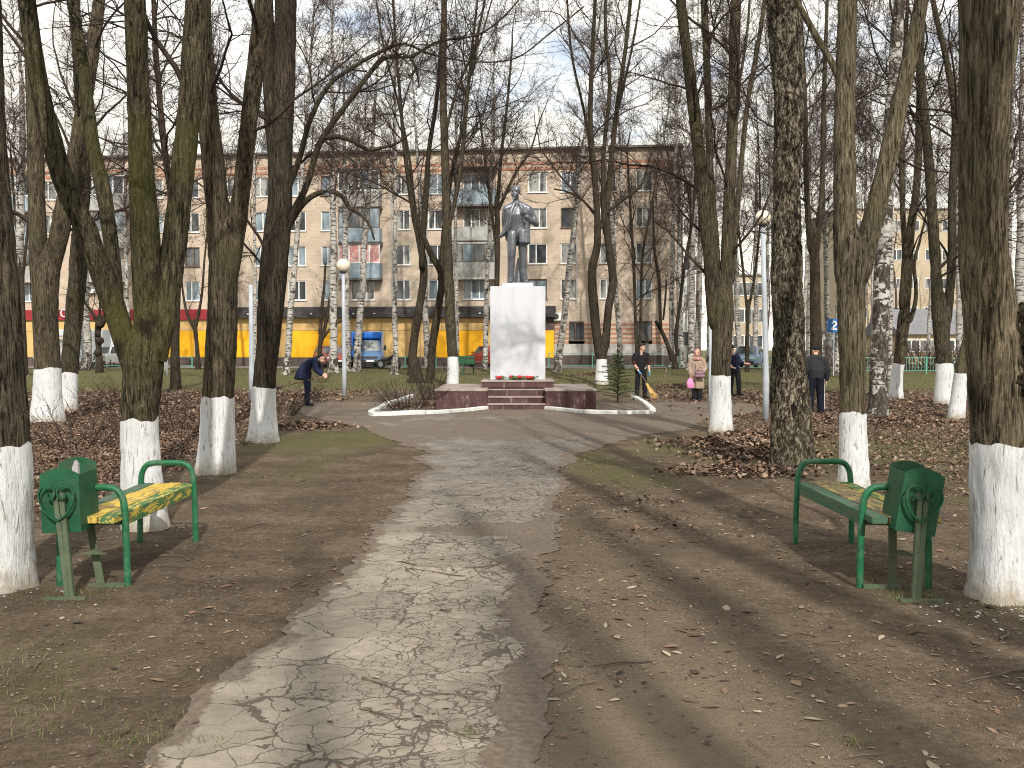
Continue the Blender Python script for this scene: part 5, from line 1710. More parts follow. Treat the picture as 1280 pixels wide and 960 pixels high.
# white kerb round the flower beds, stone by stone
def kerb_line(pxs, label):
    pts = [np.array(ground(*p)) for p in pxs]
    path = smooth_path(np.array([(p[0], p[1], 0, 0) for p in pts]), .05) if len(pts) > 4 else resample(np.array([(p[0], p[1], 0, 0) for p in pts]), 60)
    s = np.concatenate([[0], np.cumsum(np.linalg.norm(np.diff(path[:, :2], axis=0), axis=1))])
    r = thing('flower_bed_kerb', label, 'kerb', (path[0, 0], path[0, 1], 0))
    n = max(1, int(s[-1] / .8))
    for i in range(n):
        a, b_ = s[-1] * i / n + .008, s[-1] * (i + 1) / n - .008
        q = []
        for t in np.linspace(a, b_, 5):
            q.append((np.interp(t, s, path[:, 0]), np.interp(t, s, path[:, 1])))
        q = np.array(q) - path[0, :2]
        d = np.gradient(q, axis=0)
        d /= np.linalg.norm(d, axis=1, keepdims=True)
        nn = np.stack([-d[:, 1], d[:, 0]], -1) * .07
        h = .10 + RNG.uniform(-.018, .012)
        z = gz(q[:, 0] + path[0, 0], q[:, 1] + path[0, 1])
        prof = [(-1, -.05), (-1, h - .015), (-.75, h), (.75, h), (1, h - .015), (1, -.05)]
        v = np.array([[(*(q[j] + nn[j] * u), z[j] + w) for u, w in prof] for j in range(5)]).reshape(-1, 3)
        f = [[j * 6 + k, j * 6 + k + 1, (j + 1) * 6 + k + 1, (j + 1) * 6 + k] for j in range(4) for k in range(5)]
        m = MB().add(v, f)
        m.polys(v[:6], [(5, 4, 3, 2, 1, 0)])
        m.polys(v[-6:], [(0, 1, 2, 3, 4, 5)])
        m.build('kerb_stone', M_KERB, r)
kerb_line([(608, 512), (585, 514), (560, 516.5), (530, 518.5), (500, 519.5), (472, 520.5), (464, 519)], 'white painted kerb of the left flower bed curving out from the steps')
kerb_line([(464, 518), (482, 508), (515, 497)], 'white painted kerb running back from the left corner of the flower bed')
kerb_line([(683, 512), (705, 514), (730, 516.5), (760, 517.5), (790, 517.5), (815, 517)], 'white painted kerb of the right flower bed along the walk')
kerb_line([(816, 515), (806, 506), (791, 497)], 'white painted kerb running back from the right corner of the flower bed')

# ------------------------------------------------------------------ benches and bins
def bent(pts, rad, step=.03):
    return smooth_path(np.array([(*p, rad) for p in pts]), step)
def make_bench(label, xf, xb, y0, y1, planks, loc_z=0.0):
    """xf the legs next to the walk, xb the legs away from it"""
    cx, cy = (xf + xb) / 2, (y0 + y1) / 2
    z = float(gz(cx, cy))
    r = thing('park_bench', label, 'bench', (cx, cy, z))
    sgn = 1 if xf > xb else -1
    W_ = abs(xf - xb) / 2
    for yy in (y0 - cy, y1 - cy):
        zz = float(gz(cx, cy + yy)) - z
        c = .09
        p = [(sgn * (W_ + .015), yy, zz - .12), (sgn * (W_ + .01), yy, .25), (sgn * W_, yy, .5), (sgn * (W_ - .012), yy, .58), (sgn * (W_ - .045), yy, .632), (sgn * (W_ - .1), yy, .65), (0, yy, .652),
             (-sgn * (W_ - .1), yy, .65), (-sgn * (W_ - .045), yy, .632), (-sgn * (W_ - .012), yy, .58), (-sgn * W_, yy, .5), (-sgn * (W_ + .01), yy, .25), (-sgn * (W_ + .015), yy, zz - .12)]
        q = bent(p, .023, .03)
        fr = MB().tube(q[:, :3], q[:, 3], 12).build('arm_frame', M_GREEN_L, r, smooth=True)
        MB().box(-W_ + .02, W_ - .02, yy - .014, yy + .014, .405, .438).build('seat_bearer', M_GREEN_W, fr)
    n = len(planks)
    wdt = (2 * W_ + .01) / n
    for i, (mt, over, dz) in enumerate(planks):
        a = sgn * (W_ + .0) - sgn * wdt * (i + .5)
        m = MB()
        nseg = 10
        ys = np.linspace(y0 - cy - over, y1 - cy + .04, nseg)
        v = []
        for k_, yv in enumerate(ys):
            e = .003 * math.sin(k_ * 2.1 + i)
            for u, w in ((-.46, 0), (-.46, .038), (-.42, .042), (.42, .042), (.46, .038), (.46, 0)):
                v.append((a + u * wdt, yv, .440 + dz + w + e))
        f = [[j * 6 + k_, j * 6 + (k_ + 1) % 6, (j + 1) * 6 + (k_ + 1) % 6, (j + 1) * 6 + k_] for j in range(nseg - 1) for k_ in range(6)]
        m.add(v, f)
        m.polys(v[:6], [(0, 1, 2, 3, 4, 5)])
        m.polys(v[-6:], [(5, 4, 3, 2, 1, 0)])
        m.build('plank', mt, r)
    f = MB().box(sgn * W_ * .92 - .014, sgn * W_ * .92 + .014, y0 - cy + .03, y1 - cy - .03, .395, .439).build('front_rail', planks[0][0], r)
    return r
lb0, lb1 = ground(157, 730), ground(245, 678)
make_bench('bench with peeling yellow seat planks and green tube arms on the left', lb0.x, lb0.x - .42, lb0.y, lb1.y,
           [(M_MIX_PLANK, .16, 0), (M_YELLOW_PLANK, .17, .002), (M_YELLOW_PLANK, .18, -.002), (M_GREEN_PLANK, .17, .001)])
rb0, rb1 = ground(1077, 735), ground(1002, 680)
make_bench('bench with a green front plank and worn grey yellow planks on the right', rb0.x, rb0.x + .42, rb0.y, rb1.y,
           [(M_GREEN_PLANK, .16, 0), (M_BARE_PLANK, .17, .002), (M_BARE_PLANK, .17, -.002), (M_MIX_PLANK, .18, .001)])

def make_bin(label, g, roll, yaw, foot):
    z = float(gz(g.x, g.y))
    r = thing('litter_bin', label, 'litter bin', (g.x, g.y, z), yaw)
    Mr = Matrix.Translation((foot, .06, .40)) @ Matrix.Rotation(roll, 4, 'Y')
    w, h, d, t = .122, .40, .28, .006
    prof = [(-w, 0), (w, 0), (w, h - .03), (w * .66, h - .008), (w * .3, h + .006), (0, h + .01), (-w * .3, h + .006), (-w * .66, h - .008), (-w, h - .03)]
    MB().prism(prof, -t, 0, Mr).build('front_panel', M_GREEN, r)
    MB().prism([(x, z_ + ((.04 if foot < 0 else .015) if z_ > .3 else 0)) for x, z_ in prof], d, d + t, Mr).build('rear_panel', M_GREEN, r)
    for s in (-1, 1):
        x = s * (w - t / 2)
        MB().box(x - t / 2, x + t / 2, .001, d - .001, 0, h - .035, Mr).build('side_panel', M_GREEN, r)
    MB().box(-w + t, w - t, .001, d - .001, .002, .01, Mr).build('floor_panel', M_GREEN_W, r)
    if foot < 0:                     # a grey scrap inside, seen above the rim
        MB().prism([(.035, h - .2), (.085, h - .2), (.075, h + .02), (.06, h + .045), (.04, h + .0)], .10, .13, Mr).build('scrap_sheet', worn('grey_cardboard', (.33, .32, .32), .15, 9, .8, .002), r)
    # heart of flat iron in front of the panel
    ht = MB()
    def scroll(s):
        pts = [(0, .085), (s * .05, .12), (s * .085, .165), (s * .104, .21), (s * .108, .25), (s * .095, .285), (s * .068, .305), (s * .038, .303), (s * .014, .285), (s * .006, .255), (s * .018, .23), (s * .04, .224), (s * .055, .238), (s * .05, .256)]
        q = smooth_path(np.array([(x, -.055, z_, 0) for x, z_ in pts]), .012)
        d_ = np.gradient(q[:, :3], axis=0)
        d_ /= np.linalg.norm(d_, axis=1, keepdims=True)
        n_ = np.stack([-d_[:, 2], 0 * d_[:, 0], d_[:, 0]], -1) * .0045
        v = np.stack([q[:, :3] - n_ + (0, -.011, 0), q[:, :3] + n_ + (0, -.011, 0), q[:, :3] + n_ + (0, .011, 0), q[:, :3] - n_ + (0, .011, 0)], 1)
        v = np.array([Mr @ Vector(p) for p in v.reshape(-1, 3)])
        k_ = len(q)
        ht.add(v, ring_faces(k_, 4))
    scroll(1); scroll(-1)
    ht.build('heart_ornament', M_GREEN, r)
    # two posts of angle iron, a rear post and foot bars
    top = Mr @ Vector((0, -.03, .26))
    for s in (-.018, .018):
        pm = MB()
        dirv = Vector((0, 0, -1))
        a = top + Vector((s, 0, 0)); bb = Vector((s * .6 + .0, -.03, -.08))
        for off, sz in ((Vector((0, 0, 0)), (.014, .004)), (Vector((math.copysign(.012, s), .012, 0)), (.004, .014))):
            v = []
            for c in (a, bb):
                for ux, uy in ((-1, -1), (1, -1), (1, 1), (-1, 1)):
                    v.append(tuple(c + off + Vector((ux * sz[0], uy * sz[1], 0))))
            pm.polys(v, [(0, 1, 5, 4), (1, 2, 6, 5), (2, 3, 7, 6), (3, 0, 4, 7), (0, 3, 2, 1), (4, 5, 6, 7)])
        pm.build('front_post', M_GREEN_W, r)
    tr_ = Mr @ Vector((.05 if foot < 0 else -.05, d + .012, .05))
    br = Vector((.06 if foot < 0 else -.02, .33, -.08))
    v = []
    for c in (tr_, br):
        for ux, uy in ((-.026, -.004), (.026, -.004), (.026, .004), (-.026, .004)):
            v.append(tuple(c + Vector((ux, uy, 0))))
    MB().polys(v, [(0, 1, 5, 4), (1, 2, 6, 5), (2, 3, 7, 6), (3, 0, 4, 7), (0, 3, 2, 1), (4, 5, 6, 7)]).build('rear_post', M_GREEN_W, r)
    m = MB().prism([(-.12, .0), (.05, -.002), (-.03, .03)], .2, .24, Matrix.Translation((.06, .05, .22)))
    m.build('tilt_bracket', M_GREEN_W, r)
    sg = 1 if foot < 0 else -1
    for y, x0, x1 in ((-.05, -.16, .10), (.30, -.02, .22)):
        a, b_ = sorted((x0 * sg, x1 * sg))
        MB().box(a, b_, y - .02, y + .02, -.02, .016).build('foot_bar', M_GREEN_W, r)
    return r
gl = ground(91, 746)
make_bin('green litter bin with iron heart standing upright by the left bench', gl, R(-2), R(2), -.085)
gr = ground(1142, 752)
make_bin('green litter bin with iron heart and white daub, tilted, by the right bench', gr, R(9), R(-4), .02)
daub = MB().lathe([(0.0, .0), (.012, .0), (.016, .001), (.0, .002)], 12)
bin_r = [o for o in COL.objects if o.name.startswith('litter_bin')][-1]
dm = daub.build('paint_daub', M_WHITE, bin_r)
dm.matrix_parent_inverse = Matrix()
dm.rotation_euler = (0, R(-90 + 9), 0)
dm.location = (-.108 + .02 + .035, .10, .40 + .29)
dm.scale = (2.0, 1.0, 1.0)

# ------------------------------------------------------------------ lamp posts
def lamp_post(bx, by, gx_, gy_, grad, wpx, label, globe=True):
    g = gpt(bx, by)
    r = thing('lamp_post', label, 'street lamp', g)
    tz = at(gx_, gy_, g.y).z - g.z
    tx = at(gx_, gy_, g.y).x - g.x
    rr = grad * mpp(g.y)
    w = wpx * mpp(g.y) / 2
    MB().tube(np.array([(0, 0, -.1), (0, 0, .9), (.0, 0, 1.0), (tx * .5, 0, tz * .6), (tx, 0, tz - rr * .8)]), [w * 1.15, w * 1.12, w, w * .9, w * .8], 14).build('pole', M_POLE, r, smooth=True)
    if globe:
        gl_ = MB().lathe([(.001, -rr), (rr * .45, -rr * .9), (rr * .8, -rr * .6), (rr * .98, -rr * .2), (rr, .05 * rr), (rr * .94, rr * .35), (rr * .72, rr * .7), (rr * .4, rr * .92), (.001, rr)], 24)
        gl_.build('globe', M_GLOBE, r, smooth=True, loc=(tx, 0, tz))
        MB().lathe([(w, -.03), (rr * .5, .0), (rr * .55, .05), (rr * .4, .07), (.001, .07)], 16).build('collar', M_DARKMETAL, r, loc=(tx, 0, tz - rr * 1.02))
    return r
lamp_post(430.5, 496, 429, 332, 8.5, 5, 'grey lamp post with cream globe on the left, beside the bent man')
lamp_post(957, 526, 953.5, 272, 9.5, 7, 'grey lamp post with cream globe on the right, beside the cracked trunk')
lamp_post(315, 500, 313.5, 352, 5, 6.5, 'bare grey pole right next to the flared whitewashed trunk', globe=False)
lamp_post(887.5, 512, 888, 395, 5, 4, 'thin bare grey pole at the left side of the three stemmed trunk', globe=False)
lamp_post(209, 470, 209, 418, 3, 2, 'thin greenish post behind the mossy forked trunk', globe=False)

# ------------------------------------------------------------------ low green fences, a green table set, a road sign
def rail_fence(pa, pb, Y, label, h=.75, post=2.2, bars=False):
    x0, x1 = at(pa, HOR, Y).x, at(pb, HOR, Y).x
    z = float(terrain(Y))
    r = thing('green_fence', label, 'fence', (x0, Y, z))
    n = max(2, int((x1 - x0) / post) + 1)
    L = x1 - x0
    mt = worn('pale_green_rail', (.10, .29, .21), .2, 4, .6, 0, (.25, .25, .2), .4)
    for i in range(n):
        x = L * i / (n - 1)
        MB().box(x - .035, x + .035, -.035, .035, -.1, h).build('post', mt, r)
    MB().box(0, L, -.02, .02, h - .09, h - .05).build('rail', mt, r)
    MB().box(0, L, -.02, .02, .16, .20).build('rail', mt, r)
    if bars:
        bm_ = MB().box(-.01, .01, -.008, .008, .2, h - .09).mesh('bar')
        bm_.materials.append(mt)
        k_ = int(L / .16)
        for i in range(1, k_):
            piece('bar', bm_, r, (L * i / k_, 0, 0))
rail_fence(686, 850, 62.5, 'low green rail fence before the striped brick ground floor', 1.0)
rail_fence(468, 545, 61.5, 'low green rail fence beside the blue lorry', .8, 1.6)
rail_fence(890, 1030, 56, 'low green fence before the parked blue car on the right', .8, 2.4)
rail_fence(1044, 1215, 52, 'green railing with upright bars at the far right', .95, 2.0, True)
rail_fence(60, 240, 60.5, 'low green rail fence before the white lorry', .8, 2.4)
g = gpt(597, 469)
tb = thing('garden_table', 'dark green garden table with bench left of the pedestal on the lawn', 'table', g)
MB().box(-.85, .95, -.1, .5, .68, .72).build('table_top', M_GREEN, tb)
for x in (-.75, .85):
    for y in (-.05, .45):
        MB().box(x - .03, x + .03, y - .03, y + .03, -.1, .68).build('leg', M_GREEN, tb)
for i in range(3):
    MB().box(-1.1, -.2, .7, .73, .55 + i * .17, .68 + i * .17).build('back_slat', M_GREEN, tb)
for x in (-1.05, -.25):
    MB().box(x - .03, x + .03, .735, .79, -.1, 1.05).build('leg', M_GREEN, tb)
g = gpt(1042, 470)
sg = thing('road_sign', 'blue square sign with white mark on a post between two trunks on the right', 'sign', g)
zc = at(1042, 407, g.y).z - g.z
MB().tube([(0, .03, -.1), (0, .03, zc + .3)], .03, 8).build('post', M_POLE, sg)
hs = 8.5 * mpp(g.y)
MB().box(-hs, hs, -.01, .0, zc - hs, zc + hs).build('plate', worn('blue_sign_plate', (.03, .13, .36), .08, 6, .4, 0), sg)
mk = MB()
q = hs * .6
path = smooth_path(np.array([(-q * .55, -.014, q * .45, 0), (-q * .1, -.014, q * .95, 0), (q * .5, -.014, q * .5, 0), (0, -.014, -q * .2, 0), (-q * .6, -.014, -q * .9, 0), (q * .65, -.014, -q * .9, 0)]), .02)
mk.tube(path[:, :3], hs * .12, 6)
o = mk.build('white_mark', M_WHITE, sg)
o.location = (0, 0, zc)

# ------------------------------------------------------------------ people
def person(label, foot, height, yaw, build):
    g = gpt(*foot)
    r = thing('person', label, 'person', g, yaw)
    s = height / 1.75
    r.scale = (s, s, s)
    build(r)
    return r
VX = .0165
def face_bits(q, r, hair=None, eyes=True):
    if eyes:
        for sx in (-1, 1):
            p = q(sx * .03, -.085, .005)
            v, f = BV * .0105 + np.array(p), BF
            MB().add(v, f).build('eye', M_EYE, r, smooth=True)
def shoes(r, ps, yaw=0.0):
    for x, y, *z in ps:
        z = z[0] if z else 0
        m = MB()
        c, s_ = math.cos(yaw), math.sin(yaw)
        sweep(m, [(x, y + .03, z + .05, .045, .05, .045), (x + s_ * .16, y - c * .16, z + .035, .045, .06, .032)])
        fuse(m, 'shoe', M_SHOE, r, VX, 2)

def man_sweeping(r):           # stands side on, leaning to his broom, face turned to the camera's right
    b = MB()
    q = head(b, Vector((.03, -.03, 1.60)), yaw=R(38))
    sweep(b, [(0, 0, 1.36, .058), (.015, -.01, 1.5, .055)])
    sweep(b, [(0, .02, .95, .12, .1, .1), (0, .0, 1.2, .14, .1, .1), (0, 0, 1.34, .14, .085, .06)])
    sweep(b, [(-.19, 0, 1.35, .055), (-.215, -.02, 1.08, .042), (-.12, -.16, .86, .033)])
    sweep(b, [(.19, 0, 1.35, .055), (.24, -.03, 1.07, .042), (.235, -.14, .84, .033)])
    sweep(b, [(-.09, 0, .95, .08), (-.10, 0, .5, .055), (-.1, .02, .1, .045)])
    sweep(b, [(.09, 0, .95, .08), (.10, 0, .5, .055), (.12, .02, .1, .045)])
    fuse(b, 'body', M_SKIN, r, .0145, 2)
    face_bits(q, r)
    h = MB()
    sweep(h, [q(0, .025, .07, .093, .106, .088)]); sweep(h, [q(-.05, .05, 0, .035, .05, .06), q(.05, .05, 0, .035, .05, .06)])
    sweep(h, [q(-.04, -.065, .11, .03), q(.04, -.065, .115, .03)])
    fuse(h, 'hair', M_HAIR, r, .012, 1)
    t = MB()
    sweep(t, [(0, .02, .88, .165, .12, .09), (0, .0, 1.1, .165, .12, .1), (0, 0, 1.32, .19, .11, .07)])
    sweep(t, [(-.15, .01, 1.38, .07), (0, .02, 1.425, .07), (.15, .01, 1.38, .07)])
    sweep(t, [(-.195, 0, 1.36, .08), (-.215, -.01, 1.16, .068)])
    sweep(t, [(.195, 0, 1.36, .08), (.24, -.02, 1.16, .068)])
    fuse(t, 'shirt', M_BLACK, r, VX, 3)
    c = MB()
    sweep(c, [(-.216, -.015, 1.15, .069), (-.217, -.02, 1.09, .062)])
    fuse(c, 'sleeve', M_MAROONC, r, VX, 2)
    c = MB()
    sweep(c, [(.24, -.02, 1.15, .069), (.243, -.03, 1.07, .062)])
    fuse(c, 'sleeve', M_MAROONC, r, VX, 2)
    p = MB()
    sweep(p, [(-.03, .02, .92, .14, .12, .08), (.03, .02, .92, .14, .12, .08)])
    sweep(p, [(-.095, .01, .88, .1), (-.11, 0, .5, .08), (-.115, .03, .08, .075)])
    sweep(p, [(.095, .01, .88, .1), (.12, 0, .5, .08), (.14, .03, .08, .075)])
    fuse(p, 'trousers', M_BLACK, r, VX, 3)
    for w, d, u, sd_ in (((-.12, -.16, .86), (.35, -.3, -.9), (-1, 0, .2), 1), ((.235, -.14, .84), (.05, -.25, -.95), (1, 0, 0), -1)):
        g_ = MB()
        hand(g_, w, d, u, 1.1, .7, sd_)
        fuse(g_, 'glove', M_GLOVE, r, .011, 1)
    shoes(r, [(-.115, .0), (.15, .0)], R(20))

def woman_coat(r):             # three quarter turned to the left of the photo
    b = MB()
    q = head(b, Vector((0, -.04, 1.56)), yaw=R(-20), pitch=R(4))
    sweep(b, [(0, 0, 1.32, .055), (0, -.015, 1.46, .052)])
    sweep(b, [(0, .02, .9, .13, .11, .1), (0, .0, 1.3, .13, .09, .06)])
    sweep(b, [(-.085, 0, .9, .08), (-.085, 0, .5, .055), (-.085, .02, .1, .05)])
    sweep(b, [(.085, 0, .9, .08), (.085, 0, .5, .055), (.085, .02, .1, .05)])
    sweep(b, [(-.19, 0, 1.32, .05), (-.235, -.0, 1.06, .04), (-.20, -.10, .84, .032)])
    sweep(b, [(.19, 0, 1.32, .05), (.26, .01, 1.05, .04), (.15, -.20, .93, .032)])
    hand(b, (-.20, -.10, .84), (-.05, -.2, -1), (-1, 0, 0), 1.0, .8, 1)
    hand(b, (.15, -.20, .93), (-.9, -.3, -.1), (0, -.8, .5), 1.0, .6, 1)
    fuse(b, 'body', M_SKIN, r, .0145, 2)
    face_bits(q, r)
    s = MB()
    sweep(s, [q(0, .035, .06, .092, .10, .095), q(0, .05, -.05, .088, .085, .09)])
    sweep(s, [q(-.075, -.015, .04, .022, .05, .05), q(-.075, -.02, -.07, .025, .05, .05), q(-.04, -.03, -.125, .04, .045, .03)])
    sweep(s, [q(.075, -.015, .04, .022, .05, .05), q(.075, -.02, -.07, .025, .05, .05), q(.04, -.03, -.125, .04, .045, .03)])
    sweep(s, [(-.1, -.04, 1.37, .07), (0, -.09, 1.36, .06), (.1, -.04, 1.37, .07), (0, .06, 1.38, .08)])
    fuse(s, 'scarf', M_SCARF, r, .012, 2)
    c = MB()
    sweep(c, [(0, .03, .42, .26, .20, .05), (0, .02, .7, .235, .185, .08), (0, .0, 1.0, .205, .16, .08), (0, 0, 1.25, .20, .13, .08)])
    sweep(c, [(-.17, 0, 1.33, .085), (0, .02, 1.38, .075), (.17, 0, 1.33, .085)])
    sweep(c, [(-.2, 0, 1.31, .085), (-.24, 0, 1.08, .078), (-.21, -.08, .88, .066)])
    sweep(c, [(.2, 0, 1.31, .085), (.265, .01, 1.06, .08), (.18, -.16, .94, .068)])
    sweep(c, [(-.03, -.17, 1.2, .02, .02, .03), (-.03, -.20, .8, .02, .02, .03), (-.03, -.20, .42, .02, .02, .03)])
    fuse(c, 'coat', M_COAT, r, VX, 3)
    bt = MB().add(BV * .014 + np.array((.03, -.175, 1.1)), BF)
    for z in (1.1, .95, .8, .65):
        MB().add(BV * np.array((.016, .008, .016)) + np.array((-.055, -.185 - (1.1 - z) * .06, z)), BF).build('button', M_DARKMETAL, r, smooth=True)
    p = MB()
    for sx in (-1, 1):
        sweep(p, [(sx * .085, .01, .6, .095), (sx * .088, .01, .3, .088), (sx * .09, .02, .07, .085)])
    fuse(p, 'trousers', M_BLACK, r, VX, 2)
    shoes(r, [(-.09, -.0), (.09, .0)])

def man_bent(r):               # bends to the right of the photo, raking behind him
    b = MB()
    hv = Vector((.43, -.06, 1.28))
    q = head(b, hv, yaw=R(80), pitch=R(28))
    sweep(b, [(.02, 0, .92, .12, .13, .1), (.14, 0, 1.1, .11, .14, .1), (.26, 0, 1.24, .09, .15, .07)])
    sweep(b, [(.28, 0, 1.24, .058), (.38, -.03, 1.26, .055)])
    for sy, hnd in ((-1, (.50, -.20, .82)), (1, (.44, .12, .86))):
        sweep(b, [(.27, sy * .18, 1.22, .055), (.30, sy * .22, .98, .042), (*hnd, .032)])
        hand(b, hnd, (.8, 0, -.5), (0, -1, .4), 1.05, .9, 1)
    for sy, kx in ((-1, .06), (1, .02)):
        sweep(b, [(.01, sy * .09, .9, .08), (kx, sy * .1, .5, .055), (kx - .02, sy * .1, .1, .045)])
    fuse(b, 'body', M_SKIN, r, .0145, 2)
    h = MB()
    sweep(h, [q(0, .03, .06, .084, .10, .07), q(0, .06, .0, .075, .06, .08)])
    sweep(h, [q(0, -.11, .055, .06, .05, .012)])
    fuse(h, 'cap', M_BLACK, r, .012, 1)
    sc = MB()
    sweep(sc, [(.33, -.09, 1.27, .035), (.38, -.02, 1.26, .05), (.33, .09, 1.27, .035)])
    fuse(sc, 'collar', M_WHITE, r, .012, 1)
    j = MB()
    sweep(j, [(-.10, 0, .74, .24, .22, .05), (-.05, 0, .95, .21, .21, .1), (.07, 0, 1.13, .19, .20, .1), (.20, 0, 1.23, .15, .20, .08)])
    sweep(j, [(.26, -.17, 1.23, .09), (.30, 0, 1.28, .08), (.26, .17, 1.23, .09)])
    for sy, hnd in ((-1, (.45, -.20, .86)), (1, (.40, .13, .9))):
        sweep(j, [(.27, sy * .18, 1.21, .085), (.30, sy * .22, .99, .078), (*hnd, .06)])
    fuse(j, 'jacket', M_NAVY, r, VX, 3)
    p = MB()
    for sy, kx in ((-1, .06), (1, .02)):
        sweep(p, [(.0, sy * .09, .86, .115), (kx, sy * .105, .5, .09), (kx - .02, sy * .105, .08, .08)])
    fuse(p, 'trousers', M_NAVY, r, VX, 3)
    shoes(r, [(.04, -.10), (.0, .10)], R(80))

def man_behind(r):             # right half behind the trunk, arm bent forward
    b = MB()
    q = head(b, Vector((-.12, -.0, 1.58)), yaw=R(110), pitch=R(12))
    sweep(b, [(-.06, 0, 1.36, .058), (-.1, 0, 1.5, .055)])
    sweep(b, [(0, .02, .95, .12, .1, .1), (-.03, .0, 1.3, .13, .09, .06)])
    sweep(b, [(.1, .02, 1.34, .055), (.2, .0, 1.12, .045), (.38, -.14, 1.08, .034)])
    sweep(b, [(-.2, .02, 1.34, .055), (-.25, -.08, 1.08, .042), (-.2, -.24, .95, .033)])
    hand(b, (.38, -.14, 1.08), (1, -.2, .05), (0, -.3, 1), 1.05, .7, 1)
    hand(b, (-.2, -.24, .95), (.2, -1, .05), (0, -.3, 1), 1.05, .7, 1)
    sweep(b, [(-.09, 0, .95, .08), (-.12, 0, .5, .055), (-.14, .02, .1, .045)])
    sweep(b, [(.09, 0, .95, .08), (.15, 0, .5, .055), (.2, .04, .1, .045)])
    fuse(b, 'body', M_SKIN, r, .0145, 2)
    h = MB()
    sweep(h, [q(0, .03, .07, .094, .106, .09)])
    fuse(h, 'hair', M_HAIR, r, .012, 1)
    t = MB()
    sweep(t, [(0, .02, .86, .165, .13, .09), (-.01, .0, 1.1, .17, .13, .1), (-.03, 0, 1.32, .19, .115, .07)])
    sweep(t, [(.1, .02, 1.35, .085), (.2, .0, 1.14, .075), (.27, -.06, 1.11, .065)])
    sweep(t, [(-.2, .02, 1.35, .085), (-.25, -.06, 1.12, .075)])
    fuse(t, 'top', M_NAVY, r, VX, 3)
    p = MB()
    sweep(p, [(-.095, .01, .9, .115), (-.12, 0, .5, .09), (-.14, .03, .08, .08)])
    sweep(p, [(.095, .01, .9, .115), (.155, 0, .5, .09), (.2, .05, .08, .08)])
    fuse(p, 'trousers', M_BLACK, r, VX, 3)
    shoes(r, [(-.14, .02), (.2, .04)], R(60))

def man_back(r):               # seen from behind, in a cap and jumper
    b = MB()
    q = head(b, Vector((.0, -.03, 1.56)), yaw=R(12), pitch=R(14))
    sweep(b, [(0, 0, 1.34, .06), (0, -.01, 1.48, .06)])
    sweep(b, [(0, .02, .95, .13, .1, .1), (0, .0, 1.3, .14, .09, .06)])
    for sx in (-1, 1):
        sweep(b, [(sx * .21, .02, 1.32, .055), (sx * .29, .03, 1.06, .045), (sx * .285, -.05, .82, .034)])
        hand(b, (sx * .285, -.05, .82), (0, -.1, -1), (sx, 0, 0), 1.05, .4, -sx)
        sweep(b, [(sx * .1, 0, .95, .08), (sx * .12, 0, .5, .055), (sx * .13, .02, .1, .045)])
    fuse(b, 'body', M_SKIN, r, .0145, 2)
    h = MB()
    sweep(h, [q(0, .02, .075, .098, .108, .055), q(0, .04, .045, .09, .09, .04)])
    fuse(h, 'cap', M_BLACK, r, .012, 1)
    t = MB()
    sweep(t, [(0, .02, .9, .205, .15, .06), (0, .02, 1.1, .225, .165, .1), (0, 0, 1.3, .22, .125, .07)])
    sweep(t, [(-.2, .01, 1.34, .09), (0, .02, 1.40, .085), (.2, .01, 1.34, .09)])
    for sx in (-1, 1):
        sweep(t, [(sx * .22, .02, 1.32, .095), (sx * .30, .03, 1.08, .085), (sx * .29, -.03, .86, .06)])
    fuse(t, 'jumper', M_CHAR, r, VX, 3)
    p = MB()
    for sx in (-1, 1):
        sweep(p, [(sx * .1, .02, .88, .125), (sx * .125, 0, .5, .10), (sx * .135, .03, .08, .09)])
    fuse(p, 'trousers', M_NAVYD, r, VX, 3)
    for sx in (-1, 1):
        st_ = MB().tube(np.array([(sx * .222, .02, .86), (sx * .224, 0, .5), (sx * .224, .03, .1)]), .011, 6)
        st_.build('side_stripe', M_WHITE, r)
    shoes(r, [(-.135, .0), (.135, .0)])

P1 = person('young man in black shirt and blue gloves sweeping beside the flower bed', (801, 498), 1.76, R(8), man_sweeping)
P2 = person('woman in beige coat and rose headscarf with handbag standing on the walk', (871, 501), 1.62, R(-10), woman_coat)
P3 = person('bent man in navy jacket and dark cap raking beside the left lamp post', (383, 507), 1.78, 0, man_bent)
P4 = person('man in dark top half hidden behind the three stemmed trunk', (918, 495), 1.74, R(15), man_behind)
P5 = person('man in black cap and charcoal jumper seen from behind near the cracked trunk', (1019, 516), 1.70, R(180), man_back)

def wpt(o, x, y, z):
    s = o.scale[0]
    c, n = math.cos(o.rotation_euler[2]), math.sin(o.rotation_euler[2])
    return Vector((o.location.x + s * (c * x - n * y), o.location.y + s * (n * x + c * y), o.location.z + s * z))
def tool(name, label, cat, parts, origin):
    r = thing(name, label, cat, origin)
    for nm, mat, pts, rad, sd_ in parts:
        MB().tube(np.array([tuple(Vector(p) - origin) for p in pts]), rad, sd_).build(nm, mat, r, smooth=True)
    return r
a = wpt(P1, -.075, -.20, .80)
e = gpt(813, 499) + Vector((0, -.25, .05)); e.x = at(816, 480, a.y).x
m1 = a.lerp(e, .45)
r = tool('broom', 'straw besom broom in the gloved hands of the young man', 'broom', [('handle', M_STICK, [tuple(a + (a - e) * .25), tuple(m1)], [.014, .014], 8)], a)
bm_ = MB()
rg = random.Random(2)
dv = (e - m1)
for i in range(46):
    o1 = Vector((rg.uniform(-.03, .03), rg.uniform(-.03, .03), 0)); o2 = Vector((rg.uniform(-.11, .11), rg.uniform(-.08, .08), rg.uniform(-.03, .03)))
    bm_.tube(np.array([tuple(m1 - dv * .05 + o1 - a), tuple(m1 + dv * .5 + o1 * .8 + o2 * .4 - a), tuple(e + o2 - a)]), [.009, .012, .005], 5)
bm_.build('bristles', M_STRAW, r)
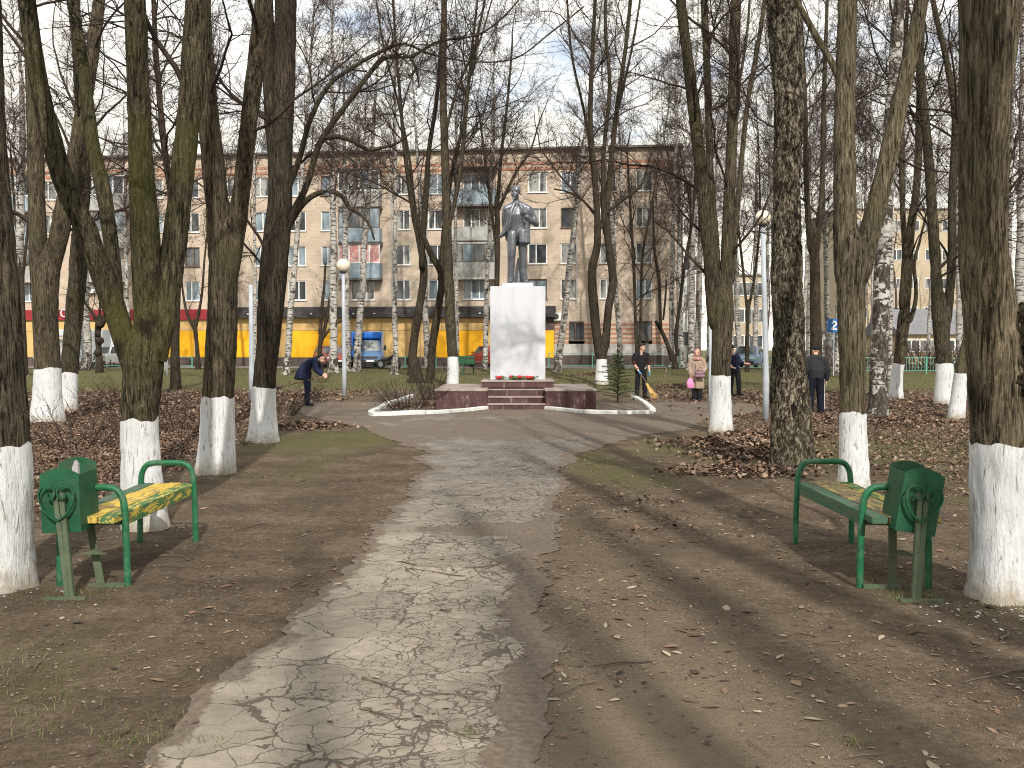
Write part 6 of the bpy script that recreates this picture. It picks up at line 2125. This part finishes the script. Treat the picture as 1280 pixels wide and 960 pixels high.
a = gpt(826, 497); b_ = at(833, 460, a.y)
r = tool('broom', 'upright thin stick broom standing in the leaves right of the young man', 'broom', [('handle', M_STICK, [tuple(a), tuple(b_)], [.014, .014], 8)], a)
a = wpt(P3, .53, -.22, .80); b_ = at(352, 483, a.y + .15)
tool('rake', 'dark rake handle held by the bent man, pointing down to the left', 'rake', [('handle', M_STICK, [tuple(a), tuple(b_)], [.02, .02], 8), ('blade', M_DARKMETAL, [tuple(b_), tuple(b_.lerp(a, -.12))], [.035, .06], 6)], a)
# bags of the woman
w = wpt(P2, -.205, -.115, .76)
pb = thing('plastic_bag', 'pink plastic bag hanging from the hand of the woman in the coat', 'bag', w - Vector((0, 0, .34)))
m = MB()
sweep(m, [(0, 0, .05, .11, .06, .05), (0, 0, .16, .13, .065, .06), (0, 0, .26, .10, .045, .04), (0, 0, .33, .03, .03, .03)], .5)
fuse(m, 'bag_body', M_BAGP, pb, .013, 2)
w = wpt(P2, .11, -.27, .93)
hb = thing('handbag', 'mauve handbag on the arm of the woman in the coat', 'bag', w - Vector((.02, .02, .14)))
m = MB()
sweep(m, [(-.11, 0, .03, .05, .06, .05), (.11, 0, .03, .05, .06, .05)], .5); sweep(m, [(-.11, 0, .13, .045, .05, .05), (.11, 0, .13, .045, .05, .05)], .5); sweep(m, [(0, 0, .08, .14, .055, .08)])
fuse(m, 'bag_body', M_BAGM, hb, .013, 2)
MB().tube(smooth_path(np.array([(-.1, 0, .15, 0), (-.06, 0, .27, 0), (.04, .02, .30, 0), (.1, 0, .15, 0)]), .03)[:, :3], .012, 8).build('strap', M_BAGM, hb, smooth=True)

# ------------------------------------------------------------------ vehicles
def wheel(r, x, y, z, rad, w):
    o = MB().lathe([(rad * .62, -w / 2), (rad * .95, -w / 2), (rad, -w * .35), (rad, w * .35), (rad * .95, w / 2), (rad * .62, w / 2)], 20, Matrix.Rotation(PI / 2, 4, 'Y')).build('wheel', M_RUBBER, r, smooth=True, loc=(x, y, z))
    MB().lathe([(.001, -w * .3), (rad * .5, -w * .42), (rad * .64, -w * .3), (rad * .64, w * .3), (rad * .5, w * .42), (.001, w * .3)], 16, Matrix.Rotation(PI / 2, 4, 'Y')).build('rim', M_RIM, o, smooth=True)
def loft_body(mb, secs):
    """secs: (y, [(x,z)...half outline from bottom centre to top centre])"""
    V = []
    for y, half in secs:
        ring = [(x, y, z) for x, z in half] + [(-x, y, z) for x, z in half[::-1]]
        V.append(ring)
    n = len(V[0])
    v = np.array(V, float).reshape(-1, 3)
    mb.add(v, ring_faces(len(V), n))
    mb.polys(V[0], [list(range(n))[::-1]]).polys(V[-1], [list(range(n))])
def car(label, px, Y, yaw, paint, rear=False, hatch=False):
    """front towards -y before turning"""
    x = at(px, HOR, Y).x
    r = thing('parked_car', label, 'car', (x, Y, float(gz(x, Y)) + .03), yaw)
    W_ = .82
    def lo(w, b, t):
        return [(0, b), (w * .92, b), (w, b + .14), (w * 1.0, t - .14), (w * .95, t), (0, t + .015)]
    m = MB()
    loft_body(m, [(-2.02, lo(W_ * .84, .32, .62)), (-1.95, lo(W_ * .95, .24, .68)), (-1.6, lo(W_, .2, .76)), (-.9, lo(W_, .2, .88)), (.0, lo(W_, .2, .92)), (1.2, lo(W_, .2, .93)), (1.75, lo(W_ * .98, .22, .92)), (1.98, lo(W_ * .9, .28, .84))])
    body = m.build('body', paint, r, smooth=False, bevel=.03)
    yb = 1.85 if hatch else 1.45
    cabin = lambda w, t: [(0, .9), (w, .9), (w * .96, .95), (w * .80, t - .05), (w * .72, t), (0, t + .02)]
    m = MB()
    def fr(y0, y1, t):
        return y0
    v = []
    base = [(-.92, .78), (-.2, .78), (yb - .35, .78), (yb, .78)]
    W1, W2 = .77, .60
    zb, zt = .895, 1.40
    pts = [(-.92, W1, zb), (-.28, W2, zt), (yb - .5, W2, zt - .02), (yb, W1 * .97, zb)]
    V = []
    for y, w, z in pts:
        V += [(-w, y, z), (w, y, z)]
    MB().polys(V, [(0, 1, 3, 2), (2, 3, 5, 4), (4, 5, 7, 6), (0, 2, 4, 6), (1, 7, 5, 3), (0, 6, 7, 1)]).build('roof', paint, r, bevel=.04)
    def pane(nm, a, b, c, d, out):
        P = np.array([a, b, c, d], float)
        cen = P.mean(0)
        P = cen + (P - cen) * .88 + np.array(out)
        MB().polys(np.concatenate([P, P - np.array(out) * 2]), [(0, 1, 2, 3), (4, 7, 6, 5), (0, 4, 5, 1), (1, 5, 6, 2), (2, 6, 7, 3), (3, 7, 4, 0)]).build(nm, M_PANE[0], r)
    p = [np.array(q) for q in V]
    pane('windscreen', p[0], p[1], p[3], p[2], (0, -.012, .006))
    pane('rear_window', p[6], p[7], p[5], p[4], (0, .012, .006))
    for s, i0, i1, i2, i3 in ((-1, 0, 2, 4, 6), (1, 1, 3, 5, 7)):
        mid = (p[i2] + p[i1]) / 2; midb = (p[i0] + p[i3]) / 2
        pane('side_window', p[i0], p[i1], mid, midb, (s * .012, 0, .004))
        pane('side_window', midb, mid, p[i2], p[i3], (s * .012, 0, .004))
    for sx in (-1, 1):
        MB().box(sx * .55 - .16, sx * .55 + .16, -2.02, -1.9, .56, .68).build('headlight', M_LAMPGLASS, r, bevel=.02)
        MB().box(sx * .62 - .11, sx * .62 + .11, 1.9, 1.99, .6, .78).build('tail_light', M_REDLAMP, r, bevel=.02)
        MB().box(sx * .9 - .07, sx * .9 + .07, -.75, -.66, .92, 1.04).build('wing_mirror', paint, r, bevel=.02)
        for yy in (-1.3, 1.25):
            wheel(r, sx * .72, yy, .30, .30, .19)
    for y0, y1 in ((-2.08, -1.96), (1.93, 2.04)):
        MB().box(-.74, .74, y0, y1, .3, .46).build('bumper', M_DARKMETAL, r, bevel=.03)
        yy = y0 - .012 if y0 < 0 else y1 + .002
        MB().box(-.26, .26, yy, yy + .01, .38, .49).build('number_plate', M_WHITE, r)
    return r
def paint(name, c):
    return worn(name, c, .06, 2, .3, 0, (.2, .19, .17), .2, .5)
C_RED, C_SILV, C_BLUE, C_WHITE = paint('red_car_paint', (.36, .035, .035)), paint('silver_car_paint', (.48, .49, .50)), paint('blue_grey_car_paint', (.17, .25, .36)), paint('white_lorry_paint', (.68, .70, .72))
C_RED2 = paint('faded_red_car_paint', (.34, .085, .06))
C_BLUEL, C_TARP = paint('blue_lorry_paint', (.07, .16, .32)), worn('blue_tarpaulin', (.012, .12, .47), .15, 3, .5, .01)
car('faded red hatchback facing the lawn behind the left lamp post', 413, 63.8, R(24), C_RED2, hatch=True)
car('bright red car beside the white pedestal, seen from behind', 611, 64.2, R(205), C_RED, hatch=True)
car('silver car parked at the left beyond the pollarded tree', 139, 64.0, R(172), C_SILV)
car('pale blue car parked beyond the fence right of the three stemmed trunk', 936, 62.0, R(-25), C_BLUE)
car('dark green car beside the faded red hatchback behind the birches', 435, 65.6, R(10), paint('dark_green_car_paint', (.03, .07, .06)))
def lorry(label, px, Y, yaw, cabmat, boxmat, sc=1.0):
    x = at(px, HOR, Y).x
    r = thing('small_lorry', label, 'lorry', (x, Y, float(gz(x, Y)) + .03), yaw)
    r.scale = (sc, sc, sc)
    W_ = .97
    def lo(w, b, t):
        return [(0, b), (w * .95, b), (w, b + .1), (w, t - .1), (w * .95, t), (0, t + .01)]
    m = MB()
    loft_body(m, [(-2.6, lo(W_ * .86, .38, .82)), (-2.5, lo(W_ * .94, .34, .92)), (-1.75, lo(W_ * .98, .32, 1.12)), (-.5, lo(W_ * .98, .32, 1.16)), (-.3, lo(W_ * .98, .32, 1.16))])
    m.build('cab_body', cabmat, r, bevel=.03)
    V = []
    for y, w, z in [(-1.72, .9, 1.13), (-1.05, .78, 1.92), (-.42, .80, 1.95), (-.32, .93, 1.15)]:
        V += [(-w, y, z), (w, y, z)]
    MB().polys(V, [(0, 1, 3, 2), (2, 3, 5, 4), (4, 5, 7, 6), (0, 2, 4, 6), (1, 7, 5, 3), (0, 6, 7, 1)]).build('cab_roof', cabmat, r, bevel=.05)
    p = [np.array(q) for q in V]
    def pane(nm, P, out):
        P = np.array(P); cen = P.mean(0); P = cen + (P - cen) * .87 + np.array(out)
        MB().polys(np.concatenate([P, P - np.array(out) * 2]), [(0, 1, 2, 3), (4, 7, 6, 5), (0, 4, 5, 1), (1, 5, 6, 2), (2, 6, 7, 3), (3, 7, 4, 0)]).build(nm, M_PANE[1], r)
    pane('windscreen', [p[0], p[1], p[3], p[2]], (0, -.014, .008))
    pane('side_window', [p[0], p[2], p[4], p[6]], (-.014, 0, .004))
    pane('side_window', [p[1], p[3], p[5], p[7]], (.014, 0, .004))
    bx = MB().box(-1.02, 1.02, -.22, 3.0, .75, 2.5).build('cargo_box', boxmat, r, bevel=.06)
    bx2 = MB().box(-.98, .98, -1.1, -.225, 2.0, 2.48).build('wind_deflector', boxmat, r, bevel=.12)
    MB().box(-.85, .85, -2.66, -2.52, .40, .58).build('bumper', M_DARKMETAL, r, bevel=.03)
    MB().box(-.5, .5, -2.61, -2.5, .62, .80).build('grille', M_DARKMETAL, r, bevel=.01)
    MB().box(-.26, .26, -2.675, -2.662, .44, .55).build('number_plate', M_WHITE, r)
    for sx in (-1, 1):
        MB().box(sx * .68 - .15, sx * .68 + .15, -2.6, -2.46, .64, .84).build('headlight', M_LAMPGLASS, r, bevel=.03)
        mm = MB().box(sx * 1.13 - .09, sx * 1.13 + .09, -1.55, -1.47, 1.2, 1.55).box(min(sx * .9, sx * 1.08), max(sx * .9, sx * 1.08), -1.52, -1.5, 1.3, 1.34)
        mm.build('wing_mirror', M_DARKMETAL, r)
        for yy in (-1.75, 2.0):
            wheel(r, sx * .82, yy, .36, .36, .24)
    return r
lorry('small lorry with bright blue tarpaulin, front towards the lawn', 458, 62.8, R(14), C_BLUEL, C_TARP, .93)
lorry('white small lorry half hidden behind the slender whitewashed trunk', 99, 63.0, R(-38), C_WHITE, C_WHITE)
g = gpt(486, 462)
mt = thing('motorbike', 'small dark motorbike standing right of the blue lorry', 'motorbike', g, R(60))
wheel(mt, 0, -.6, .3, .3, .1); wheel(mt, 0, .6, .3, .3, .1)
m = MB(); sweep(m, [(0, .5, .6, .1), (0, .0, .62, .12), (0, -.3, .8, .1)]); sweep(m, [(0, 0, .38, .14, .2, .14)])
fuse(m, 'body', M_DARKMETAL, mt, .03, 2)
MB().tube([(-.35, -.35, 1.0), (0, -.42, .95), (.35, -.35, 1.0)], .02, 6).tube([(0, -.42, .95), (0, -.6, .3)], .03, 6).build('handlebar', M_DARKMETAL, mt)

# ------------------------------------------------------------------ shrubs and the little spruce
def bush(px, py, w, h, n, label, cat='shrub', name='bare_shrub', twig=None, seed=1, lo=.004):
    g = gpt(px, py)
    r = thing(name, label, cat, g)
    rng = np.random.default_rng(seed + 900)
    a = rng.uniform(0, 2 * PI, n)
    rad = np.sqrt(rng.uniform(0, 1, n)) * w * .5
    st_ = np.stack([np.cos(a) * rad * .5, np.sin(a) * rad * .4, np.full(n, -.03)], -1)
    L = h * rng.uniform(.6, 1.1, n)
    tipv = st_ + np.stack([np.cos(a) * rad + rng.normal(size=n) * .12 * h, np.sin(a) * rad * .8 + rng.normal(size=n) * .12 * h, L], -1)
    t = np.linspace(0, 1, 6)[None, :, None]
    P = st_[:, None] * (1 - t) + tipv[:, None] * t + rng.normal(size=(n, 6, 3)) * .025 * h * t
    Rr = np.broadcast_to(np.linspace(lo * 1.8, lo * .8, 6), (n, 6))
    m = MB()
    v, f = tube_grid(P, Rr, 4); m.add(v, f)
    B, RB = spawn(P, Rr, n * 6, .2, 1, .2, .55, (.4, 1.1), 5, .06, .2, .8, lo * .7, rng)
    v, f = tube_grid(B, RB, 3); m.add(v, f)
    C_, RC = spawn(B, RB, n * 9, .2, 1, .3, .7, (.4, 1.1), 3, .03, .2, .8, lo * .6, rng)
    v, f = tube_grid(C_, RC, 3); m.add(v, f)
    m.build('stems', twig or M_TWIG, r)
    return r
bush(507, 512, 1.5, .75, 40, 'bare twiggy shrub in the left flower bed beside the platform', seed=1)
bush(535, 500, 1.2, 1.0, 34, 'taller bare shrub behind the left end of the platform', seed=2)
bush(728, 500, 1.0, .7, 20, 'thin bare shrub behind the right end of the platform', seed=3)
bush(400, 478, 1.2, .7, 20, 'small bare shrub left of the left lamp post', seed=4)
bush(95, 560, 1.6, .8, 22, 'bare brown shrub in the dead leaves left of the mossy trunk', seed=5)
bush(225, 540, 2.6, .75, 40, 'low bare thicket in the leaves before the straight forked trunk', seed=6)
bush(345, 520, 1.6, .8, 30, 'bare low shrub right of the flared whitewashed foot', seed=7)
bush(150, 500, 2.6, .8, 30, 'low bare shrub in the leaves between the left trunks', seed=8)
for i, (px, lab) in enumerate(((1152, 'brown leafless hedge bush left of the broad two stemmed trunk'), (1172, 'brown leafless hedge bush behind the broad two stemmed trunk'), (1215, 'brown leafless hedge bush at the edge of the biggest trunk'), (1060, 'brown leafless hedge bush behind the forked right trunk'))):
    g = at(px, HOR, 56)
    bush(px, HOR + (EYE - .3) * FPX / 56, 3.2, 1.7, 60, lab, seed=20 + i, twig=M_TWIG_B, lo=.009)['group'] = 'hedge bushes beyond the green railing'
bush(105, 463, 1.6, 1.1, 30, 'small bare shrub before the white lorry', seed=30, lo=.007)

g = gpt(772, 503)
sp = thing('young_spruce', 'small thin young spruce right of the platform in the flower bed', 'spruce', g)
H = 1.45
rng = np.random.default_rng(4)
MB().tube(np.array([(0, 0, -.05), (.01, 0, .5), (0, .01, 1.0), (.02, 0, H)]), [.02, .016, .01, .004], 8).build('trunk', M_BARK_DARK, sp, smooth=True)
sb, sn = MB(), MB()
for i in range(58):
    z = .12 + (H - .15) * (i / 58) ** .9
    L = (.85 * (1 - z / H) ** .7 + .08) * rng.uniform(.35, 1.2)
    a = i * 2.4 + rng.uniform(-.3, .3)
    t = np.linspace(0, 1, 5)
    d = np.array([math.cos(a), math.sin(a)])
    P = np.stack([d[0] * L * t, d[1] * L * t, z + L * (.35 * t - .42 * t * t + .2 * t ** 3)], -1)
    sb.tube(P, np.linspace(.006, .002, 5), 4)
    q = resample(P, 16)
    for k in range(16):
        for s_ in range(11):
            dd = rng.normal(size=3) * .5 + np.array([d[0], d[1], .2])
            dd /= np.linalg.norm(dd)
            e_ = q[k] + dd * rng.uniform(.04, .075)
            n_ = np.cross(dd, rng.normal(size=3)); n_ /= np.linalg.norm(n_)
            sn.add([q[k] - n_ * .008, q[k] + n_ * .008, e_], [(0, 1, 2)])
sb.build('branches', M_BARK_DARK, sp)
nd = sn.build('needles', M_NEEDLE, sp)
nd['kind'] = 'stuff'

# ------------------------------------------------------------------ dead leaves, litter and grass
LC = np.array([(.135, .083, .055), (.18, .113, .075), (.09, .058, .043), (.225, .152, .105), (.062, .044, .036), (.165, .096, .062), (.28, .205, .145), (.105, .072, .054)])
def leaf_field(name, x, y, size, z_lift, flat=.5, pale=0.0, seed=0, folded=True, narrow=1.0):
    rng = np.random.default_rng(seed)
    n = len(x)
    base = np.stack([x, y, gz(x, y) + z_lift], -1)
    a = rng.uniform(0, 2 * PI, n)
    u = np.stack([np.cos(a), np.sin(a), rng.normal(size=n) * flat], -1)
    u /= np.linalg.norm(u, axis=1, keepdims=True)
    w = np.stack([-np.sin(a), np.cos(a), rng.normal(size=n) * flat], -1)
    w -= (w * u).sum(1, keepdims=True) * u
    w /= np.linalg.norm(w, axis=1, keepdims=True)
    nn = np.cross(u, w)
    nn *= np.sign(nn[:, 2:3])
    s = size[:, None]
    asp = rng.uniform(.28, .48, n)[:, None] * s * narrow
    cur = (rng.uniform(-.1, .35, n)[:, None]) * s * min(1, flat * 2)
    bend = rng.normal(size=n)[:, None] * s * .18
    out = [(-.5, 0, 0), (-.2, .75, .5), (.12, 1.0, 1.0), (.34, .55, .8), (.55, 0, .4), (.34, -.6, .8), (.08, -.95, 1.0), (-.22, -.7, .5)]
    if not folded:
        out = [out[0], out[2], out[4], out[6]]
    m_ = len(out)
    v = np.stack([base + u * s * p + w * (asp * q * rng.uniform(.75, 1.2, (n, 1)) + bend * (p + .5)) + nn * cur * k for p, q, k in out], 1).reshape(-1, 3)
    i = np.arange(n)[:, None] * m_
    if folded:
        f = np.concatenate([i + np.array([t_]) for t_ in ((0, 7, 1), (7, 6, 1), (6, 2, 1), (6, 5, 2), (5, 3, 2), (5, 4, 3))], 0)
    else:
        f = np.concatenate([i + np.array([[0, 2, 1]]), i + np.array([[0, 3, 2]])], 0)
    c = LC[rng.integers(0, len(LC), n)] * rng.uniform(.6, 1.3, n)[:, None]
    if pale:
        k = rng.random(n) < pale
        c[k] = np.array((.30, .25, .185)) * rng.uniform(.7, 1.25, k.sum())[:, None]
    o = MB().add(v, f, np.repeat(c, m_, 0)).build(name, M_LEAF)
    o['kind'] = 'stuff'
    return o
def scatter(n, x0, x1, y0, y1, seed, dens):
    rng = np.random.default_rng(seed)
    x, y = rng.uniform(x0, x1, n), rng.uniform(y0, y1, n)
    k = rng.random(n) < dens(x, y)
    return x[k], y[k], rng
def off_path(x, y):
    return 1 - ((x > PATH_L(y)) & (x < PATH_R(y)) & (y < 28.2)) * .93
def not_plat(x, y):
    return ~((x > PX0 - .05) & (x < PX1 + .05) & (y > 24.6) & (y < 28.9))
x, y, rng = scatter(180000, -14, -1, 7.5, 22, 1, lambda x, y: np.clip(masks(x, y)[1] * 1.1 - .12, 0, 1) * off_path(x, y))
leaf_field('fallen_leaves', x, y, rng.uniform(.025, .065, len(x)), rng.uniform(0, .03, len(x)), .5, .03, 1, False)
x, y, rng = scatter(180000, 1, 15, 8, 24, 2, lambda x, y: np.clip(masks(x, y)[1] * 1.5 * fbm2(x, y, 1.2, 3, 15) - .12, 0, 1) * off_path(x, y))
leaf_field('fallen_leaves', x, y, rng.uniform(.025, .07, len(x)), rng.uniform(0, .03, len(x)), .5, .05, 2, False)
x, y, rng = scatter(90000, -22, 22, 22, 42, 3, lambda x, y: np.clip(masks(x, y)[1] - .1, 0, 1) * off_path(x, y) * not_plat(x, y))
leaf_field('fallen_leaves', x, y, rng.uniform(.05, .12, len(x)), rng.uniform(0, .03, len(x)), .5, .05, 3, False)
xs_, ys_, zs_, ss_ = [], [], [], []
rng = np.random.default_rng(9)
for mx, my, rx, ry, h in MOUNDS:
    n = int(4200 * rx * ry)
    a = rng.normal(size=(n, 2)) * .55
    xs_.append(mx + a[:, 0] * rx); ys_.append(my + a[:, 1] * ry); zs_.append(rng.uniform(0, .05, n)); ss_.append(rng.uniform(.035, .095, n))
o = leaf_field('leaf_heap', np.concatenate(xs_), np.concatenate(ys_), np.concatenate(ss_), np.concatenate(zs_), .6, .04, 4)
# loose leaves and chips on the trodden soil
x, y, rng = scatter(85000, -4.5, 6, 2.2, 14, 5, lambda x, y: np.clip(fbm2(x, y, 1.1, 4, 70) * 2.4 - .75, .05, 1) * off_path(x, y) * np.where(x > 0, 1, .35))
sz_ = rng.choice([.010, .016, .024, .034, .055, .085], len(x), p=[.36, .3, .2, .09, .035, .015])
for big in (False, True):
    k_ = (sz_ > .03) == big
    leaf_field('scattered_leaves', x[k_], y[k_], sz_[k_], rng.uniform(.003, .008, k_.sum()), .10, .18 if big else .36, 5 + big * 40, big, .62)
x, y, rng = scatter(900, -2, 1.5, 2.2, 20, 6, lambda x, y: 1 + 0 * x)
leaf_field('scattered_leaves', x, y, rng.uniform(.015, .05, len(x)), rng.uniform(.008, .014, len(x)), .12, .3, 6, True, .7)
# fallen twigs
rng = np.random.default_rng(12)
n = 190
x, y = rng.uniform(-5, 6, n), 2.4 + rng.random(n) ** 1.4 * 12
a = rng.uniform(0, 2 * PI, n); L = rng.uniform(.08, .45, n)
t = np.linspace(-.5, .5, 5)
PX_ = x[:, None] + np.cos(a)[:, None] * L[:, None] * t + rng.normal(size=(n, 5)) * .008
PY_ = y[:, None] + np.sin(a)[:, None] * L[:, None] * t + rng.normal(size=(n, 5)) * .008
P = np.stack([PX_, PY_, gz(PX_, PY_) + .012], -1)
v, f = tube_grid(P, np.broadcast_to(np.linspace(1.3, .6, 5), (n, 5)) * rng.uniform(.002, .0055, n)[:, None], 5)
o = MB().add(v, f).build('fallen_twigs', M_GREYTWIG)
o['kind'] = 'stuff'
fx, fy = [], []
rng = np.random.default_rng(61)
for px, py, n, sp_ in [(1250, 762, 120, .28), (5, 738, 40, .2), (270, 594, 60, .25), (190, 662, 60, .16), (330, 556, 40, .25), (1067, 622, 25, .2), (901, 543, 30, .3)]:
    g = ground(px, py)
    fx.append(g.x + rng.normal(size=n) * sp_ * 1.2); fy.append(g.y + .12 - np.abs(rng.normal(size=n)) * sp_)
fx, fy = np.concatenate(fx), np.concatenate(fy)
LC_old, LC = LC, np.array([(.62, .62, .60), (.5, .5, .48)])
leaf_field('whitewash_flakes', fx, fy, rng.uniform(.006, .03, len(fx)), rng.uniform(.004, .01, len(fx)), .08, 0, 62, True, 1.0)
LC = LC_old
# crumbs of soil and grit
def grit(name, n, x0, x1, y0, y1, smin, smax, mat, seed, dens):
    x, y, rng = scatter(n, x0, x1, y0, y1, seed, dens)
    s = smin + (smax - smin) * rng.random(len(x)) ** 3
    o8 = np.array([(1, 0, 0), (-1, 0, 0), (0, 1, 0), (0, -1, 0), (0, 0, .8), (0, 0, -.8)], float)
    f8 = np.array([(0, 2, 4), (2, 1, 4), (1, 3, 4), (3, 0, 4)])
    V = o8[None] * s[:, None, None] * rng.uniform(.6, 1.3, (len(x), 6, 1))
    a = rng.uniform(0, 6.28, len(x))
    c_, s_ = np.cos(a)[:, None], np.sin(a)[:, None]
    V = np.stack([V[..., 0] * c_ - V[..., 1] * s_, V[..., 0] * s_ + V[..., 1] * c_, V[..., 2]], -1)
    V = V + np.stack([x, y, gz(x, y) + .004], -1)[:, None]
    F_ = (np.arange(len(x))[:, None, None] * 6 + f8[None]).reshape(-1, 3)
    o = MB().add(V.reshape(-1, 3), F_).build(name, mat)
    o['kind'] = 'stuff'
M_CLOD = worn('soil_clod', (.13, .10, .078), .35, 30, .95, 0)
M_PEBBLE = worn('pale_grit', (.25, .22, .185), .3, 30, .9, 0)
grit('soil_clods', 30000, -5, 6, 2.1, 13, .0015, .011, M_CLOD, 21, lambda x, y: off_path(x, y) * np.clip(fbm2(x, y, 1.4, 4, 90) * 2 - .5, .1, 1))
grit('pale_grit', 3500, -4, 5, 2.1, 11, .002, .009, M_PEBBLE, 22, lambda x, y: np.clip(fbm2(x, y, .9, 4, 95) * 2 - .6, .1, 1))

def grass_field(name, x, y, hmin, hmax, wid, seed, tint=None):
    rng = np.random.default_rng(seed)
    n = len(x)
    b = np.stack([x, y, gz(x, y) - .004], -1)
    a = rng.uniform(0, 2 * PI, n)
    h = rng.uniform(hmin, hmax, n)
    side = np.stack([np.cos(a), np.sin(a), 0 * a], -1) * (wid * rng.uniform(.7, 1.3, n))[:, None]
    le = rng.normal(size=(n, 2)) * .5
    mid = b + np.stack([le[:, 0] * h * .35, le[:, 1] * h * .35, h * .6], -1)
    tip = b + np.stack([le[:, 0] * h * 1.1, le[:, 1] * h * 1.1, h * .9], -1)
    v = np.stack([b - side, b + side, mid + side * .7, mid - side * .7, tip], 1).reshape(-1, 3)
    i = np.arange(n)[:, None] * 5
    q = np.concatenate([i + np.array([[0, 1, 2]]), i + np.array([[0, 2, 3]]), i + np.array([[3, 2, 4]])])
    g1, g2 = np.array((.055, .085, .022)), np.array((.17, .155, .07))
    t = rng.random(n)[:, None] ** 1.3
    if tint is not None:
        t = np.clip(t + tint, 0, 1)
    c = (g1 * (1 - t) + g2 * t) * rng.uniform(.7, 1.25, n)[:, None]
    o = MB().add(v, q, np.repeat(c, 5, 0)).build(name, M_GRASS)
    o['kind'] = 'stuff'
x, y, rng = scatter(60000, -4.5, 6, 2.4, 22, 31, lambda x, y: np.clip(masks(x, y)[0] * fbm2(x, y, 2.2, 4, 33) * 2.6 - .75, 0, 1) * off_path(x, y))
grass_field('grass_tufts', x, y, .015, .05, .002, 31, .25)
# a few thick tufts one can see by the bins, along the kerb and on the left
tx, ty = [], []
rng = np.random.default_rng(33)
for px, py, n, sp_ in [(1130, 748, 160, .10), (1160, 752, 120, .09), (1102, 728, 110, .09), (100, 742, 110, .09), (60, 750, 90, .13), (150, 925, 60, .05), (165, 938, 60, .06), (60, 892, 80, .10), (20, 850, 80, .14), (95, 870, 60, .10), (130, 905, 40, .08), (215, 925, 40, .06), (210, 900, 20, .05), (1068, 935, 40, .03), (585, 920, 35, .03), (10, 822, 50, .08), (45, 915, 40, .06), (250, 930, 25, .04),
                       (1230, 760, 110, .2), (1262, 770, 90, .2), (150, 728, 40, .06), (1100, 715, 60, .1), (300, 595, 160, .25), (275, 600, 90, .2), (340, 598, 140, .3)]:
    g = ground(px, py)
    tx.append(g.x + rng.normal(size=n) * sp_); ty.append(g.y + rng.normal(size=n) * sp_)
grass_field('grass_tufts', np.concatenate(tx), np.concatenate(ty), .014, .052, .0018, 34, .05)
x, y, rng = scatter(72000, -32, 34, 33, 60, 35, lambda x, y: np.clip((y - 33) / 6, 0, 1) * np.clip(fbm2(x, y, .35, 4, 50) * 2.2 - .5, .15, 1))
grass_field('lawn_grass', x, y, .04, .11, .008, 36)

# far wood beyond the streets on the right and left: one mass nobody could count
rng = np.random.default_rng(77)
n = 90
side = rng.random(n) < .72
x = np.where(side, rng.uniform(14, 75, n), rng.uniform(-75, -32, n))
y = rng.uniform(84, 150, n)
h = rng.uniform(11, 19, n)
t = np.linspace(0, 1, 10)[None, :, None]
st_ = np.stack([x, y, np.full(n, .2)], -1)
P = st_[:, None] + np.stack([np.cumsum(rng.normal(size=(n, 10)) * .15, 1), np.cumsum(rng.normal(size=(n, 10)) * .15, 1), np.linspace(0, 1, 10)[None] * h[:, None]], -1)
Rr = np.linspace(.2, .03, 10)[None] * rng.uniform(.7, 1.2, n)[:, None]
m = crown_of(P, Rr, rng, n * 9, n * 28, n * 60, 0, .017, t0=.15, len1=(.12, .3), droop=.05)
v, f = tube_grid(P, Rr, 6)
m.add(v, f)
o = m.build('far_wood', M_TWIG_B)
o['kind'] = 'stuff'
